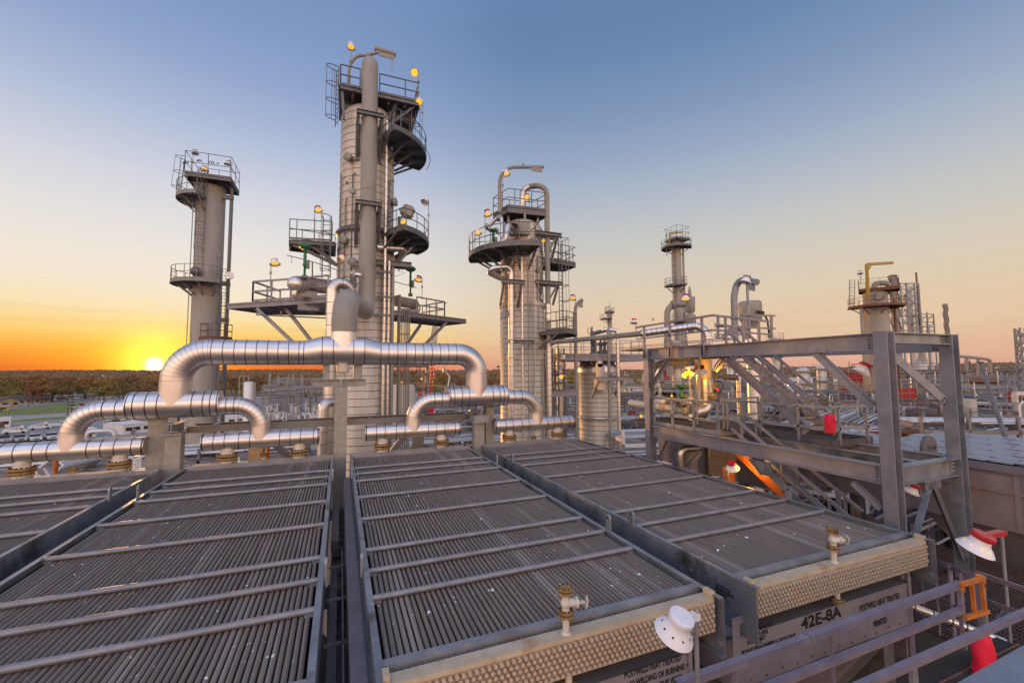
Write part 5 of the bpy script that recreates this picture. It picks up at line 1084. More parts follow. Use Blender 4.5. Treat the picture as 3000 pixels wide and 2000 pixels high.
c=P(zL(1340,395),6.6); mb=MB(); a=PZ(zL(1340,412),BZ+.05); mb.plate([a+V((-.28,0,-.02)),a+V((.28,0,-.02)),a+V((.28,0,.12))]+[a+V((.28*cos(pi*k/8),0,.12+.28*sin(pi*k/8))) for k in range(1,8)]+[a+V((-.28,0,.12))],.06); mb.disc(a+V((0,-.07,.16)),(0,-1,0),.05,12,1); part('lifting_lug',mb,[M['dark'],M['black']],t)
for x,y in ((BX+.15,11.8),(BX+.15,7.0),(BX+.15,2.8),(BX+4.3,6.0)):
    mb=MB(); mb.bar((x,y,-3.1),(x,y,GZ),.22,.22); part('leg',mb,M['dark'],t)
for y in (8.1,5.8): mb=MB(); mb.bar((BX+.15,y+1,-3.6),(BX+.15,y-1.0,-6),.12,.12); part('leg_brace',mb,M['dark'],t)
# second duct box below the upper left corner of the frame
t=thing('duct_housing','dark grey duct panel below the long beam left of the lower stair','housing',(11,10,-5)); mb=MB(); mb.box(10.9,12.2-.25,8.3,12.8,-3.3,-2.15); mb.box(10.87,10.9,8.3,8.4,-3.3,-2.15); mb.box(10.86,10.898,8.3,12.8,-2.75,-2.70); part('side_wall',mb,M['boxd'],t)
mb=MB(); mb.bar((11,9.3,-3.3),(11,9.3,GZ),.2,.2); mb.bar((11,12,-3.3),(11,12,GZ),.2,.2); mb.bar((11,9.3,-4.5),(11,8.0,-3.3),.12,.12); part('leg',mb,M['dark'],t)
# ================================================================ near walkway at lower right
t=thing('walkway_railing','purple grey angle railing running along the near end of the stencilled panels','railing',(5,2.8,-3.5))
RY=2.8; zt_,zm_,zl_=-2.44,-2.72,-3.05
xs0,xs1=2.5,6.62
for z,n in ((zt_,'top_rail'),(zm_,'mid_rail'),(zl_,'lower_rail')):
    mb=MB()
    if n=='top_rail':
        mb.bar((xs0,RY,z+.0),(4.19-.17,RY,z),.06,.012); mb.bar((xs0,RY-.024,z-.03),(4.02,RY-.024,z-.03),.012,.05); mb.bar((4.03,RY,z+.004),(xs1,RY,z+.004),.06,.012); mb.bar((4.03,RY-.024,z-.028),(xs1,RY-.024,z-.028),.012,.052)
    else: mb.bar((xs0,RY,z),(xs1,RY,z),.055,.012); mb.bar((xs0,RY-.022,z-.028),(xs1,RY-.022,z-.028),.012,.045)
    part(n,mb,M['chan'],t)
for p in (zQ(1030,1000),zM(1400,1200),zN(885,1100),zN(1330,900)):
    x=P(p,RY).x; mb=MB(); mb.bar((x,RY+.035,-3.5),(x,RY+.035,zt_-.01),.05,.012); mb.bar((x-.02,RY+.02,-3.5),(x-.02,RY+.02,zt_-.01),.012,.03); part('post',mb,M['chan'],t)
t=thing('walkway_railing','long pale rail nearest the camera crossing the lower right corner over the grating','railing',(5,2.2,-3.5))
mb=MB(); a=P(zN(500,1568),2.15); b=P(zN(1882,945),2.15); z=(a.z+b.z)/2; u=(b-a).normalized(); a=a-u*.8; b=b+u*.6; k_=V((0,.016,.029)); mb.bar(a,b,.02,.05); mb.bar(a+k_,b+k_,.042,.008); part('top_rail',mb,M['chan'],t)
p=P(zN(880,1500),2.18); mb=MB(); mb.bar((p.x,2.19,-3.6),(p.x,2.19,z-.02),.07,.03); part('post',mb,M['galv'],t)
p2=P(zN(1740,1250),2.19); mb=MB(); 
t=thing('grating_walkway','dark grating floor below the rails at the lower right','walkway',(6,2,-3.7)); WZ=-3.12
mb=MB(); mb.box(2.0,7.2,.6,2.74,WZ-.06,WZ-.04)
for k in range(136): mb.box(2.0+k*.038,2.012+k*.038,.6,2.74,WZ-.04,WZ)
for k in range(17): mb.box(2.0,7.2,.65+k*.12,.662+k*.12,WZ-.02,WZ+.004,1)
part('grating',mb,[M['grate'],M['rust']],t)
t=thing('grating_walkway','dark grating walkway running away beside the big grey housing','walkway',(9.8,3,-4)); W2=-3.75
mb=MB(); mb.box(7.95,11.9,2.68,9,W2-.06,W2-.04)
for k in range(160): mb.box(7.95,11.9,2.68+k*.04,2.688+k*.04,W2-.04,W2)
for k in range(30): mb.box(7.95+k*.132,7.962+k*.132,2.68,9,W2-.02,W2+.004,1)
part('grating',mb,[M['grate'],M['rust']],t)
# curved guard with verticals (ladder cage) behind the bundle end
t=thing('ladder_cage','curved purple grey ladder cage with upright straps at the right end of the rightmost bundle','ladder cage',(7.9,3.3,-3.7))
def cp(p,Y): return P(p,Y)
mb=MB(); pts=[cp(zN(985,440),3.75),cp(zN(1090,455),3.62),cp(zN(1200,490),3.45),cp(zN(1330,560),3.2),cp(zN(1450,590),3.05)]
for a,b in zip(pts,pts[1:]): mb.bar(a,b,.012,.07)
part('hoop',mb,M['chan'],t); mb=MB(); q=[p-V((0,0,.5)) for p in pts]
for a,b in zip(q,q[1:]): mb.bar(a,b,.012,.03)
part('hoop',mb,M['chan'],t)
for x,y,Y,w in ((945,610,3.75,.02),(1065,480,3.6,.04),(1200,490,3.4,.09),(1300,560,3.2,.06)):
    a=cp(zN(x,y),Y); mb=MB(); mb.bar(a,(a.x,a.y,W2),.014,w,0,(1,0,0)); part('strap',mb,M['chan'],t)
# side railing going right behind gate
t=thing('walkway_railing','pale railing behind the orange gate running off the right edge','railing',(7.5,2.5,-3.6)); mb=MB()
a=P(zN(1450,555),3.0); b=P(zN(1882,705),2.35); u=b-a; mb.bar(a,a+u*1.6,.05,.05); c=P(zN(1550,815),2.9); d_=P(zN(1882,935),2.3); mb.bar(c,c+(d_-c)*1.6,.045,.04); mb.bar(a,(a.x,a.y,-3.6),.05,.05); part('rails',mb,M['chan'],t)
# orange gate
t=thing('safety_gate','orange swing safety gate between the grey railing and the large red capped lamp','gate',P(zN(1330,960),2.75)); Yg=2.75
g=lambda x,y: P(zN(x,y),Yg)
mb=MB(); 
for a,b in (((1308,662),(1515,600)),((1340,970),(1550,905))): mb.bar(g(*a),g(*b),.04,.04)
for a,b in (((1420,640),(1450,930)),((1505,615),(1540,905))): mb.bar(g(*a)+V((0,.02,0)),g(*b)+V((0,.02,0)),.03,.035)
part('frame',mb,M['orange'],t); mb=MB()
for a,b in (((1320,705),(1385,730)),((1480,590),(1555,610)),((1545,855),(1580,850)),((1530,640),(1560,690))): mb.bar(g(*a)+V((0,.02,0)),g(*b)+V((0,.06,0)),.04,.05)
part('hinge',mb,M['orange'],t)
p=P(zN(1505,720),2.85); mb=MB(); mb.bar((p.x,2.85,p.z-.7),(p.x,2.85,p.z+.1),.04,.04); solo('gate_post','thin galvanised post behind the orange gate','post',mb,M['galv'],(p.x,2.85,p.z-.7))
mb=MB(); a=P(zN(820,850),3.3); b=P(zN(1700,1190),2.75); mb.cyl(a,b,.045,14)
for f in (.05,.25,.45,.6,.8): mb.ring(a.lerp(b,f),b-a,.048,.014,14,1)
solo('clad_pipe','small shiny clad pipe slanting low behind the near railing','pipe',mb,[M['alu'],M['band']],a)
# pole clamp + near ledge
p=P(zN(1720,955),2.9); mb=MB(); mb.bar(p+V((-.1,0,-.03)),p+V((.1,0,.03)),.03,.03); mb.bar(p+V((-.1,.05,-.04)),p+V((.1,.05,.02)),.03,.03); solo('pole_clamp','bolted clamp on the galvanised pole of the large red capped lamp','clamp',mb,M['dark'],p)
c=[P(zN(1190,1600),1.0),P(zN(1882,1215),1.0)]; u=(c[1]-c[0]); zz=(c[0].z+c[1].z)/2
a=PZ(zN(1260,1568),zz); b=PZ(zN(1882,1215),zz); u=(b-a).normalized(); w=V((u.y,-u.x,0))
mb=MB(); mb.plate([a-u*1.0,b+u*1.0,b+u*1.0+w*.8,a-u*1.0+w*.8],.25,0,(0,0,1)); solo('near_ledge','blurred blue grey steel ledge in the bottom right corner','ledge',mb,M['concpad'],a)
# dark hopper skirts below the plenum boxes and walkway void
mb=MB(); a=V((4.3,3.9,-3.6)); mb.add([(4.2,3.75,-3.58),(7.4,3.75,-3.58),(6.6,4.6,-5.2),(5.0,4.6,-5.2),(7.4,7,-3.58),(6.6,6.4,-5.2)],[(0,1,2,3),(1,4,5,2)]); solo('fan_hopper','dark sloping hopper below the panel stencilled 42E-8A','hopper',mb,M['dark'],(5.8,5,-5))
# pink-lit slanting duct edge beneath bundle 4
mb=MB(); 
for y in (4.2,8,12.5):
    for x in (-7.4,-3.85,.0,4.02,7.6): mb.bar((x,y,-3.6),(x,y,GZ),.25,.25)
for y in (4.2,8,12.5): mb.bar((-7.6,y,-3.75),(7.7,y,-3.75),.2,.26)
solo('cooler_support_structure','dark steel frame of legs and beams under the tube bundles','steel frame',mb,M['dark'],(0,8,GZ))
mb=MB(); mb.box(1.0,11.8,-1,13.0,-5.35,-5.3); solo('added_shade_sheet','added dark sheet standing for shade far below the walkway rails and tube bundles','deck',mb,M['dark'],(5,5,-5.3))  # added dark sheet hides the brighter ground where deep shade should show
M['rusty_white']=mat('rusty_white_paint',(.46,.42,.36),(.38,.33,.27),1.5,.7,0,.05,20,stain=[((.26,.14,.07),1.3,.6,.8)])
# ================================================================ ground
def mapx(nt): pass
M['ground']=mat('yard_gravel',(.34,.31,.28),(.25,.23,.205),.05,.9,0,.1,2,stain=[((.30,.28,.265),.02,.5,.7),((.10,.09,.085),.11,.56,.72)])
M['asphalt']=mat('asphalt',(.27,.26,.255),(.21,.205,.20),.2,.85,stain=[((.21,.20,.195),.06,.55,.75)])
M['grass']=mat('mown_grass',(.17,.23,.03),(.11,.155,.025),.12,.9,stain=[((.16,.15,.05),.06,.56,.75)])
M['dirt']=mat('woodland_floor',(.15,.115,.065),(.11,.085,.05),.05,.95)
M['yard']=mat('oily_concrete',(.085,.08,.08),(.055,.052,.05),.15,.85,stain=[((.22,.21,.20),.07,.55,.75)])
M['pave']=mat('pale_concrete',(.34,.325,.31),(.28,.27,.26),.3,.85)
E_=4500
g=MB(); g.add([(-E_,-E_,GZ),(E_,-E_,GZ),(E_,E_,GZ),(-E_,E_,GZ)],[(0,1,2,3)]); struct('ground',g,M['ground'])
def gpoly(name,pts,m,lev):
    q=[PZ(p,GZ+.012*lev) for p in pts]; mb=MB()
    if (q[1]-q[0]).cross(q[2]-q[1]).z<0: q=q[::-1]
    mb.add(q,[tuple(range(len(q)))]); return struct(name,mb,m)
gpoly('woodland_floor',[(-700,1168),(-700,1112),(700,1108),(1750,1104),(1750,1130),(1300,1150),(700,1160),(300,1160)],M['dirt'],1)
gpoly('grass_field',[zV(-600,660),zV(0,640),zV(520,625),zV(900,598),zV(1060,545),zV(1150,470),zV(720,490),zV(400,530),zV(100,570),zV(-600,600)],M['grass'],2)
gpoly('grass_verge',[zV(-500,790),zV(-10,745),zV(300,725),zV(920,690),zV(930,655),zV(600,668),zV(120,715),zV(-500,760)],M['grass'],2)
gpoly('footpath',[zV(-500,760),zV(120,716),zV(600,669),zV(930,656),zV(930,640),zV(600,652),zV(120,690),zV(-500,735)],M['pave'],1)
gpoly('street',[zV(-300,610),zV(100,569),zV(400,529),zV(720,489),zV(1150,469),zV(1150,450),zV(720,462),zV(420,492),zV(150,530),zV(-300,570)],M['asphalt'],2)
gpoly('plant_yard',[(1250,1150),(1750,1125),(2300,1108),(3300,1090),(3600,1500),(2000,1700),(1300,1500)],M['yard'],2)
gpoly('car_park',[zV(-900,1400),zV(-500,830),zV(300,740),zV(900,700),zV(1700,690),zV(1700,900),zV(900,1090),zV(0,1250)],M['asphalt'],2)
# ================================================================ trees
def leafmat(n,c,c2):
    m=mat(n,c,c2,.35,.8,0); nt=m.node_tree; b=nt.nodes['Principled BSDF']; oi=nt.nodes.new('ShaderNodeObjectInfo'); hs=nt.nodes.new('ShaderNodeHueSaturation')
    src=b.inputs['Base Color'].links[0].from_socket; mr=nt.nodes.new('ShaderNodeMapRange'); mr.inputs['To Min'].default_value=.485; mr.inputs['To Max'].default_value=.515
    nt.links.new(oi.outputs['Random'],mr.inputs['Value']); nt.links.new(mr.outputs['Result'],hs.inputs['Hue']); nt.links.new(src,hs.inputs['Color']); nt.links.new(hs.outputs['Color'],b.inputs['Base Color'])
    mv=nt.nodes.new('ShaderNodeMapRange'); mv.inputs['To Min'].default_value=.85; mv.inputs['To Max'].default_value=1.25; nt.links.new(oi.outputs['Random'],mv.inputs['Value']); nt.links.new(mv.outputs['Result'],hs.inputs['Value']); return m
M['bark']=mat('bark',(.10,.075,.055),None,3,.9)
LEAF=[leafmat('olive_foliage',(.21,.165,.045),(.14,.115,.03)),leafmat('russet_foliage',(.27,.15,.05),(.18,.10,.035)),leafmat('brown_foliage',(.24,.15,.065),(.16,.10,.045))]
def tree(seed,h,lm,label,nl=800):
    rg=random.Random(seed); t=thing('deciduous_tree',label,'tree',(0,0,0),'autumn trees of the wood'); mb=MB()
    mb.tube([(0,0,0),(rg.uniform(-.1,.1),0,h*.25),(rg.uniform(-.3,.3),rg.uniform(-.3,.3),h*.6)],[.22,.17,.08],7); cl=[]
    for k in range(15):
        a=rg.uniform(0,6.28); rr_=h*.36*sqrt(rg.random()); z=h*rg.uniform(.34,.9); s=1-abs(z/h-.55)*.95
        c=V((rr_*cos(a)*s*1.1,rr_*sin(a)*s*1.1,z)); cl.append((c,h*rg.uniform(.10,.17)))
        mb.tube([(0,0,h*rg.uniform(.2,.5)),c*.6+V((0,0,h*.12)),c],[.09,.06,.02],5,0,False)
    part('trunk',mb,M['bark'],t); mb=MB()
    for k in range(nl):
        c,r=rg.choice(cl); d=V((rg.gauss(0,1),rg.gauss(0,1),rg.gauss(0,.8))).normalized()*r*(rg.random()**.4); p=c+d
        n=V((rg.gauss(0,1),rg.gauss(0,1),rg.gauss(0,1)+.4)).normalized(); u=n.orthogonal().normalized(); v=n.cross(u); s=rg.uniform(.16,.34)*h/9
        mb.add([p+u*s,p+v*s*.8,p-u*s,p-v*s*.8],[(0,1,2,3)])
    part('crown',mb,lm,t); return t
TL=['rounded olive tree in the wood','russet autumn tree in the wood','brown half bare tree in the wood']
protos=[tree(11+k,9.5+(k%3)*.6,LEAF[k%3],TL[k%3]+' beyond the plant') for k in range(6)]
used=set(); rg=random.Random(21)
def plant(px,d,sc=1.0,y=None):
    k=rg.randrange(6); p=PD((px,1085),d); loc=(p.x,p.y,GZ)
    s=(sc*rg.uniform(.9,1.15),sc*rg.uniform(.9,1.15),sc*rg.uniform(.85,1.12))
    if k not in used: used.add(k); o=protos[k]; o.location=V(loc)*K; o.scale=s; o.rotation_euler=(0,0,rg.uniform(0,6))
    else: dup(protos[k],loc,rg.uniform(0,6),None,s)
n=0
for d,step,a,b,sc in ((178,34,-40,470,.95),(205,34,-60,1000,1.05),(250,36,-60,1200,1.0),(255,46,1200,1760,.98),(320,42,-60,1800,1.05),(300,70,1800,2500,.8),(420,60,1750,3050,.95)):
    x=a
    while x<b: plant(x+rg.uniform(-12,12),d*rg.uniform(.95,1.06),sc); x+=step*rg.uniform(.75,1.25); n+=1
for x,d in ((1355,150),(1440,165),(1270,170),(1150,160),(1010,165),(640,150),(720,170),(840,165),(930,172)): plant(x,d,.85)
print('trees',n)
mb=MB(); rg=random.Random(5)
for i in range(5200):
    d=380+1350*rg.random()**.75; px=rg.uniform(-330,3320); hill=8.2*(min(d,1600)/1500)**1.4*(1+.45*sin(px*.0021+1)+.22*sin(px*.009)) 
    if px>2200: hill*=1+.55*min(1,(px-2200)/700)
    p=PD((px,1085),d); r=rg.uniform(3.6,6.2)*(1+.4*(d>900)); c=V((p.x,p.y,GZ+hill+r*.45))
    o=len(mb.v); nn=6; vs=[c+V((0,0,r*rg.uniform(.7,1.0)))]
    for lay,(zz,q) in enumerate(((.45,.75),(-.1,1.0))):
        for j in range(nn): an=2*pi*(j+.5*lay)/nn; w=q*r*rg.uniform(.75,1.2); vs.append(c+V((w*cos(an),w*sin(an),zz*r*rg.uniform(.6,1.3))))
    fs=[(0,1+j,1+(j+1)%nn) for j in range(nn)]+[(1+j,1+nn+j,1+(j+1)%nn) for j in range(nn)]+[(1+(j+1)%nn,1+nn+j,1+nn+(j+1)%nn) for j in range(nn)]
    mb.add(vs,fs,rg.choice((0,0,1,2)))
struct('far_woods',mb,[mat('far_foliage_olive',(.17,.12,.055),(.11,.08,.04),.06,.9),mat('far_foliage_russet',(.21,.10,.05),(.14,.07,.035),.06,.9),mat('far_foliage_brown',(.19,.115,.065),(.12,.08,.045),.06,.9)],'stuff','wooded ridge filling the horizon','woods')
# ================================================================ buildings
M['brick']=mat('tan_brick',(.36,.27,.16),(.29,.21,.12),1,.85); M['roofd']=mat('brown_shingle_roof',(.10,.085,.075),(.07,.06,.055),1,.9); M['roofb']=mat('pale_metal_roof',(.36,.39,.47),(.29,.32,.40),.6,.6,.2)
M['siding']=mat('white_siding',(.62,.61,.60),(.54,.53,.52),1,.7); M['tan']=mat('tan_siding',(.42,.33,.15),None,1,.8); M['dooro']=mat('dark_door',(.08,.06,.05),None,1,.6)
def house(label,p,d,wpx,hpx,rpx,depth,wm,rm,rz=0,gable='side',name='house',cat='house',nwin=4):
    a=PD((p[0]-wpx/2,p[1]),d); b=PD((p[0]+wpx/2,p[1]),d); w=(b-a).length; h=hpx*d/F; rh=rpx*d/F; c=(a+b)/2; t=thing(name,label,cat,(0,0,0)); 
    mb=MB(); mb.box(-w/2,w/2,0,depth,0,h)
    if rpx>0:
        if gable=='side':
            for x in (-w/2,w/2): mb.add([(x,0,h),(x,depth,h),(x,depth/2,h+rh)],[(0,1,2)])
        else:
            for y in (0.0,depth): mb.add([(-w/2,y,h),(w/2,y,h),(0,y,h+rh)],[(0,1,2)])
    part('wall',mb,wm,t); mb=MB(); e=.35
    if rpx>0:
        if gable=='side':
            for s,y in ((-1,-e),(1,depth+e)): mb.plate([(-w/2-e,y,h-.12),(w/2+e,y,h-.12),(w/2+e,depth/2,h+rh+.06),(-w/2-e,depth/2,h+rh+.06)][::(1 if s<0 else -1)],.12)
        else:
            for s in (-1,1): mb.plate([(s*(w/2+e),-e,h-.12),(s*(w/2+e),depth+e,h-.12),(0,depth+e,h+rh+.06),(0,-e,h+rh+.06)][::(1 if s>0 else -1)],.12)
    else: mb.box(-w/2-.1,w/2+.1,-.1,depth+.1,h,h+.12)
    part('roof',mb,rm,t)
    for k in range(nwin):
        x=-w/2+w*(k+.6)/nwin; ww=min(.5,w/nwin*.3); mb=MB(); mb.box(x-ww,x+ww,-.03,.0,h*.35,h*.72); part('window',mb,M['glass'],t)
    x=-w*.12; mb=MB(); mb.box(x-.35,x+.35,-.035,0,0,h*.7); part('door',mb,M['dooro'],t)
    loc=V((c.x,c.y,GZ)); t.location=loc*K; t.rotation_euler=(0,0,-atan2(c.x,c.y)+rz); t['_l']=list(loc); return t
def dB(y,x=200): hz=1093-.0059*x; return -GZ*F/(y-hz)      # ground distance for an image row
house('tan brick house with brown roof at far left, its gable facing us',zV(120,525),dB(zV(0,525)[1]),42,20,9,16,M['brick'],M['roofd'],.25,'front',nwin=2)
house('long low tan brick house with brown roof beside the mown grass',zV(380,468),dB(zV(0,468)[1]),86,11,12,14,M['brick'],M['roofd'],-.1,nwin=5)
house('long tan building with pale blue grey metal roof beyond the street',zV(880,413),dB(zV(0,413)[1]),106,9,10,16,M['tan'],M['roofb'],.1,name='workshop_building',cat='building',nwin=4)
house('small mustard hut with pale flat roof at the left edge',zV(30,572),dB(zV(0,572)[1]),26,13,0,6,M['tan'],M['roofb'],0,name='hut',cat='hut',nwin=1)
house('small pale house under the trees left of the sunset',zV(1220,398),dB(zV(0,398)[1]),30,8,5,8,M['siding'],M['roofb'],.1,nwin=2)
house('small cream house under the trees nearest the sun glow',zV(1675,372),dB(zV(0,372)[1]),22,7,4,8,M['siding'],M['roofd'],0,nwin=2)
house('pale long shed behind the brown roofed house',zV(600,400),dB(zV(0,400)[1]),40,7,4,10,M['siding'],M['roofb'],0,name='shed',cat='shed',nwin=2)
house('red walled shed at the far side of the grass',zV(1130,515),dB(zV(0,515)[1]),12,6,0,4,M['redw'],M['roofd'],0,name='shed',cat='shed',nwin=1)
house('white site trailer cut by the left edge of the photo',zV(50,800),dB(zV(0,800)[1]),26,25,0,4,M['siding'],M['wpipe'],0,name='site_trailer',cat='trailer',nwin=1)
house('white site trailer with white roof right of the leftmost elbow',zV(1880,885),dB(zV(0,885)[1],400),66,27,0,7,M['siding'],M['wpipe'],.45,name='site_trailer',cat='trailer',nwin=3)
house('white site trailer with brown roof under the left branch pipe',zV(2160,805),dB(zV(0,805)[1],450),68,22,0,7,M['siding'],mat('brown_flat_roof',(.22,.15,.10),None,1,.9),.3,name='site_trailer',cat='trailer',nwin=3)
house('white cabin under the left elbow beside the striped posts',zV(1250,935),dB(zV(0,935)[1],260),24,22,0,4,M['siding'],M['wpipe'],.2,name='site_cabin',cat='cabin',nwin=1)
house('dark red brown shed between the left elbow and the substation',zT(530,935),dB(zT(0,935)[1],800),16,22,0,4,M['rust'],M['roofd'],0,name='shed',cat='shed',nwin=1)
house('long white tent like building with pale roof beyond the squat vessel',zI(720,1465),dB(zI(0,1465)[1],1850),60,14,7,10,M['siding'],M['wpipe'],-.2,name='warehouse',cat='building',nwin=1)
house('low white office under the left branch pipe beyond the lot',zG(110,1000),dB(zG(0,1000)[1],690),40,19,0,6,M['siding'],M['wpipe'],.1,name='site_cabin',cat='cabin',nwin=2)
# ================================================================ vehicles
def paint(n,c): return mat(n,c,tuple(x*.93 for x in c),2,.3,.1,spec=.5)
PAINT={'white':paint('white_car_paint',(.62,.62,.62)),'silver':paint('silver_car_paint',(.38,.39,.40)),'dark':paint('dark_car_paint',(.05,.05,.06)),'red':paint('red_car_paint',(.40,.03,.03)),'tan':paint('tan_car_paint',(.40,.36,.29))}
M['hl']=mat('headlamp_glass',(.7,.7,.7),None,2,.2); M['tyre']=mat('tyre_rubber',(.02,.02,.02),None,2,.8)
def extr(mb,prof,y0,y1,m=0):
    n=len(prof); vs=[(x,y0,z) for x,z in prof]+[(x,y1,z) for x,z in prof]
    return mb.add(vs,[tuple(range(n)),tuple(range(2*n-1,n-1,-1))]+[(i,n+i,n+(i+1)%n,(i+1)%n) for i in range(n)],m)
def vehicle(kind,label,group,name):
    t=thing(name,label,kind if kind!='suv' else 'car',(0,0,0),group); w=.70
    mb=MB()
    if kind=='pickup': body=[(-1.95,.32),(-1.95,.78),(-.45,.78),(-.45,.80),(.75,.82),(1.75,.76),(1.93,.62),(1.93,.30)]; cab=[(-.50,.80),(-.38,1.30),(.30,1.33),(.78,.82)]
    else: body=[(-1.7,.32),(-1.72,.70),(-1.5,.80),(.72,.78),(1.5,.70),(1.68,.55),(1.68,.28)]; cab=[(-1.45,.79),(-1.05,1.22),(.1,1.25),(.75,.78)]
    extr(mb,body,-w,w); 
    if kind=='pickup': mb.box(-1.9,-.55,-.6,.6,.781,.785,1)
    extr(mb,[(cab[0][0]+.06,cab[1][1]-.09),(cab[1][0],cab[1][1]),(cab[2][0],cab[2][1]),(cab[2][0]+.1,cab[2][1]-.1)],-w*.86,w*.86)
    part('body',mb,[PAINT['white'],M['black']],t)
    mb=MB(); extr(mb,cab,-w*.9,w*.9); part('window',mb,M['glass'],t); mb=MB()
    L=1.2 if kind=='pickup' else 1.02
    for x in (-L,L):
        for y in (-w+.03,w-.03):
            mb=MB(); mb.cyl((x,y-.11,.29),(x,y+.11,.29),.29,14); mb.cyl((x,y-.115,.29),(x,y+.115,.29),.15,10,1); part('wheel',mb,[M['tyre'],M['galv']],t)
    xf=1.935 if kind=='pickup' else 1.66
    for y in (-.5,.5): mb=MB(); mb.box(xf-.08,xf+.01,y-.15,y+.15,.50,.64); part('headlight',mb,M['hl'],t)
    mb=MB(); mb.box(xf-.05,xf+.015,-.34,.34,.42,.62); part('grille',mb,M['black'],t); return t
vp={'pickup':vehicle('pickup','','vehicles parked around the plant','parked_pickup'),'car':vehicle('car','','vehicles parked around the plant','parked_car')}
usedv=set()
def park(kind,p,col,label,face=None,sc=1.0,rz=0):
    d=dB(p[1],p[0]); c=PD(p,d); loc=(c.x,c.y,GZ+.03); a=atan2(-c.y,-c.x)+rz
    if kind not in usedv and col=='white': usedv.add(kind); o=vp[kind]; o.location=V(loc)*K; o.rotation_euler=(0,0,a); o['label']=label; o.scale=(sc,)*3; return o
    return dup(vp[kind],loc,a,label,sc,{'body':PAINT[col]} if col!='white' else None)
row='white pickup facing us in the near row of the car park, '
park('pickup',zV(700,972),'white',row+'nearest the elbow',rz=.15)
park('pickup',zV(470,990),'white',row+'second from the elbow',rz=.15)
park('pickup',zV(258,1000),'silver','silver grey pickup with dark grille in the near row of the car park',rz=.15)
park('car',zV(45,1012),'silver','silver car at the left edge of the near row of the car park',rz=.2)
park('pickup',zV(1530,828),'white','white pickup facing us between the left elbow and the trailers',rz=.1)
park('car',zV(1640,770),'white','white saloon side on beside the trailers under the left branch pipe',rz=1.3)
park('car',zV(1600,735),'silver','silver car side on in the second row behind the white saloon',rz=1.2)
park('pickup',zV(1695,800),'dark','dark pickup beside the white roofed trailer',rz=.6)
park('car',zV(1030,545),'silver','silver car on the grass edge beyond the leftmost elbow',rz=1.4)
park('car',zV(1065,412),'white','white saloon in front of the pale roofed long building',rz=1.5)
park('pickup',zV(870,430),'dark','dark pickup on the street by the long building',rz=1.5)
park('pickup',zT(745,925),'white','white pickup between the left branch elbow and the centre post, left one',rz=.4)
park('pickup',zT(955,910),'white','white pickup left of the shiny riser behind the centre post',rz=.5)
park('car',zT(1040,950),'tan','tan car just above the channel beam left of the centre post',rz=1.0)
park('car',zT(665,612),'white','white car in the distant yard beyond the substation, leftmost',rz=1.2)
park('car',zT(570,985),'tan','tan car partly hidden by the left branch elbow',rz=1.2)
for k,(x,y,c) in enumerate(((1170,590,'white'),(1215,585,'silver'),(1255,592,'white'),(1205,612,'white'),(1060,583,'silver'),(1110,580,'white'),(830,605,'silver'))): park('car',zT(x,y),c,'pale car parked far off in the yard behind the substation',rz=1.2+.2*k)
for k,(p,c,lab) in enumerate(((zG(760,965),'white','white pickup crossing the yard left of the shiny riser'),(zH(1565,655),'red','red lorry cab beside the access tower at the domed column'),(zH(1565,580),'white','white car in the yard right of the domed column'),(zG(580,985),'silver','silver car behind the channel beam left of the posts'))): park('pickup' if 'pickup' in lab or 'lorry' in lab else 'car',p,c,lab,rz=.8+.3*k)
# utility trucks (white cab, flat bed, folded boom)
def utruck(p,label,boom=True,rz=1.2):
    d=dB(p[1],p[0]); c=PD(p,d); t=thing('utility_truck',label,'truck',(0,0,0),'white utility trucks'); mb=MB(); extr(mb,[(-2.6,.5),(-2.6,1.25),(.9,1.25),(.9,1.0),(1.5,1.0),(2.6,1.0),(2.75,.8),(2.75,.45)],-.85,.85); extr(mb,[(.95,1.0),(1.0,1.85),(1.75,1.85),(2.1,1.05)],-.8,.8); part('body',mb,PAINT['white'],t)
    mb=MB(); extr(mb,[(1.2,1.2),(1.2,1.7),(1.72,1.7),(1.98,1.2)],-.82,.82); part('window',mb,M['glass'],t)
    for x in (-1.6,1.9):
        for y in (-.8,.8): mb=MB(); mb.cyl((x,y-.14,.38),(x,y+.14,.38),.38,14); part('wheel',mb,M['tyre'],t)
    if boom: mb=MB(); mb.bar((-2.2,0,1.5),(1.4,0,2.2),.22,.25); mb.box(-2.2,-1.7,-.3,.3,1.25,1.6); mb.box(1.3,1.9,-.35,.35,1.95,2.5); part('boom',mb,M['siding'],t)
    t.location=V((c.x,c.y,GZ+.03))*K; t.rotation_euler=(0,0,atan2(-c.y,-c.x)+rz); t.scale=(.62,.62,.62); return t
utruck(zV(200,890),'white utility truck with long folded boom, left of the other utility trucks',True,1.4); utruck(zV(540,835),'white utility truck with square cab in the middle of the utility trucks',True,1.7); utruck(zV(770,800),'small white utility truck with red rear lights, right of the other utility trucks',False,1.5)
utruck(zV(1500,398),'white motor home like truck beneath the sun side of the wood',False,1.5)
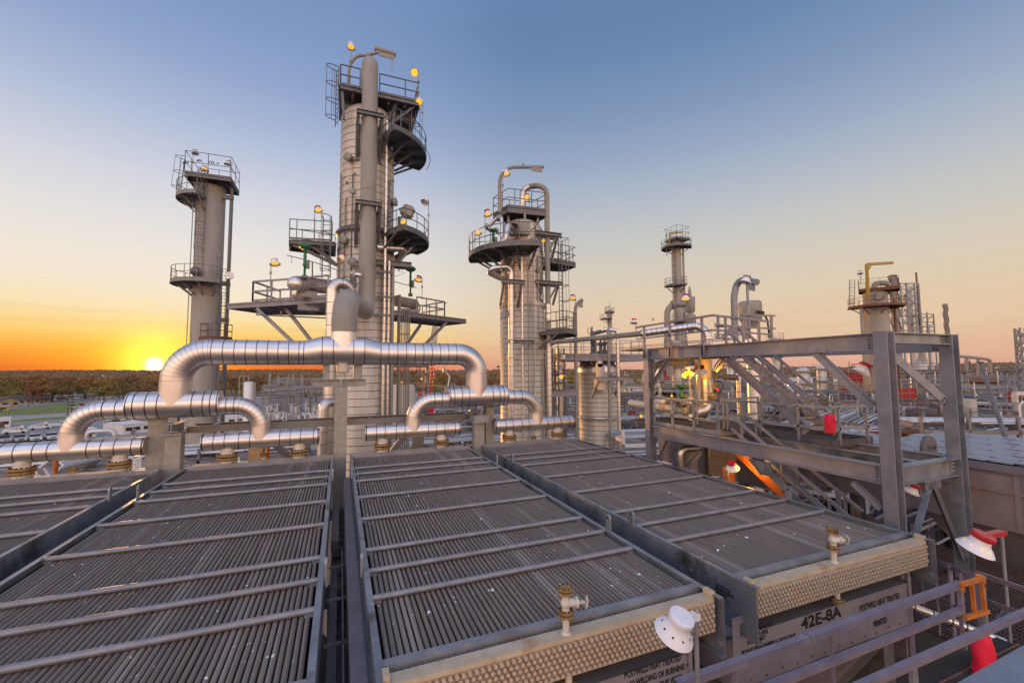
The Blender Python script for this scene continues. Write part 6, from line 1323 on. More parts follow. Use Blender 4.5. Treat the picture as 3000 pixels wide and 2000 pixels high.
# ================================================================ fences, poles, wires
def fence(p0,p1,label,h=1.4,n=24,m='dark'):
    a=PZ(p0,GZ); b=PZ(p1,GZ); t=thing('chain_link_fence',label,'fence',a); mb=MB()
    for k in range(n+1): q=a.lerp(b,k/n); mb.bar(q,q+V((0,0,h)),.07,.07)
    part('posts',mb,M[m],t); mb=MB()
    for z in (.05,.5,.95,h): mb.bar(a+V((0,0,z)),b+V((0,0,z)),.05,.05)
    part('rails',mb,M[m],t)
fence(zV(-60,650),zV(930,600),'dark fence line across the mown grass'); fence(zV(1640,810),zV(1880,930),'grey fence running beside the white roofed trailer',1.2,14,'galv'); fence(zT(420,720),zT(1320,665),'long dark fence between the substation and the pickups',1.6,30)
def upole(p,htop,label,arms=1):
    d=dB(p[1],p[0]); c=PD(p,d); z=PD(htop,d).z; t=thing('utility_pole',label,'pole',V((c.x,c.y,GZ)),'utility poles'); mb=MB(); mb.cyl((c.x,c.y,GZ),(c.x,c.y,z),.13,8,0,True,.09); part('pole',mb,M['bark'],t)
    if arms: mb=MB(); mb.bar((c.x-1.1,c.y,z-.5),(c.x+1.1,c.y,z-.5),.1,.12); part('crossarm',mb,M['bark'],t)
    return V((c.x,c.y,z-.4))
q1=upole(zV(985,640),zV(990,290),'tall utility pole standing at the fence behind the leftmost elbow'); q2=upole(zV(930,655),zV(925,440),'shorter utility pole just left of the tall one behind the leftmost elbow'); q3=upole(zT(1085,935),zT(1085,570),'brown utility pole left of the shiny riser'); q4=upole(zH(628,460),zH(628,215),'bare brown pole under the right arch of the top pipe',0); upole(zV(395,530),zV(395,430),'thin street light pole by the brown house',0); upole(zV(715,440),zV(715,320),'thin pole in front of the long tan building')
mb=MB()
for dz in (0,-.7,-1.5):
    for a,b in ((q1+V((-70,-25,0)),q1),(q1,q3+V((0,0,2)))):
        mb.tube([a.lerp(b,k/10)+V((0,0,dz-1.6*sin(pi*k/10))) for k in range(11)],.035,4,0,False)
solo('overhead_wire','slack dark wires strung from the tall utility pole','wire',mb,M['black'],q1)
# ================================================================ lattice work
def lattice(mb,a,b,w0,w1,n,r=.05,m=0):
    a=V(a); b=V(b); d=(b-a).normalized(); s=d.orthogonal().normalized(); u=d.cross(s); cs=[(1,1),(-1,1),(-1,-1),(1,-1)]; P_=[]
    for k in range(n+1): w=(w0+(w1-w0)*k/n)/2; c=a.lerp(b,k/n); P_.append([c+s*(i*w)+u*(j*w) for i,j in cs])
    for j in range(4): mb.bar(P_[0][j],P_[-1][j],r*1.5,r*1.5,m)
    for k in range(n):
        for j in range(4):
            mb.bar(P_[k][j],P_[k+1][(j+1)%4],r,r,m)
            if k: mb.bar(P_[k][j],P_[k][(j+1)%4],r,r,m)
def lat_tower(p,ptop,d,label,w=1.6,m='galv',arms=True,name='lattice_tower',cat='lattice tower'):
    a=PD(p,d); z=PD(ptop,d).z; t=thing(name,label,cat,V((a.x,a.y,GZ)),'substation towers'); mb=MB(); lattice(mb,(a.x,a.y,GZ),(a.x,a.y,z),w,.15,9,.09); part('mast',mb,M[m],t)
    return V((a.x,a.y,z))
d=125; tops=[]
for (x,yt),lab in zip(((467,230),(597,255),(825,230),(965,255),(750,262),(1210,300)),('leftmost pointed lattice tower of the substation','second pointed lattice tower of the substation','tall pointed lattice tower in the middle of the substation','pointed lattice tower right of the middle of the substation','slim lattice tower between the two middle ones of the substation','last lattice tower of the substation before the shiny riser')): tops.append(lat_tower(zT(x,540),zT(x,yt),d,lab))
def gantry(x0,x1,y,yb,d,label):
    a=PD(zT(x0,y),d); b=PD(zT(x1,y),d); t=thing('substation_gantry',label,'gantry',V((a.x,a.y,GZ)),'substation gantries'); mb=MB(); lattice(mb,a,b,.7,.7,12,.07); part('beam',mb,M['galv'],t)
    for f in (0,.5,1): q=a.lerp(b,f); mb=MB(); lattice(mb,(q.x,q.y,GZ),q,.7,.6,6,.07); part('leg',mb,M['galv'],t)
    mb=MB()
    for f in [k/11 for k in range(12)]: q=a.lerp(b,f); mb.lathe([(.12,-1.1),(.12,-.9),(.05,-.9),(.05,-.6),(.12,-.6),(.12,-.4),(.04,-.3)],q,(0,0,1),6,0)
    part('insulator',mb,M['siding'],t)
for a in ((375,590,430,590,118,'low white gantry at the left end of the substation'),(540,870,320,560,130,'long upper gantry across the middle of the substation'),(600,1300,318,560,135,'farthest upper gantry of the substation behind the towers'),(640,1120,450,580,122,'middle gantry of the substation with hanging insulators'),(860,1310,460,590,112,'right hand gantry of the substation'),(560,900,480,600,110,'front gantry of the substation left of the pickups')): gantry(*a)
mb=MB()
for k in range(26):
    rgk=random.Random(k); p0=PD(zT(rgk.uniform(380,800),rgk.uniform(300,520)),rgk.uniform(110,135)); p1=PD(zT(rgk.uniform(850,1310),rgk.uniform(310,560)),rgk.uniform(110,135)); mb.tube([p0.lerp(p1,j/6)-V((0,0,.7*sin(pi*j/6))) for j in range(7)],.03,4,0,False)
solo('substation_conductor','sagging thin conductors strung between the substation gantries','wire',mb,M['galv'],PD(zT(800,500),120))
rg=random.Random(77); tb=None
for k in range(60):
    p=PD(zT(rg.uniform(420,1300),600),rg.uniform(82,118)); h=rg.uniform(1.2,3.2)
    if tb is None or k%20==0:
        tb=thing('switchgear_post',('slim pale insulator post in the substation yard','grey switchgear box on legs in the substation yard','short pale insulator post in the substation yard')[k//20],'switchgear',(p.x,p.y,GZ),'switchgear in the substation yard'); q=(p.x,p.y,GZ); mb=MB()
        if k//20==1: mb.box(p.x-.5,p.x+.5,p.y-.3,p.y+.3,GZ+.8,GZ+2.2); mb.bar((p.x-.4,p.y,GZ),(p.x-.4,p.y,GZ+.8),.1,.1); mb.bar((p.x+.4,p.y,GZ),(p.x+.4,p.y,GZ+.8),.1,.1)
        else: mb.lathe([(.1,0),(.1,1.2)]+[(.1+.09*(j%2),1.2+j*.16) for j in range(9)],q,(0,0,1),8,0); mb.bar((p.x-.7,p.y,GZ+2.6),(p.x+.7,p.y,GZ+2.6),.08,.08)
        part('support',mb,M['galv'] if k//20==1 else M['siding'],tb)
    else: dup(tb,(p.x,p.y,GZ),rg.uniform(-.4,.4),None,(1,1,rg.uniform(.7,1.5)))
# ================================================================ cranes, lift, water tower
d=112; a=PD(zH(470,470),d); b=PD(zE(1638,1035),d); m=a.lerp(b,.56); t=thing('crawler_crane','tall lattice boom crane, red below and pale above, behind the right platform struts','crane',V((a.x,a.y,GZ))); mb=MB(); lattice(mb,V((a.x,a.y,GZ+1)),m,1.5,1.5,16,.11); part('boom_base',mb,M['red'],t); mb=MB(); lattice(mb,m,b,1.4,.9,14,.09); part('boom_tip',mb,M['galv'],t)
mb=MB(); mb.box(a.x-3,a.x+2,a.y-1.2,a.y+1.2,GZ+.9,GZ+2.8); part('cab',mb,M['red'],t); mb=MB(); mb.box(a.x-2.8,a.x+2.4,a.y-2,a.y-1.2,GZ,GZ+.9); mb.box(a.x-2.8,a.x+2.4,a.y+1.2,a.y+2,GZ,GZ+.9); part('track',mb,M['black'],t); mb=MB(); c=PD(zH(385,365),d); lattice(mb,V((a.x-1,a.y,GZ+2)),c,.9,.5,10,.1); part('mast',mb,M['red'],t)
mb=MB(); mb.tube([b,c],.04,4); part('stay_wire',mb,M['black'],t)
d=80; t=thing('boom_lift','white articulated boom lift reaching up beside the bare brown pole','lift',PD(zH(668,460),d)); mb=MB(); q=[PD(zH(x,y),d) for x,y in ((660,520),(668,400),(682,318),(640,275))]; mb.bar(q[0],q[1],.22,.24); mb.bar(q[1],q[2],.2,.22); mb.bar(q[2],q[3],.16,.18); part('arm',mb,M['siding'],t); mb=MB(); mb.box(q[3].x-.45,q[3].x+.25,q[3].y-.3,q[3].y+.3,q[3].z-.1,q[3].z+.5); part('basket',mb,M['galv'],t)
d=75; mb=MB(); mb.bar(PD(zH(385,400),d),PD(zH(640,407),d),.14,.16); mb.bar(PD(zH(640,407),d),PD(zH(640,560),d),.14,.14); solo('yellow_jib','long thin yellow jib lying level under the right arch of the top pipe','jib',mb,M['yellow'],PD(zH(640,560),d))
d=900; a=PD(zH(1127,245),d); t=thing('water_tower','tiny dark water tower on the horizon left of the domed column','water tower',V((a.x,a.y,GZ))); mb=MB(); z=PD(zH(1127,228),d).z; mb.ball((a.x,a.y,z-.5),3.4,0,16,.75); part('tank',mb,M['dark'],t); mb=MB(); mb.cyl((a.x,a.y,GZ),(a.x,a.y,z-2),.7,10); part('leg',mb,M['dark'],t)
# ================================================================ plant clutter
def rack(label,o,u,L,w,levels,npipe,seed,mats=('wpipe','wpipe','galv','wpipe','grey'),posts=6,rmin=.03,rmax=.10):
    npipe=int(npipe*1.5)
    rg=random.Random(seed); o=V(o); u=V(u).normalized(); s=V((-u.y,u.x,0)); t=thing('pipe_rack',label,'pipe rack',V((o.x,o.y,GZ)),'pipe racks of the plant'); mb=MB(); n=max(2,int(L/posts))
    for k in range(n+1):
        for j in (0,1): q=o+u*(L*k/n)+s*(w*j); mb.bar((q.x,q.y,GZ),(q.x,q.y,max(levels)+.3),.14,.14,0,u)
        for z in levels: q=o+u*(L*k/n); mb.bar(V((q.x,q.y,z-.2)),V((q.x,q.y,z-.2))+s*w,.18,.22)
    for j in (0,1):
        for z in levels: q=o+s*(w*j); mb.bar(V((q.x,q.y,z-.5)),V((q.x,q.y,z-.5))+u*L,.14,.2)
    part('frame',mb,M['girder'] if seed%2 else M['wpipe'],t)
    for z in levels:
        x=.25
        for k in range(npipe):
            r=rg.uniform(rmin,rmax); y=w*(k+.5)/npipe+rg.uniform(-.05,.05); a0=rg.uniform(0,.2)*L if rg.random()<.3 else 0; a1=L*rg.uniform(.7,1) if rg.random()<.3 else L
            p=o+s*y; p=V((p.x,p.y,z+r-.08)); pts=[p+u*a0,p+u*a1]
            if rg.random()<.3: h=rg.uniform(.5,1.4); e=p+u*(L*rg.uniform(.3,.6)); pts=[p+u*a0,e,e+V((0,0,h)),e+V((0,0,h))+u*1.4,e+u*1.4,p+u*a1]
            elif rg.random()<.35: pts=[p+u*a0,p+u*a1,V((p+u*a1)[:2]+(GZ,))]
            mb=MB(); mb.tube(bend(pts,.3,3),r,8); part('pipe',mb,M[rg.choice(mats)],t)
    return t
U=(1,0,0)
rack('pipe rack of white pipes just beyond the far left header',(-26,32,0),U,24,3.2,(-5.0,-5.9),9,1,rmin=.06,rmax=.14)
rack('pipe rack of white pipes behind the far left rack, lower down',(-26,38,0),U,34,3.5,(-5.6,-6.8),9,2,rmin=.06,rmax=.14)
rack('pipe rack of white pipes seen below the headers right of the centre post',(1.6,27,0),U,13,3.5,(-4.5,-5.5),9,3,rmin=.05,rmax=.13)
rack('pipe rack of pinkish white pipes beyond the right branch pipe',(3,34,0),(.55,.83,0),30,4,(-5.6,-7.0),10,4,('wpipe','wpipe','red','wpipe'))
rack('long white pipe rack between the domed column and the squat vessel',(10,36,0),U,30,4,(-6.5,-8.2,-9.6),10,5,('wpipe','wpipe','galv','red'))
rack('white pipe rack just beyond the valve deck of the steel frame',(19,22,0),(.9,.2,0),30,4,(-4.6,-6.2,-7.8),10,6)
rack('white pipe rack crossing behind the upper stair',(24,30,0),(.95,.1,0),40,4.5,(-4.5,-6.6,-8.6),10,7)
rack('white and grey pipe rack seen between the two near frame posts',(26,14.5,0),(.9,.35,0),34,5,(-3.6,-5.1,-6.8,-8.2),10,8)
rack('white pipe rack at the far right beyond the leaning dark boom',(34,12,0),(.9,.1,0),30,5,(-3.9,-5.6,-7.4),10,9)
rack('tall pale pipe rack at the right edge under the horizon',(52,17,0),(.8,.5,0),32,5,(-2.8,-4.6,-6.5),9,10,('galv','grey','wpipe'))
rack('distant white pipe rack below the pale columns',(42,40,0),(.95,-.1,0),46,5,(-5.2,-7,-8.8),10,11)
rack('distant white and red pipe rack behind the slim column',(20,52,0),(1,0,0),50,5,(-6.2,-8,-9.6),10,12,('wpipe','wpipe','red','galv'))
rack('low pipe rack at the bottom right in front of the navy tank',(21,8.6,0),(.95,.12,0),22,4,(-5.0,-6.8),9,13,('galv','wpipe','navy','grey'))
rack('dim pipe rack deep below the leaning dark boom',(24,5.2,0),(.97,.0,0),24,4.5,(-5.2,-7.2,-8.6),9,14,('galv','grey','rust'))
def skid(label,p,d,w,h,seed,base=None,name='process_unit',floors=3,mcol='galv',dens=1.0):
    rg=random.Random(seed); c=PD(p,d); z0=GZ; z1=PD((p[0],p[1]),d).z; t=thing(name,label,'process unit',V((c.x,c.y,GZ)),'open process units of the plant'); mb=MB(); a=-atan2(c.x,c.y); ux=V((cos(a),sin(a),0)); uy=V((-sin(a),cos(a),0)); D=w*.8; H=z1-z0
    nx=max(2,int(w/2.2))
    for i in range(nx+1):
        for j in (0,1): q=c+ux*(w*(i/nx-.5))+uy*(D*j); mb.bar((q.x,q.y,z0),(q.x,q.y,z1),.10,.10,0,ux)
    for f in range(1,floors+1):
        z=z0+H*f/floors
        for j in (0,1): q=c+uy*(D*j); mb.bar(V((q.x,q.y,z))-ux*(w/2),V((q.x,q.y,z))+ux*(w/2),.14,.2)
        for i in range(nx+1): q=c+ux*(w*(i/nx-.5)); mb.bar(V((q.x,q.y,z)),V((q.x,q.y,z))+uy*D,.12,.18)
    for i in range(nx):
        if rg.random()<.6: f=rg.randrange(floors); q=c+ux*(w*(i/nx-.5)); r=c+ux*(w*((i+1)/nx-.5)); mb.bar(V((q.x,q.y,z0+H*f/floors)),V((r.x,r.y,z0+H*(f+1)/floors)),.08,.08)
    part('frame',mb,M[mcol],t)
    for f in range(1,floors+1):
        z=z0+H*f/floors; cs=[c+ux*sx*w/2+uy*y for sx,y in ((-1,0),(1,0),(1,D),(-1,D))]; mb=MB(); mb.plate([V((q.x,q.y,z+.11)) for q in cs],.04,0,(0,0,1)); pf=part('deck',mb,M['grate'],t); mb=rail([V((q.x,q.y,z+.11)) for q in cs],.85,ps=1.6,closed=True,r=.03); part('railing',mb,M[rg.choice(('galv','grey','yellow','galv'))],pf)
    for k in range(int(rg.randint(3,6)*dens)):
        r=rg.uniform(.15,.42); q=c+ux*(w*rg.uniform(-.42,.42))+uy*(D*rg.uniform(.1,.8)); f=rg.randrange(floors); zz=z0+H*f/floors+.2; hh=H/floors*rg.uniform(.5,.9); mb=MB()
        if rg.random()<.5: mb.lathe([(.001,0),(r*.8,.05),(r,.25),(r,hh-.25),(r*.8,hh-.06),(.001,hh)],V((q.x,q.y,zz)),(0,0,1),14,0)
        else: b=V((q.x,q.y,zz+r+.2)); mb.lathe([(.001,0),(r*.8,.05),(r,.2),(r,1.8),(r*.8,1.95),(.001,2.0)],b-ux*1.0,ux,14,0); mb.bar(b-V((0,0,r))-ux*.5,b-V((0,0,r+.25))-ux*.5,.3,.12); mb.bar(b-V((0,0,r))+ux*.5,b-V((0,0,r+.25))+ux*.5,.3,.12)
        part('vessel',mb,M[rg.choice(('wpipe','cream_v','galv','shell','grey'))],t)
    for k in range(int(24*dens)):
        r=rg.uniform(.03,.085); q=c+ux*(w*rg.uniform(-.55,.55))+uy*(D*rg.uniform(-.1,.9)); zz=z0+H*rg.uniform(.1,1.0); q=V((q.x,q.y,zz)); e=q+ux*rg.uniform(-w*.5,w*.5); g=e+V((0,0,rg.uniform(-.5,.3)*H)); g.z=max(g.z,GZ); mb=MB(); mb.tube(bend([q,e,g],.2,3),r,6); part('pipe',mb,M[rg.choice(('wpipe','wpipe','galv','grey','rust','yellow'))],t)
    for k in range(rg.randint(2,5)): 
        q=c+ux*(w*rg.uniform(-.5,.5))-uy*.1; mb=MB(); mb.ball(V((q.x,q.y,z0+H*rg.uniform(.3,1))),.11,0,8); part('work_light',mb,M['lampg'] if rg.random()<.35 else M['lamp'],t)
    return t
SK=[((2150,1130),48,9,'open process unit behind the head of the upper stair'),((2010,1145),42,8,'open process unit behind the orange-lit riser'),((1920,1160),44,7,'open process unit left of the white gate valves'),((2330,1170),56,9,'open process unit below the pale distant columns'),((2460,1150),50,7,'open process unit behind the red cover landing'),((2650,1168),46,8,'dense process unit between the near frame posts, upper level'),((2700,1215),36,6,'dense process unit between the near frame posts, lower level'),((2880,1130),48,9,'dense process unit right of the second frame post'),((2960,1180),36,7,'dense process unit at the right edge of the photo'),((2850,1215),34,7,'dense process unit behind the leaning dark boom'),((2780,1150),60,10,'distant process unit behind the second frame post'),((2960,1110),75,10,'distant pale process unit near the right horizon'),((1460,1160),62,8,'open process unit under the right branch elbow'),((1330,1190),52,7,'yellow railed process unit below the right arch of the top pipe'),((1640,1130),46,5,'thin process unit between the access tower and the squat vessel'),((1860,1130),60,8,'process unit right of the squat vessel'),((2250,1120),95,12,'far process unit beside the white storage tanks'),((2080,1110),85,9,'far process unit behind the stair')]
SK+=[((2620,1085),58,9,'dark crowded process unit just left of the boxy heater'),((2700,1100),80,9,'dark crowded process unit behind the boxy heater'),((2905,1085),64,8,'dark crowded process unit under the brown overhead pipe'),((2830,1180),42,7,'crowded process unit above the green handrail'),((2930,1240),30,6,'crowded process unit low at the right edge'),((2560,1180),44,6,'crowded process unit left of the near frame post'),((2400,1210),40,7,'crowded low process unit behind the landing rail'),((2240,1190),38,7,'crowded low process unit under the upper stair'),((2080,1190),34,5,'crowded low process unit right of the orange-lit riser'),((1960,1210),34,5,'crowded low process unit behind the cream flanged pipe')]
for k,(p,d,w,lab) in enumerate(SK): skid(lab,p,d,w,1,100+k,floors=3 if d<60 else 2,mcol=('dark','galv','dark','grey')[k%4],dens=1.6 if k>=18 else 1.0)
def scaff(p,d,w,h,label):
    w*=.62; h*=.85
    c=PD(p,d); a=-atan2(c.x,c.y); ux=V((cos(a),sin(a),0)); t=thing('scaffold_bay',label,'scaffold',V((c.x,c.y,GZ)),'red sheeted scaffolds'); mb=MB(); mb.box(-.01,.01,0,0,0,0) if False else None
    q=[c-ux*w/2,c+ux*w/2]; uy=V((-ux.y,ux.x,0)); z0,z1=c.z-h/2,c.z+h/2
    mb.plate([V((q[0].x,q[0].y,z0)),V((q[1].x,q[1].y,z0)),V((q[1].x,q[1].y,z1)),V((q[0].x,q[0].y,z1))],.06); 
    for s in (0,1): mb.plate([V((q[s].x,q[s].y,z0)),V((q[s].x,q[s].y,z0))+uy*w*.8,V((q[s].x,q[s].y,z1))+uy*w*.8,V((q[s].x,q[s].y,z1))],.05)
    part('sheeting',mb,M['redw'],t); mb=MB()
    for i in range(4):
        for j in (0,1): e=q[0].lerp(q[1],i/3)+uy*(w*.8*j)-uy*.08; mb.cyl((e.x,e.y,GZ),(e.x,e.y,z1+.8),.035,5)
    for z in (z0,(z0+z1)/2,z1,z1+.7,z0-1.5): mb.cyl(V((q[0].x,q[0].y,z))-uy*.1,V((q[1].x,q[1].y,z))-uy*.1,.035,5)
    part('tubes',mb,M['galv'],t)
for p,d,w,h,lab in ((zU(280,795),42,2.6,1.3,'red sheeted scaffold seen just right of the near frame post'),(zJ(515,1065),58,3.6,1.8,'red sheeted scaffold left of the pale railed column'),(zJ(495,1180),50,2.8,1.4,'red sheeted scaffold low behind the knee brace'),(zJ(535,1290),44,2.4,1.5,'red sheeted scaffold behind the red capped lamp at the frame'),(zU(1850,1140),34,3.0,.8,'red sheeted scaffold right of the leaning dark boom'),(zU(1900,1450),28,2.4,.8,'red sheeted scaffold at the lower right of the plant'),(zU(2030,850),36,2.2,1.0,'red sheeted scaffold at the right edge of the plant'),(zU(1230,370),62,.9,1.5,'red sheeted scaffold under the brown overhead pipe'),(zI(1060,1320),52,1.9,1.4,'red sheeted scaffold left of the orange-lit riser'),(zK(150,690),42,1.8,.9,'red sheeted scaffold behind the far frame post'),(zH(1580,640),45,2.2,1.0,'red sheeted scaffold right of the domed column')): scaff(p,d,w,h,lab)
# pale columns & tanks beyond
def pcol(p,ptop,d,rpx,label,m='wpipe',rings=3,dome=.5):
    c=PD(p,d); zt=PD(ptop,d).z; th=math.atan(abs(p[0]-1500)/F); r=rpx*d*cos(th)/F; t=thing('pale_column',label,'column',V((c.x,c.y,GZ)),'pale distant columns and tanks'); mb=MB(); mb.lathe([(r,GZ),(r,zt)]+[(r*cos(a),zt+r*dome*sin(a)) for a in (.3,.6,.9,1.2,1.57)],(c.x,c.y,0),(0,0,1),24,0); part('column_shell',mb,M[m],t)
    for k in range(rings): sector(t,(c.x,c.y),zt-k*2.4-.2,r*1.02,r+.75,120+k*60,330+k*40,M['galv'],.85,brk=1)
    mb=MB(); mb.cyl((c.x+r+.2,c.y-.3,GZ),(c.x+r+.2,c.y-.3,zt),.12,8); part('riser',mb,M['grey'],t); return t
pcol(zK(1455,540),zK(1455,350),85,20,'stout white column with railed top right of the stair head'); pcol(zK(1595,550),zK(1595,330),85,16,'white column with rusty streaks right of the stout one'); pcol(zK(1695,470),zK(1695,385),110,6,'small pale column farther right of the two white columns'); pcol(zK(895,520),zK(895,300),60,10,'white column rising behind the head of the upper stair'); pcol(zI(1990,1400),zI(1985,1000),62,9,'slim tan column with little railed top right of the stair head','cream_v',2); pcol(zI(950,1450),zI(950,1175),48,10,'clad pale column left of the orange-lit riser','alu_dull',1); pcol(zI(1130,1450),zI(1130,1040),50,15,'pale column directly behind the slim grey column base','shell',2)
pcol(zI(2130,1470),zI(2130,1350),120,28,'low white storage tank behind the stair','wpipe',0,.15); pcol(zI(2250,1470),zI(2250,1345),125,18,'second low white storage tank right of the first','wpipe',0,.15)
pcol(zT(145,600),zT(145,370),70,15.5,'white vessel with manhole and ladder frame left of the substation','wpipe',0,.3)
d=70; c=PD(zT(60,300),d); t=thing('access_scaffold','pale ladder frame with yellow rail beside the white vessel left of the substation','scaffold tower',V((c.x,c.y,GZ))); mb=MB(); a=PD(zT(10,270),d); b=PD(zT(150,270),d)
for q in (a,b,a.lerp(b,.5)): mb.bar((q.x,q.y,GZ),(q.x,q.y,q.z),.12,.12)
for k in range(7): mb.bar(V((a.x,a.y,a.z-k*1.2)),V((b.x,b.y,a.z-k*1.2)),.07,.07)
part('frame',mb,M['galv'],t); mb=MB(); mb.bar(a,b,.1,.1); part('yellow_rail',mb,M['yellow'],t)
# dark scaffolded unit with yellow rails behind the tallest column
t=skid('tall dark piped unit with yellow rails just right of the tallest column',zH(265,225),38,4.2,1,300,floors=6,mcol='dark',dens=2.0)
d=37; c=PD(zH(255,640),d); mb=MB(); mb.lathe([(1.0,GZ-c.z),(1.0,2.0),(.9,2.3)],c,(0,0,1),18,0); solo('tan_drum','tan drum at the foot of the dark piped unit','drum',mb,M['cream_v'],V((c.x,c.y,GZ)))
# ---- right hand column and heater
d=52; c=PD(zJ(700,600),d); r=1.2; t=thing('railed_column','pale rusty column with railed top and yellow davit at right','column',V((c.x,c.y,GZ))); zt=PD(zJ(690,420),d).z
mb=shell((c.x,c.y),r,GZ,zt,1.1,.6,ringw=.03); part('column_shell',mb,[M['shell_grey'],M['galv']],t)
zp=PD(zJ(680,515),d).z; sector(t,(c.x,c.y),zp,r,2.7,120,400,M['rust'],1.0,brk=5); zq=PD(zJ(690,385),d).z; a=-atan2(c.x,c.y); ux=V((cos(a),sin(a),0)); uy=V((-sin(a),cos(a),0))
q=[c+ux*x+uy*y for x,y in ((-1.5,-1.2),(2.2,-1.2),(2.2,1.2),(-1.5,1.2))]; polydeck(t,[(v.x,v.y) for v in q],zq,.25,M['rust'],1.2,ps=1.0)
mb=MB(); o=PD(zJ(640,470),d-1); b=PD(zJ(632,190),d-1); e=PD(zJ(825,185),d-1); mb.bar((o.x,o.y,o.z),(o.x,o.y,b.z),.26,.26); mb.bar((o.x,o.y,b.z),(e.x,e.y,b.z+.1),.24,.3); mb.bar((o.x,o.y,b.z-.9),(o.x+.45,o.y-.3,b.z),.14,.14); part('davit',mb,M['yellow'],t)
mb=MB(); mb.tube(bend([PD(zJ(680,380),d),PD(zJ(680,335),d),PD(zJ(800,340),d),PD(zJ(800,420),d)],.6,6),.3,12); part('overhead_pipe',mb,M['grey'],t)
w=PD(zJ(720,437),d-1.4); mb=MB(); mb.lathe([(.48,0),(.55,.03),(.55,.16),(.4,.2)],w,(-c.x/d,-c.y/d,0),18,0); part('manway',mb,M['dark'],t)
ladder(t,PD(zJ(510,520),d-.3),PD(zJ(515,320),d-.3),(-1,-.3,0),.5)
for x in (585,775,790,840): a_=PD(zJ(x,560),d-.5); mb=MB(); mb.cyl((a_.x,a_.y,GZ),(a_.x,a_.y,PD(zJ(x,530 if x<600 else 470),d-.5).z),.2 if x==585 else .12,8); part('riser',mb,M['grey' if x!=840 else 'rust'],t)
lamp(PD(zJ(575,258),d-1),PD(zJ(582,350),d-1),'unlit dark lamp on a pole at the top left of the pale railed column',(-.5,-.3,-.8),'grey',False,1.6,mr=.05)
def strake(label,p,ptop,d,r,m='grey'):
    c=PD(p,d); zt=PD(ptop,d).z; t=thing('straked_stack',label,'stack',V((c.x,c.y,GZ)),'chimney stacks with spiral fins'); mb=MB(); mb.tube([(c.x,c.y,GZ),(c.x,c.y,zt)],r,18,0); part('stack_shell',mb,M[m],t); 
    for j in range(3):
        pr=None; mb=MB()
        for k in range(40):
            z=zt-.1-k*.3; a=2*pi*(j/3+k*.042); q=V((c.x+(r+.05)*cos(a),c.y+(r+.05)*sin(a),z))
            if pr is not None: mb.bar(pr,q,.05,.13,0,(cos(a),sin(a),0))
            pr=q
        part('strake',mb,M[m],t)
strake('broad grey stack with spiral fins just behind the pale railed column',zJ(845,600),zJ(840,272),66,.52,'girder'); strake('slim grey stack with spiral fins standing alone at far right',zJ(1235,650),zJ(1230,495),92,.36,'girder')
# lattice structure tower
d=76; t=thing('lattice_structure','tall open lattice structure wrapped around pale columns at far right','process tower',PD(zJ(1000,700),d)); mb=MB()
def lv(x,y,dd=0): return PD(zJ(x,y),d+dd)
X_=(880,925,985,1020); 
for dd in (0,5):
    for x in X_: a=lv(x,335 if x<1000 else 340,dd); mb.bar(a,(a.x,a.y,GZ),.2,.2)
    for y in (340,385,435,490,545,585,640,700,760):
        mb.bar(lv(X_[0],y,dd),lv(X_[-1],y,dd),.14,.2)
    for i in range(3):
        for j,y in enumerate((340,385,435,490,545,585,640)):
            y2=(385,435,490,545,585,640,700)[j]; a,b=(X_[i],X_[i+1]) if (i+j)%2 else (X_[i+1],X_[i]); mb.bar(lv(a,y,dd),lv(b,y2,dd),.09,.09)
for y in (385,490,585,640): 
    for x in X_: mb.bar(lv(x,y),lv(x,y,5),.14,.2)
for dd in (0,4):
    for x in (1040,1085,1135): a=lv(x,560 if x<1100 else 575,dd); mb.bar(a,(a.x,a.y,GZ),.16,.16)
    for y in (575,600,635,670,705): mb.bar(lv(1030,y,dd),lv(1135,y,dd),.12,.16)
    for a,b in ((1040,1085),(1085,1135)): mb.bar(lv(a,635,dd),lv(b,575,dd),.08,.08); mb.bar(lv(a,705,dd),lv(b,640,dd),.08,.08)
part('frame',mb,M['galv'],t)
for x,yt,r,m in ((945,380,.5,'shell'),(1000,420,.25,'wpipe'),(1015,610,.3,'alu'),(950,560,.55,'alu_dull'),(1100,660,.35,'cream_v')): a=lv(x,yt,2.5); mb=MB(); mb.lathe([(r,GZ-a.z),(r,0),(r*.7,r*.35),(.001,r*.5)],a,(0,0,1),16,0); part('vessel',mb,M[m],t)
a=lv(1012,255,1); b=lv(1045,545,1); mb=MB(); mb.bar((b.x-.9,b.y,a.z),(b.x-.9,b.y,GZ),.2,.2); part('mast',mb,M['rust'],t)
for y in (385,490,585,640):
    mb=rail([lv(X_[0],y),lv(X_[-1],y)],1.0,ps=1.3,r=.035); part('railing',mb,M['galv'],t)
# fired heater
d=70; t=thing('fired_heater','boxy fired heater with pale panel front, funnel and round flue behind the frame posts','heater',PD(zU(600,700),d)); mb=MB(); a=PD(zU(400,430),d); b=PD(zU(500,430),d); c=PD(zU(620,430),d+3); z0=a.z; z1=PD(zU(450,310),d).z; vs=[V((a.x,a.y,z0)),V((b.x,b.y,z0)),V((c.x,c.y,z0))]; mb.add([(a.x,a.y,z0),(b.x,b.y,z0),(b.x,b.y,z1),(a.x,a.y,z1),(c.x,c.y,z0),(c.x,c.y,z1)],[(0,1,2,3),(1,4,5,2)])
dd=(c-b); mb.add([(a.x,a.y,z1),(b.x,b.y,z1),(c.x,c.y,z1),tuple(V((a.x,a.y,z1))+V((dd.x,dd.y,0)))],[(0,1,2,3)])
for k in range(8): q=a.lerp(b,(k+.5)/8); mb.bar((q.x-.04,q.y-.04,z0),(q.x-.04,q.y-.04,z1),.06,.06)
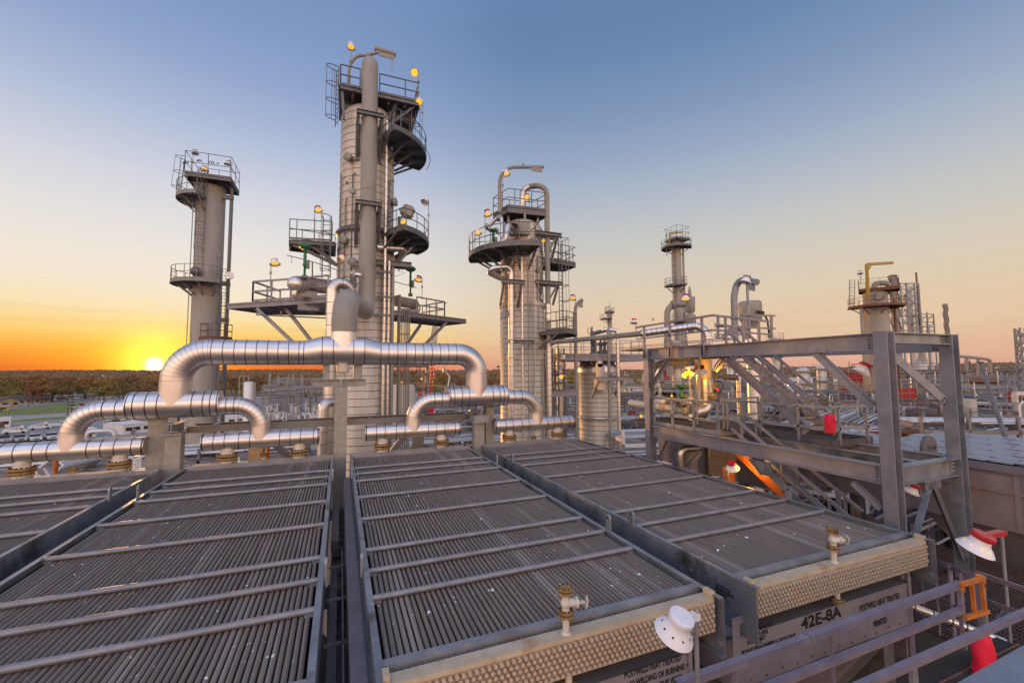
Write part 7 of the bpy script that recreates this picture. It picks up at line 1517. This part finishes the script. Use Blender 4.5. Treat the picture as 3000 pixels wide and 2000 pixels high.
part('convection_box',mb,M['siding'],t); mb=MB(); f=PD(zU(530,310),d+1.5); g=PD(zU(530,235),d+1.5); mb.tube([f,g,PD(zU(528,100),d+1.5)],[.75,.5,.46],20); part('flue',mb,M['grey'],t)
mb=MB(); a=PD(zU(410,770),d); b=PD(zU(515,770),d); c=PD(zU(860,770),d+6); z0=GZ; z1=PD(zU(450,450),d).z; mb.add([(a.x,a.y,z0),(b.x,b.y,z0),(b.x,b.y,z1),(a.x,a.y,z1)],[(0,1,2,3)]); 
for k in range(9): q=a.lerp(b,(k+.5)/9); mb.bar((q.x-.05,q.y-.05,z0),(q.x-.05,q.y-.05,z1),.08,.08)
part('radiant_front',mb,M['tan'],t); mb=MB(); mb.add([(b.x,b.y,z0),(c.x,c.y,z0),(c.x,c.y,z1),(b.x,b.y,z1),tuple(V((a.x,a.y,z1))+V((c.x-b.x,c.y-b.y,0))),(a.x,a.y,z1)],[(0,1,2,3),(3,2,4,5)]); part('radiant_side',mb,M['boxd'],t)
# brown overhead pipe, dark drum, leaning boom, piers and tank
d=58; t=thing('overhead_header','brown overhead pipe with three drop legs right of the second frame post','pipe',PD(zU(1400,500),d)); mb=MB(); mb.tube(bend([PD(zU(900,215),d),PD(zU(1240,235),d),PD(zU(1530,270),d),PD(zU(1570,290),d),PD(zU(1572,470),d)],.9,5),.2,12); part('pipe_run',mb,M['grey'],t)
for x in (1215,1385): mb=MB(); a=PD(zU(x,250),d); mb.cyl(a,PD(zU(x,520),d),.15,12); part('drop_leg',mb,M['grey'],t)
d=52; a=PD(zU(1225,590),d); b=PD(zU(1690,600),d); mb=MB(); mb.lathe([(.001,-.2),(.28,-.1),(.4,.1),(.4,(b-a).length),(.28,(b-a).length+.2),(.001,(b-a).length+.25)],a,b-a,18,0); t=thing('dark_drum','long rusty dark drum lying on a trestle right of the second frame post','drum',PD(zU(1450,700),d)); part('drum_shell',mb,M['rust'],t); mb=MB()
for f in (.05,.25,.5,.75,.95): q=a.lerp(b,f); mb.bar((q.x,q.y,q.z-.4),(q.x,q.y,GZ),.16,.16)
mb.bar(a-V((0,0,.5)),b-V((0,0,.5)),.2,.2); part('trestle',mb,M['grey'],t)
a=PD(zU(1425,325),24); b=PD(zU(1840,1568),20); mb=MB(); mb.tube([a,b],[.085,.10],12); mb.bar(a+V((-.16,0,.03)),a+V((.16,0,.03)),.2,.07); solo('leaning_boom','long leaning dark boom with flat head crossing the plant at far right','boom',mb,M['dark'],b)
a=PD(zU(1165,860),33); b=PD(zU(1345,1320),33); mb=MB(); mb.lathe([(.40,GZ-a.z),(.40,-.06),(.38,0),(.001,.01)],PD(zU(1250,880),33),(0,0,1),24,0); solo('rusty_white_stub_tank','short off white tank with rusty rim just right of the second frame post','tank',mb,M['rusty_white'],V((a.x,a.y,GZ)))
a=PD(zU(835,1150),29); mb=MB(); mb.lathe([(.30,GZ-a.z),(.30,-.05),(.28,.0),(.001,.02)],a,(0,0,1),20,0); solo('navy_tank','dark navy upright tank behind the second frame post','tank',mb,M['navy'],V((a.x,a.y,GZ)))
mb=rail([PD(zU(1330,1540),24),PD(zU(1515,1530),24)],1.05,ps=1.1,r=.035,sq=True); solo('green_handrail','short green handrail on the roof edge right of the second frame post','handrail',mb,mat('pale_green_paint',(.22,.34,.24),None,3,.5),PD(zU(1330,1540),24))
d=40; a=PD(zJ(1815,680),d); mb=MB(); lattice(mb,(a.x,a.y,GZ),a,.9,.7,14,.09)
for k in range(9): mb.box(a.x-.7,a.x-.3,a.y-.2,a.y+.2,a.z-.8-k*.75,a.z-.5-k*.75)
solo('lattice_mast','tall thin lattice mast at the right edge of the photo','mast',mb,M['galv'],V((a.x,a.y,GZ)))
d=34; a=PD(zU(1945,790),d); b=PD(zU(1985,1470),d); mb=MB(); mb.bar((a.x,a.y,a.z),(a.x,a.y,GZ),.3,.3); mb.bar(a,PD(zU(2200,800),d),.3,.3); solo('yellow_portal','pale yellow portal frame at the right edge of the plant','portal frame',mb,M['cream_v'],V((a.x,a.y,GZ)))
d=26; mb=MB(); a=PZ(zU(240,1390),-2.6)
mb.tube([PD(zU(150,1380),24),PD(zU(930,1425),24)],.22,8); solo('rusty_pipe','long dark red pipe along the far edge of the louvred roof','pipe',mb,M['rust'],PD(zU(150,1380),24))
for k in range(46):
    pass
# dark louvred roof and white trusses seen under the far left headers
t=thing('fan_roof','dark slatted roof of a lower unit seen under the second header from the left','roof',PZ(zV(1200,1380),-5)); mb=MB()
A=PZ(zV(850,1405),-5.2); B=PZ(zV(1330,1235),-5.2); C=PZ(zV(1720,1235),-5.2); Dd=PZ(zV(1500,1405),-5.2)
mb.plate([A,Dd,C,B],.1,0,(0,0,1)); part('panel',mb,M['dark'],t); mb=MB()
for k in range(9): f=k/8; mb.bar(A.lerp(B,f)+V((0,0,.08)),Dd.lerp(C,f)+V((0,0,.08)),.1,.12)
part('ribs',mb,M['galv'],t); mb=MB(); mb.bar(A+V((0,0,.1)),B+V((0,0,.1)),.16,.2); part('kerb',mb,M['wpipe'],t)
t=thing('white_truss','white lattice truss girder slanting up behind the far left header','truss',PZ(zV(900,1330),-4.8)); mb=MB(); lattice(mb,PZ(zV(700,1350),-4.6),PZ(zV(1300,1215),-4.6),.7,.7,14,.08); part('lattice',mb,M['wpipe'],t)
t=thing('white_stair','white stair like frame between the far left header end and the left posts','stair',PD(zV(2000,1380),22)); mb=MB(); lattice(mb,PD(zV(1990,1411),22),PD(zV(1995,1200),22),.7,.7,5,.09); lattice(mb,PD(zV(1990,1200),22),PD(zV(2120,1130),22),.5,.5,4,.08); part('lattice',mb,M['wpipe'],t)
# bare tube scaffolds crowding the plant
def tubescaf(p,d,w,lifts,label,m='galv'):
    c=PD(p,d); a=-atan2(c.x,c.y); ux=V((cos(a),sin(a),0)); uy=V((-sin(a),cos(a),0)); n=max(2,int(w/1.1)); z1=c.z; t=thing('tube_scaffold',label,'scaffold',V((c.x,c.y,GZ)),'bare tube scaffolds in the plant'); mb=MB(); rg=random.Random(int(p[0]))
    for i in range(n+1):
        for j in range(3): q=c+ux*(w*(i/n-.5))+uy*(j*1.2); mb.bar((q.x,q.y,GZ),(q.x,q.y,z1+rg.uniform(-.2,.9)),.05,.05,0,ux)
    z=z1
    while z>max(GZ+.5,z1-lifts*1.0):
        for j in range(3): q=c+uy*(j*1.2); mb.bar(V((q.x,q.y,z))-ux*w*.52,V((q.x,q.y,z))+ux*w*.52,.045,.045); mb.bar(V((q.x,q.y,z+.45))-ux*w*.52,V((q.x,q.y,z+.45))+ux*w*.52,.035,.035)
        z-=1.0
    for i in range(n):
        q=c+ux*(w*(i/n-.5)); r=c+ux*(w*((i+1)/n-.5)); 
        for k in range(lifts): mb.bar(V((q.x,q.y,z1-k-1)),V((r.x,r.y,z1-k)),.035,.035)
    part('tubes',mb,M[m],t); mb=MB()
    for k in range(lifts): 
        if rg.random()<.7: q=c+uy*.6; x0=rg.uniform(-.5,0); mb.bar(V((q.x,q.y,z1-k-.05))+ux*w*x0,V((q.x,q.y,z1-k-.05))+ux*w*(x0+.5),.9,.05)
    part('planks',mb,M['cream_v'],t)
for p,d,w,l,lab,m in (((2680,1105),60,6,6,'bare tube scaffold in front of the boxy heater','galv'),((2735,1125),44,5,5,'bare tube scaffold between the near frame posts','grey'),((2660,1190),33,3.5,5,'bare tube scaffold rising at the edge of the louvred roof','rust'),((2870,1110),56,6,5,'bare tube scaffold under the brown overhead pipe','galv'),((2960,1150),40,4,5,'bare tube scaffold at the right edge below the lattice mast','galv'),((2880,1230),30,3.5,5,'bare tube scaffold beside the leaning dark boom','dark'),((2790,1260),26,2.6,4,'bare tube scaffold behind the green handrail','galv'),((2490,1120),60,5,7,'bare tube scaffold on the left of the pale railed column','galv'),((2530,1230),42,3.5,5,'bare tube scaffold behind the knee brace of the frame','rust'),((2420,1160),66,6,5,'bare tube scaffold under the two white columns','galv'),((2300,1150),60,5,5,'bare tube scaffold right of the stair stringers','galv'),((2190,1125),52,4,6,'bare tube scaffold behind the stair middle','dark'),((2040,1120),48,3,7,'bare tube scaffold right of the orange-lit riser','galv'),((1965,1120),46,3,7,'bare tube scaffold left of the orange-lit riser','grey'),((1890,1150),50,3,5,'bare tube scaffold behind the far frame post','galv'),((1620,1150),40,2.5,6,'bare tube scaffold left of the squat vessel','dark'),((1690,1180),44,2.5,4,'low bare tube scaffold at the foot of the squat vessel','galv'),((1320,1200),48,3.5,4,'bare tube scaffold under the right branch pipe','galv'),((1210,1165),46,3,5,'bare tube scaffold right of the tallest column foot','grey')): tubescaf(p,d,w,l,lab,m)
rack('white pipe frame seen through the near frame posts above the louvred roof',(29,13.4,0),(.62,-.35,0),16,3,(-2.9,-3.7,-4.6,-5.6),9,41,('wpipe','wpipe','galv'),posts=2.2,rmin=.02,rmax=.055)
rack('white pipe frame at far right left of the leaning dark boom',(36,11,0),(.6,-.4,0),18,3,(-3.0,-4.0,-5.2,-6.4),9,42,('wpipe','galv','wpipe','navy'),posts=2.2,rmin=.02,rmax=.055)
rack('white pipe frame behind the landing rail of the steel frame',(18.5,18,0),(.8,-.25,0),13,3,(-3.6,-4.6,-5.8),9,43,('wpipe','wpipe','galv','red'),posts=2.4,rmin=.02,rmax=.06)
rack('white pipe frame behind the cream flanged pipe of the valve deck',(15,20.5,0),(.8,-.2,0),9,3,(-3.8,-4.8,-6),8,44,('wpipe','wpipe','galv'),posts=2.4,rmin=.02,rmax=.06)
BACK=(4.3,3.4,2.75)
# ================================================================ sky and sun
SUN=_ray((452,1068)).normalized(); SAZ=atan2(SUN.x,SUN.y); SEL=radians(1.2)
w=bpy.data.worlds.new('World'); SC.world=w; w.use_nodes=True; nt=w.node_tree; N=nt.nodes; L=nt.links; bg=N['Background']
sky=N.new('ShaderNodeTexSky'); sky.sky_type='NISHITA'; sky.sun_disc=False; sky.sun_elevation=SEL; sky.sun_rotation=SAZ; sky.altitude=0; sky.dust_density=2.0; sky.air_density=1.0; sky.ozone_density=2.0
tc=N.new('ShaderNodeTexCoord'); nz=N.new('ShaderNodeVectorMath'); nz.operation='NORMALIZE'; L.new(tc.outputs['Generated'],nz.inputs[0]); D=nz.outputs['Vector']
sep=N.new('ShaderNodeSeparateXYZ'); L.new(D,sep.inputs[0])
def math_(op,a,b=None,c=None):
    n=N.new('ShaderNodeMath'); n.operation=op
    for i,x in enumerate((a,b,c)):
        if x is None: continue
        if isinstance(x,(int,float)): n.inputs[i].default_value=x
        else: L.new(x,n.inputs[i])
    return n.outputs[0]
def ramp(f,st):
    r=N.new('ShaderNodeValToRGB'); e=r.color_ramp.elements; r.color_ramp.interpolation='B_SPLINE'; e[0].position=st[0][0]; e[0].color=(*st[0][1],1); e[1].position=st[-1][0]; e[1].color=(*st[-1][1],1)
    for p,c in st[1:-1]: x=e.new(p); x.color=(*c,1)
    L.new(f,r.inputs['Fac']); return r.outputs['Color']
def lin(r,g,b): return tuple(((x/255)/12.92 if x/255<=.04045 else ((x/255+.055)/1.055)**2.4) for x in (r,g,b))
elev=math_('MULTIPLY',math_('ARCSINE',sep.outputs['Z']),2/pi)        # 0 horizon .. 1 zenith
def el(deg): return max(0,deg/90)
near=ramp(elev,[(0,lin(232,108,46)),(el(1),lin(242,128,48)),(el(2.6),lin(254,178,62)),(el(4.2),lin(255,214,120)),(el(6.2),lin(254,231,178)),(el(9),lin(249,236,216)),(el(14),lin(238,232,227)),(el(19),lin(220,220,228)),(el(24),lin(190,200,224)),(el(30),lin(152,172,211)),(el(36),lin(132,157,200)),(el(43),lin(116,145,188)),(el(56),lin(140,160,208)),(1,lin(190,204,246))])
far=ramp(elev,[(0,lin(226,166,146)),(el(1.5),lin(232,184,154)),(el(4),lin(236,203,168)),(el(8),lin(232,208,176)),(el(13),lin(216,208,194)),(el(18),lin(200,202,202)),(el(24),lin(166,180,204)),(el(30),lin(134,156,192)),(el(36),lin(112,141,180)),(el(43),lin(96,127,170)),(el(56),lin(140,160,208)),(1,lin(190,204,246))])  # top stops of both ramps raised overhead, out of view, for extra skylight
sh=V((SUN.x,SUN.y,0)).normalized()
hv=N.new('ShaderNodeVectorMath'); hv.operation='MULTIPLY'; hv.inputs[1].default_value=(1,1,0); L.new(D,hv.inputs[0]); hn=N.new('ShaderNodeVectorMath'); hn.operation='NORMALIZE'; L.new(hv.outputs[0],hn.inputs[0])
dt=N.new('ShaderNodeVectorMath'); dt.operation='DOT_PRODUCT'; dt.inputs[1].default_value=sh; L.new(hn.outputs[0],dt.inputs[0])
azf=N.new('ShaderNodeMapRange'); azf.interpolation_type='SMOOTHSTEP'; azf.inputs['From Min'].default_value=.72; azf.inputs['From Max'].default_value=.985; L.new(dt.outputs['Value'],azf.inputs['Value'])
mx=N.new('ShaderNodeMix'); mx.data_type='RGBA'; L.new(azf.outputs['Result'],mx.inputs['Factor']); L.new(far,mx.inputs['A']); L.new(near,mx.inputs['B'])
# glow around the sun
sd=N.new('ShaderNodeVectorMath'); sd.operation='DOT_PRODUCT'; sd.inputs[1].default_value=SUN; L.new(D,sd.inputs[0]); dot=math_('MAXIMUM',sd.outputs['Value'],0)
el_s=N.new('ShaderNodeVectorMath'); el_s.operation='MULTIPLY'; el_s.inputs[1].default_value=(1,1,2.3); L.new(D,el_s.inputs[0]); eln=N.new('ShaderNodeVectorMath'); eln.operation='NORMALIZE'; L.new(el_s.outputs[0],eln.inputs[0])
s2=N.new('ShaderNodeVectorMath'); s2.operation='DOT_PRODUCT'; s2.inputs[1].default_value=V((SUN.x,SUN.y,SUN.z*2.3)).normalized(); L.new(eln.outputs[0],s2.inputs[0]); dot2=math_('MAXIMUM',s2.outputs['Value'],0)
def glow(dotv,pw,col,st):
    g=math_('MULTIPLY',math_('POWER',dotv,pw),st); c=N.new('ShaderNodeMix'); c.data_type='RGBA'; c.blend_type='MULTIPLY'; c.inputs['Factor'].default_value=1; c.inputs['A'].default_value=(*col,1); 
    cb=N.new('ShaderNodeCombineColor'); 
    for i in range(3): L.new(g,cb.inputs[i])
    L.new(cb.outputs[0],c.inputs['B']); return c.outputs['Result']
def add(a,b):
    m=N.new('ShaderNodeMix'); m.data_type='RGBA'; m.blend_type='ADD'; m.inputs['Factor'].default_value=1; L.new(a,m.inputs['A']); L.new(b,m.inputs['B']); return m.outputs['Result']
col=add(mx.outputs['Result'],glow(dot2,160,(1,.60,.0),.5)); col=add(col,glow(dot,900,(1,.75,.1),1.1)); col=add(col,glow(dot,30000,(1,.92,.6),7))
# thin low cloud streaks
mp=N.new('ShaderNodeMapping'); mp.inputs['Scale'].default_value=(2.2,2.2,60); L.new(D,mp.inputs['Vector']); nz2=N.new('ShaderNodeTexNoise'); nz2.inputs['Scale'].default_value=1.6; nz2.inputs['Detail'].default_value=4; L.new(mp.outputs[0],nz2.inputs['Vector'])
cr=ramp(nz2.outputs['Fac'],[(.5,(0,0,0)),(.72,(1,1,1))]); msk=ramp(elev,[(0,(0,0,0)),(el(2),(.25,.25,.25)),(el(5),(.55,.55,.55)),(el(9),(0,0,0)),(1,(0,0,0))])
cm=N.new('ShaderNodeMix'); cm.data_type='RGBA'; cm.blend_type='MULTIPLY'; cm.inputs['Factor'].default_value=.5; L.new(cr,cm.inputs['A']); L.new(msk,cm.inputs['B']); cm.inputs['Factor'].default_value=1
dk=N.new('ShaderNodeMix'); dk.data_type='RGBA'; dk.blend_type='MULTIPLY'; bw=N.new('ShaderNodeRGBToBW'); L.new(cm.outputs['Result'],bw.inputs[0]); L.new(bw.outputs[0],dk.inputs['Factor']); L.new(col,dk.inputs['A']); dk.inputs['B'].default_value=(.84,.78,.78,1)
# unseen sky behind the camera boosted and warmed to fill the foreground with light
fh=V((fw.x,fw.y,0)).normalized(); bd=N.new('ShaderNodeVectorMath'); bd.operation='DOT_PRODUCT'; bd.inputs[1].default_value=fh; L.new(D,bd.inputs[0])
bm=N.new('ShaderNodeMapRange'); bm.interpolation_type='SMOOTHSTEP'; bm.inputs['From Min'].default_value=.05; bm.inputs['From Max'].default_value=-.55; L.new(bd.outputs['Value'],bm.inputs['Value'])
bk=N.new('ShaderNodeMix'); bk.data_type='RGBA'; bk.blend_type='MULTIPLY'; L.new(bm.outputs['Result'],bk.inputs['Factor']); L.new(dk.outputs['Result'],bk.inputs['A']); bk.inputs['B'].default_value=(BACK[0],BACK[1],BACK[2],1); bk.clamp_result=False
# blend with the physical dusk sky
nsc=N.new('ShaderNodeMix'); nsc.data_type='RGBA'; nsc.blend_type='MULTIPLY'; nsc.inputs['Factor'].default_value=1; L.new(sky.outputs['Color'],nsc.inputs['A']); nsc.inputs['B'].default_value=(.10,.10,.10,1)
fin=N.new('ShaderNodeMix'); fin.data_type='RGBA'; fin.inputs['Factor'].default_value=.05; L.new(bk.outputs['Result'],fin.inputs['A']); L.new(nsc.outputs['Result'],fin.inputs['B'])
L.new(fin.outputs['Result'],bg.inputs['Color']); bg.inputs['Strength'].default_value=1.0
sl=bpy.data.lights.new('sun','SUN'); sl.energy=1.7; sl.angle=radians(.6); sl.color=(1,.45,.14); so=bpy.data.objects.new('sun',sl); COL.objects.link(so)
sdir=V((sin(SAZ)*cos(radians(2.0)),cos(SAZ)*cos(radians(2.0)),sin(radians(2.0)))); so.rotation_euler=(-sdir).to_track_quat('-Z','Y').to_euler()
# glow of lit lamps
LAMP_LIGHTS += [(V((P(zT(300,1350),15.2).x-.1,14.95,-2.55)),3.5),(PX(zS(760,330),8.62)+V((0,0,-.05)),12),(PX(zK(905,1130),8.55),3)]
for p,e in LAMP_LIGHTS:
    l=bpy.data.lights.new('lamp_glow','POINT'); l.energy=e*K*K; l.color=(1,.42,.05); l.shadow_soft_size=.08; o=bpy.data.objects.new('lamp_glow',l); COL.objects.link(o); o.location=V(p)*K
SC.view_settings.view_transform='Standard'; SC.view_settings.look='None'; SC.view_settings.exposure=0; SC.view_settings.gamma=1
SC.cycles.use_denoising=True; SC.cycles.max_bounces=6; SC.cycles.diffuse_bounces=3; SC.cycles.glossy_bounces=4; SC.cycles.sample_clamp_indirect=6
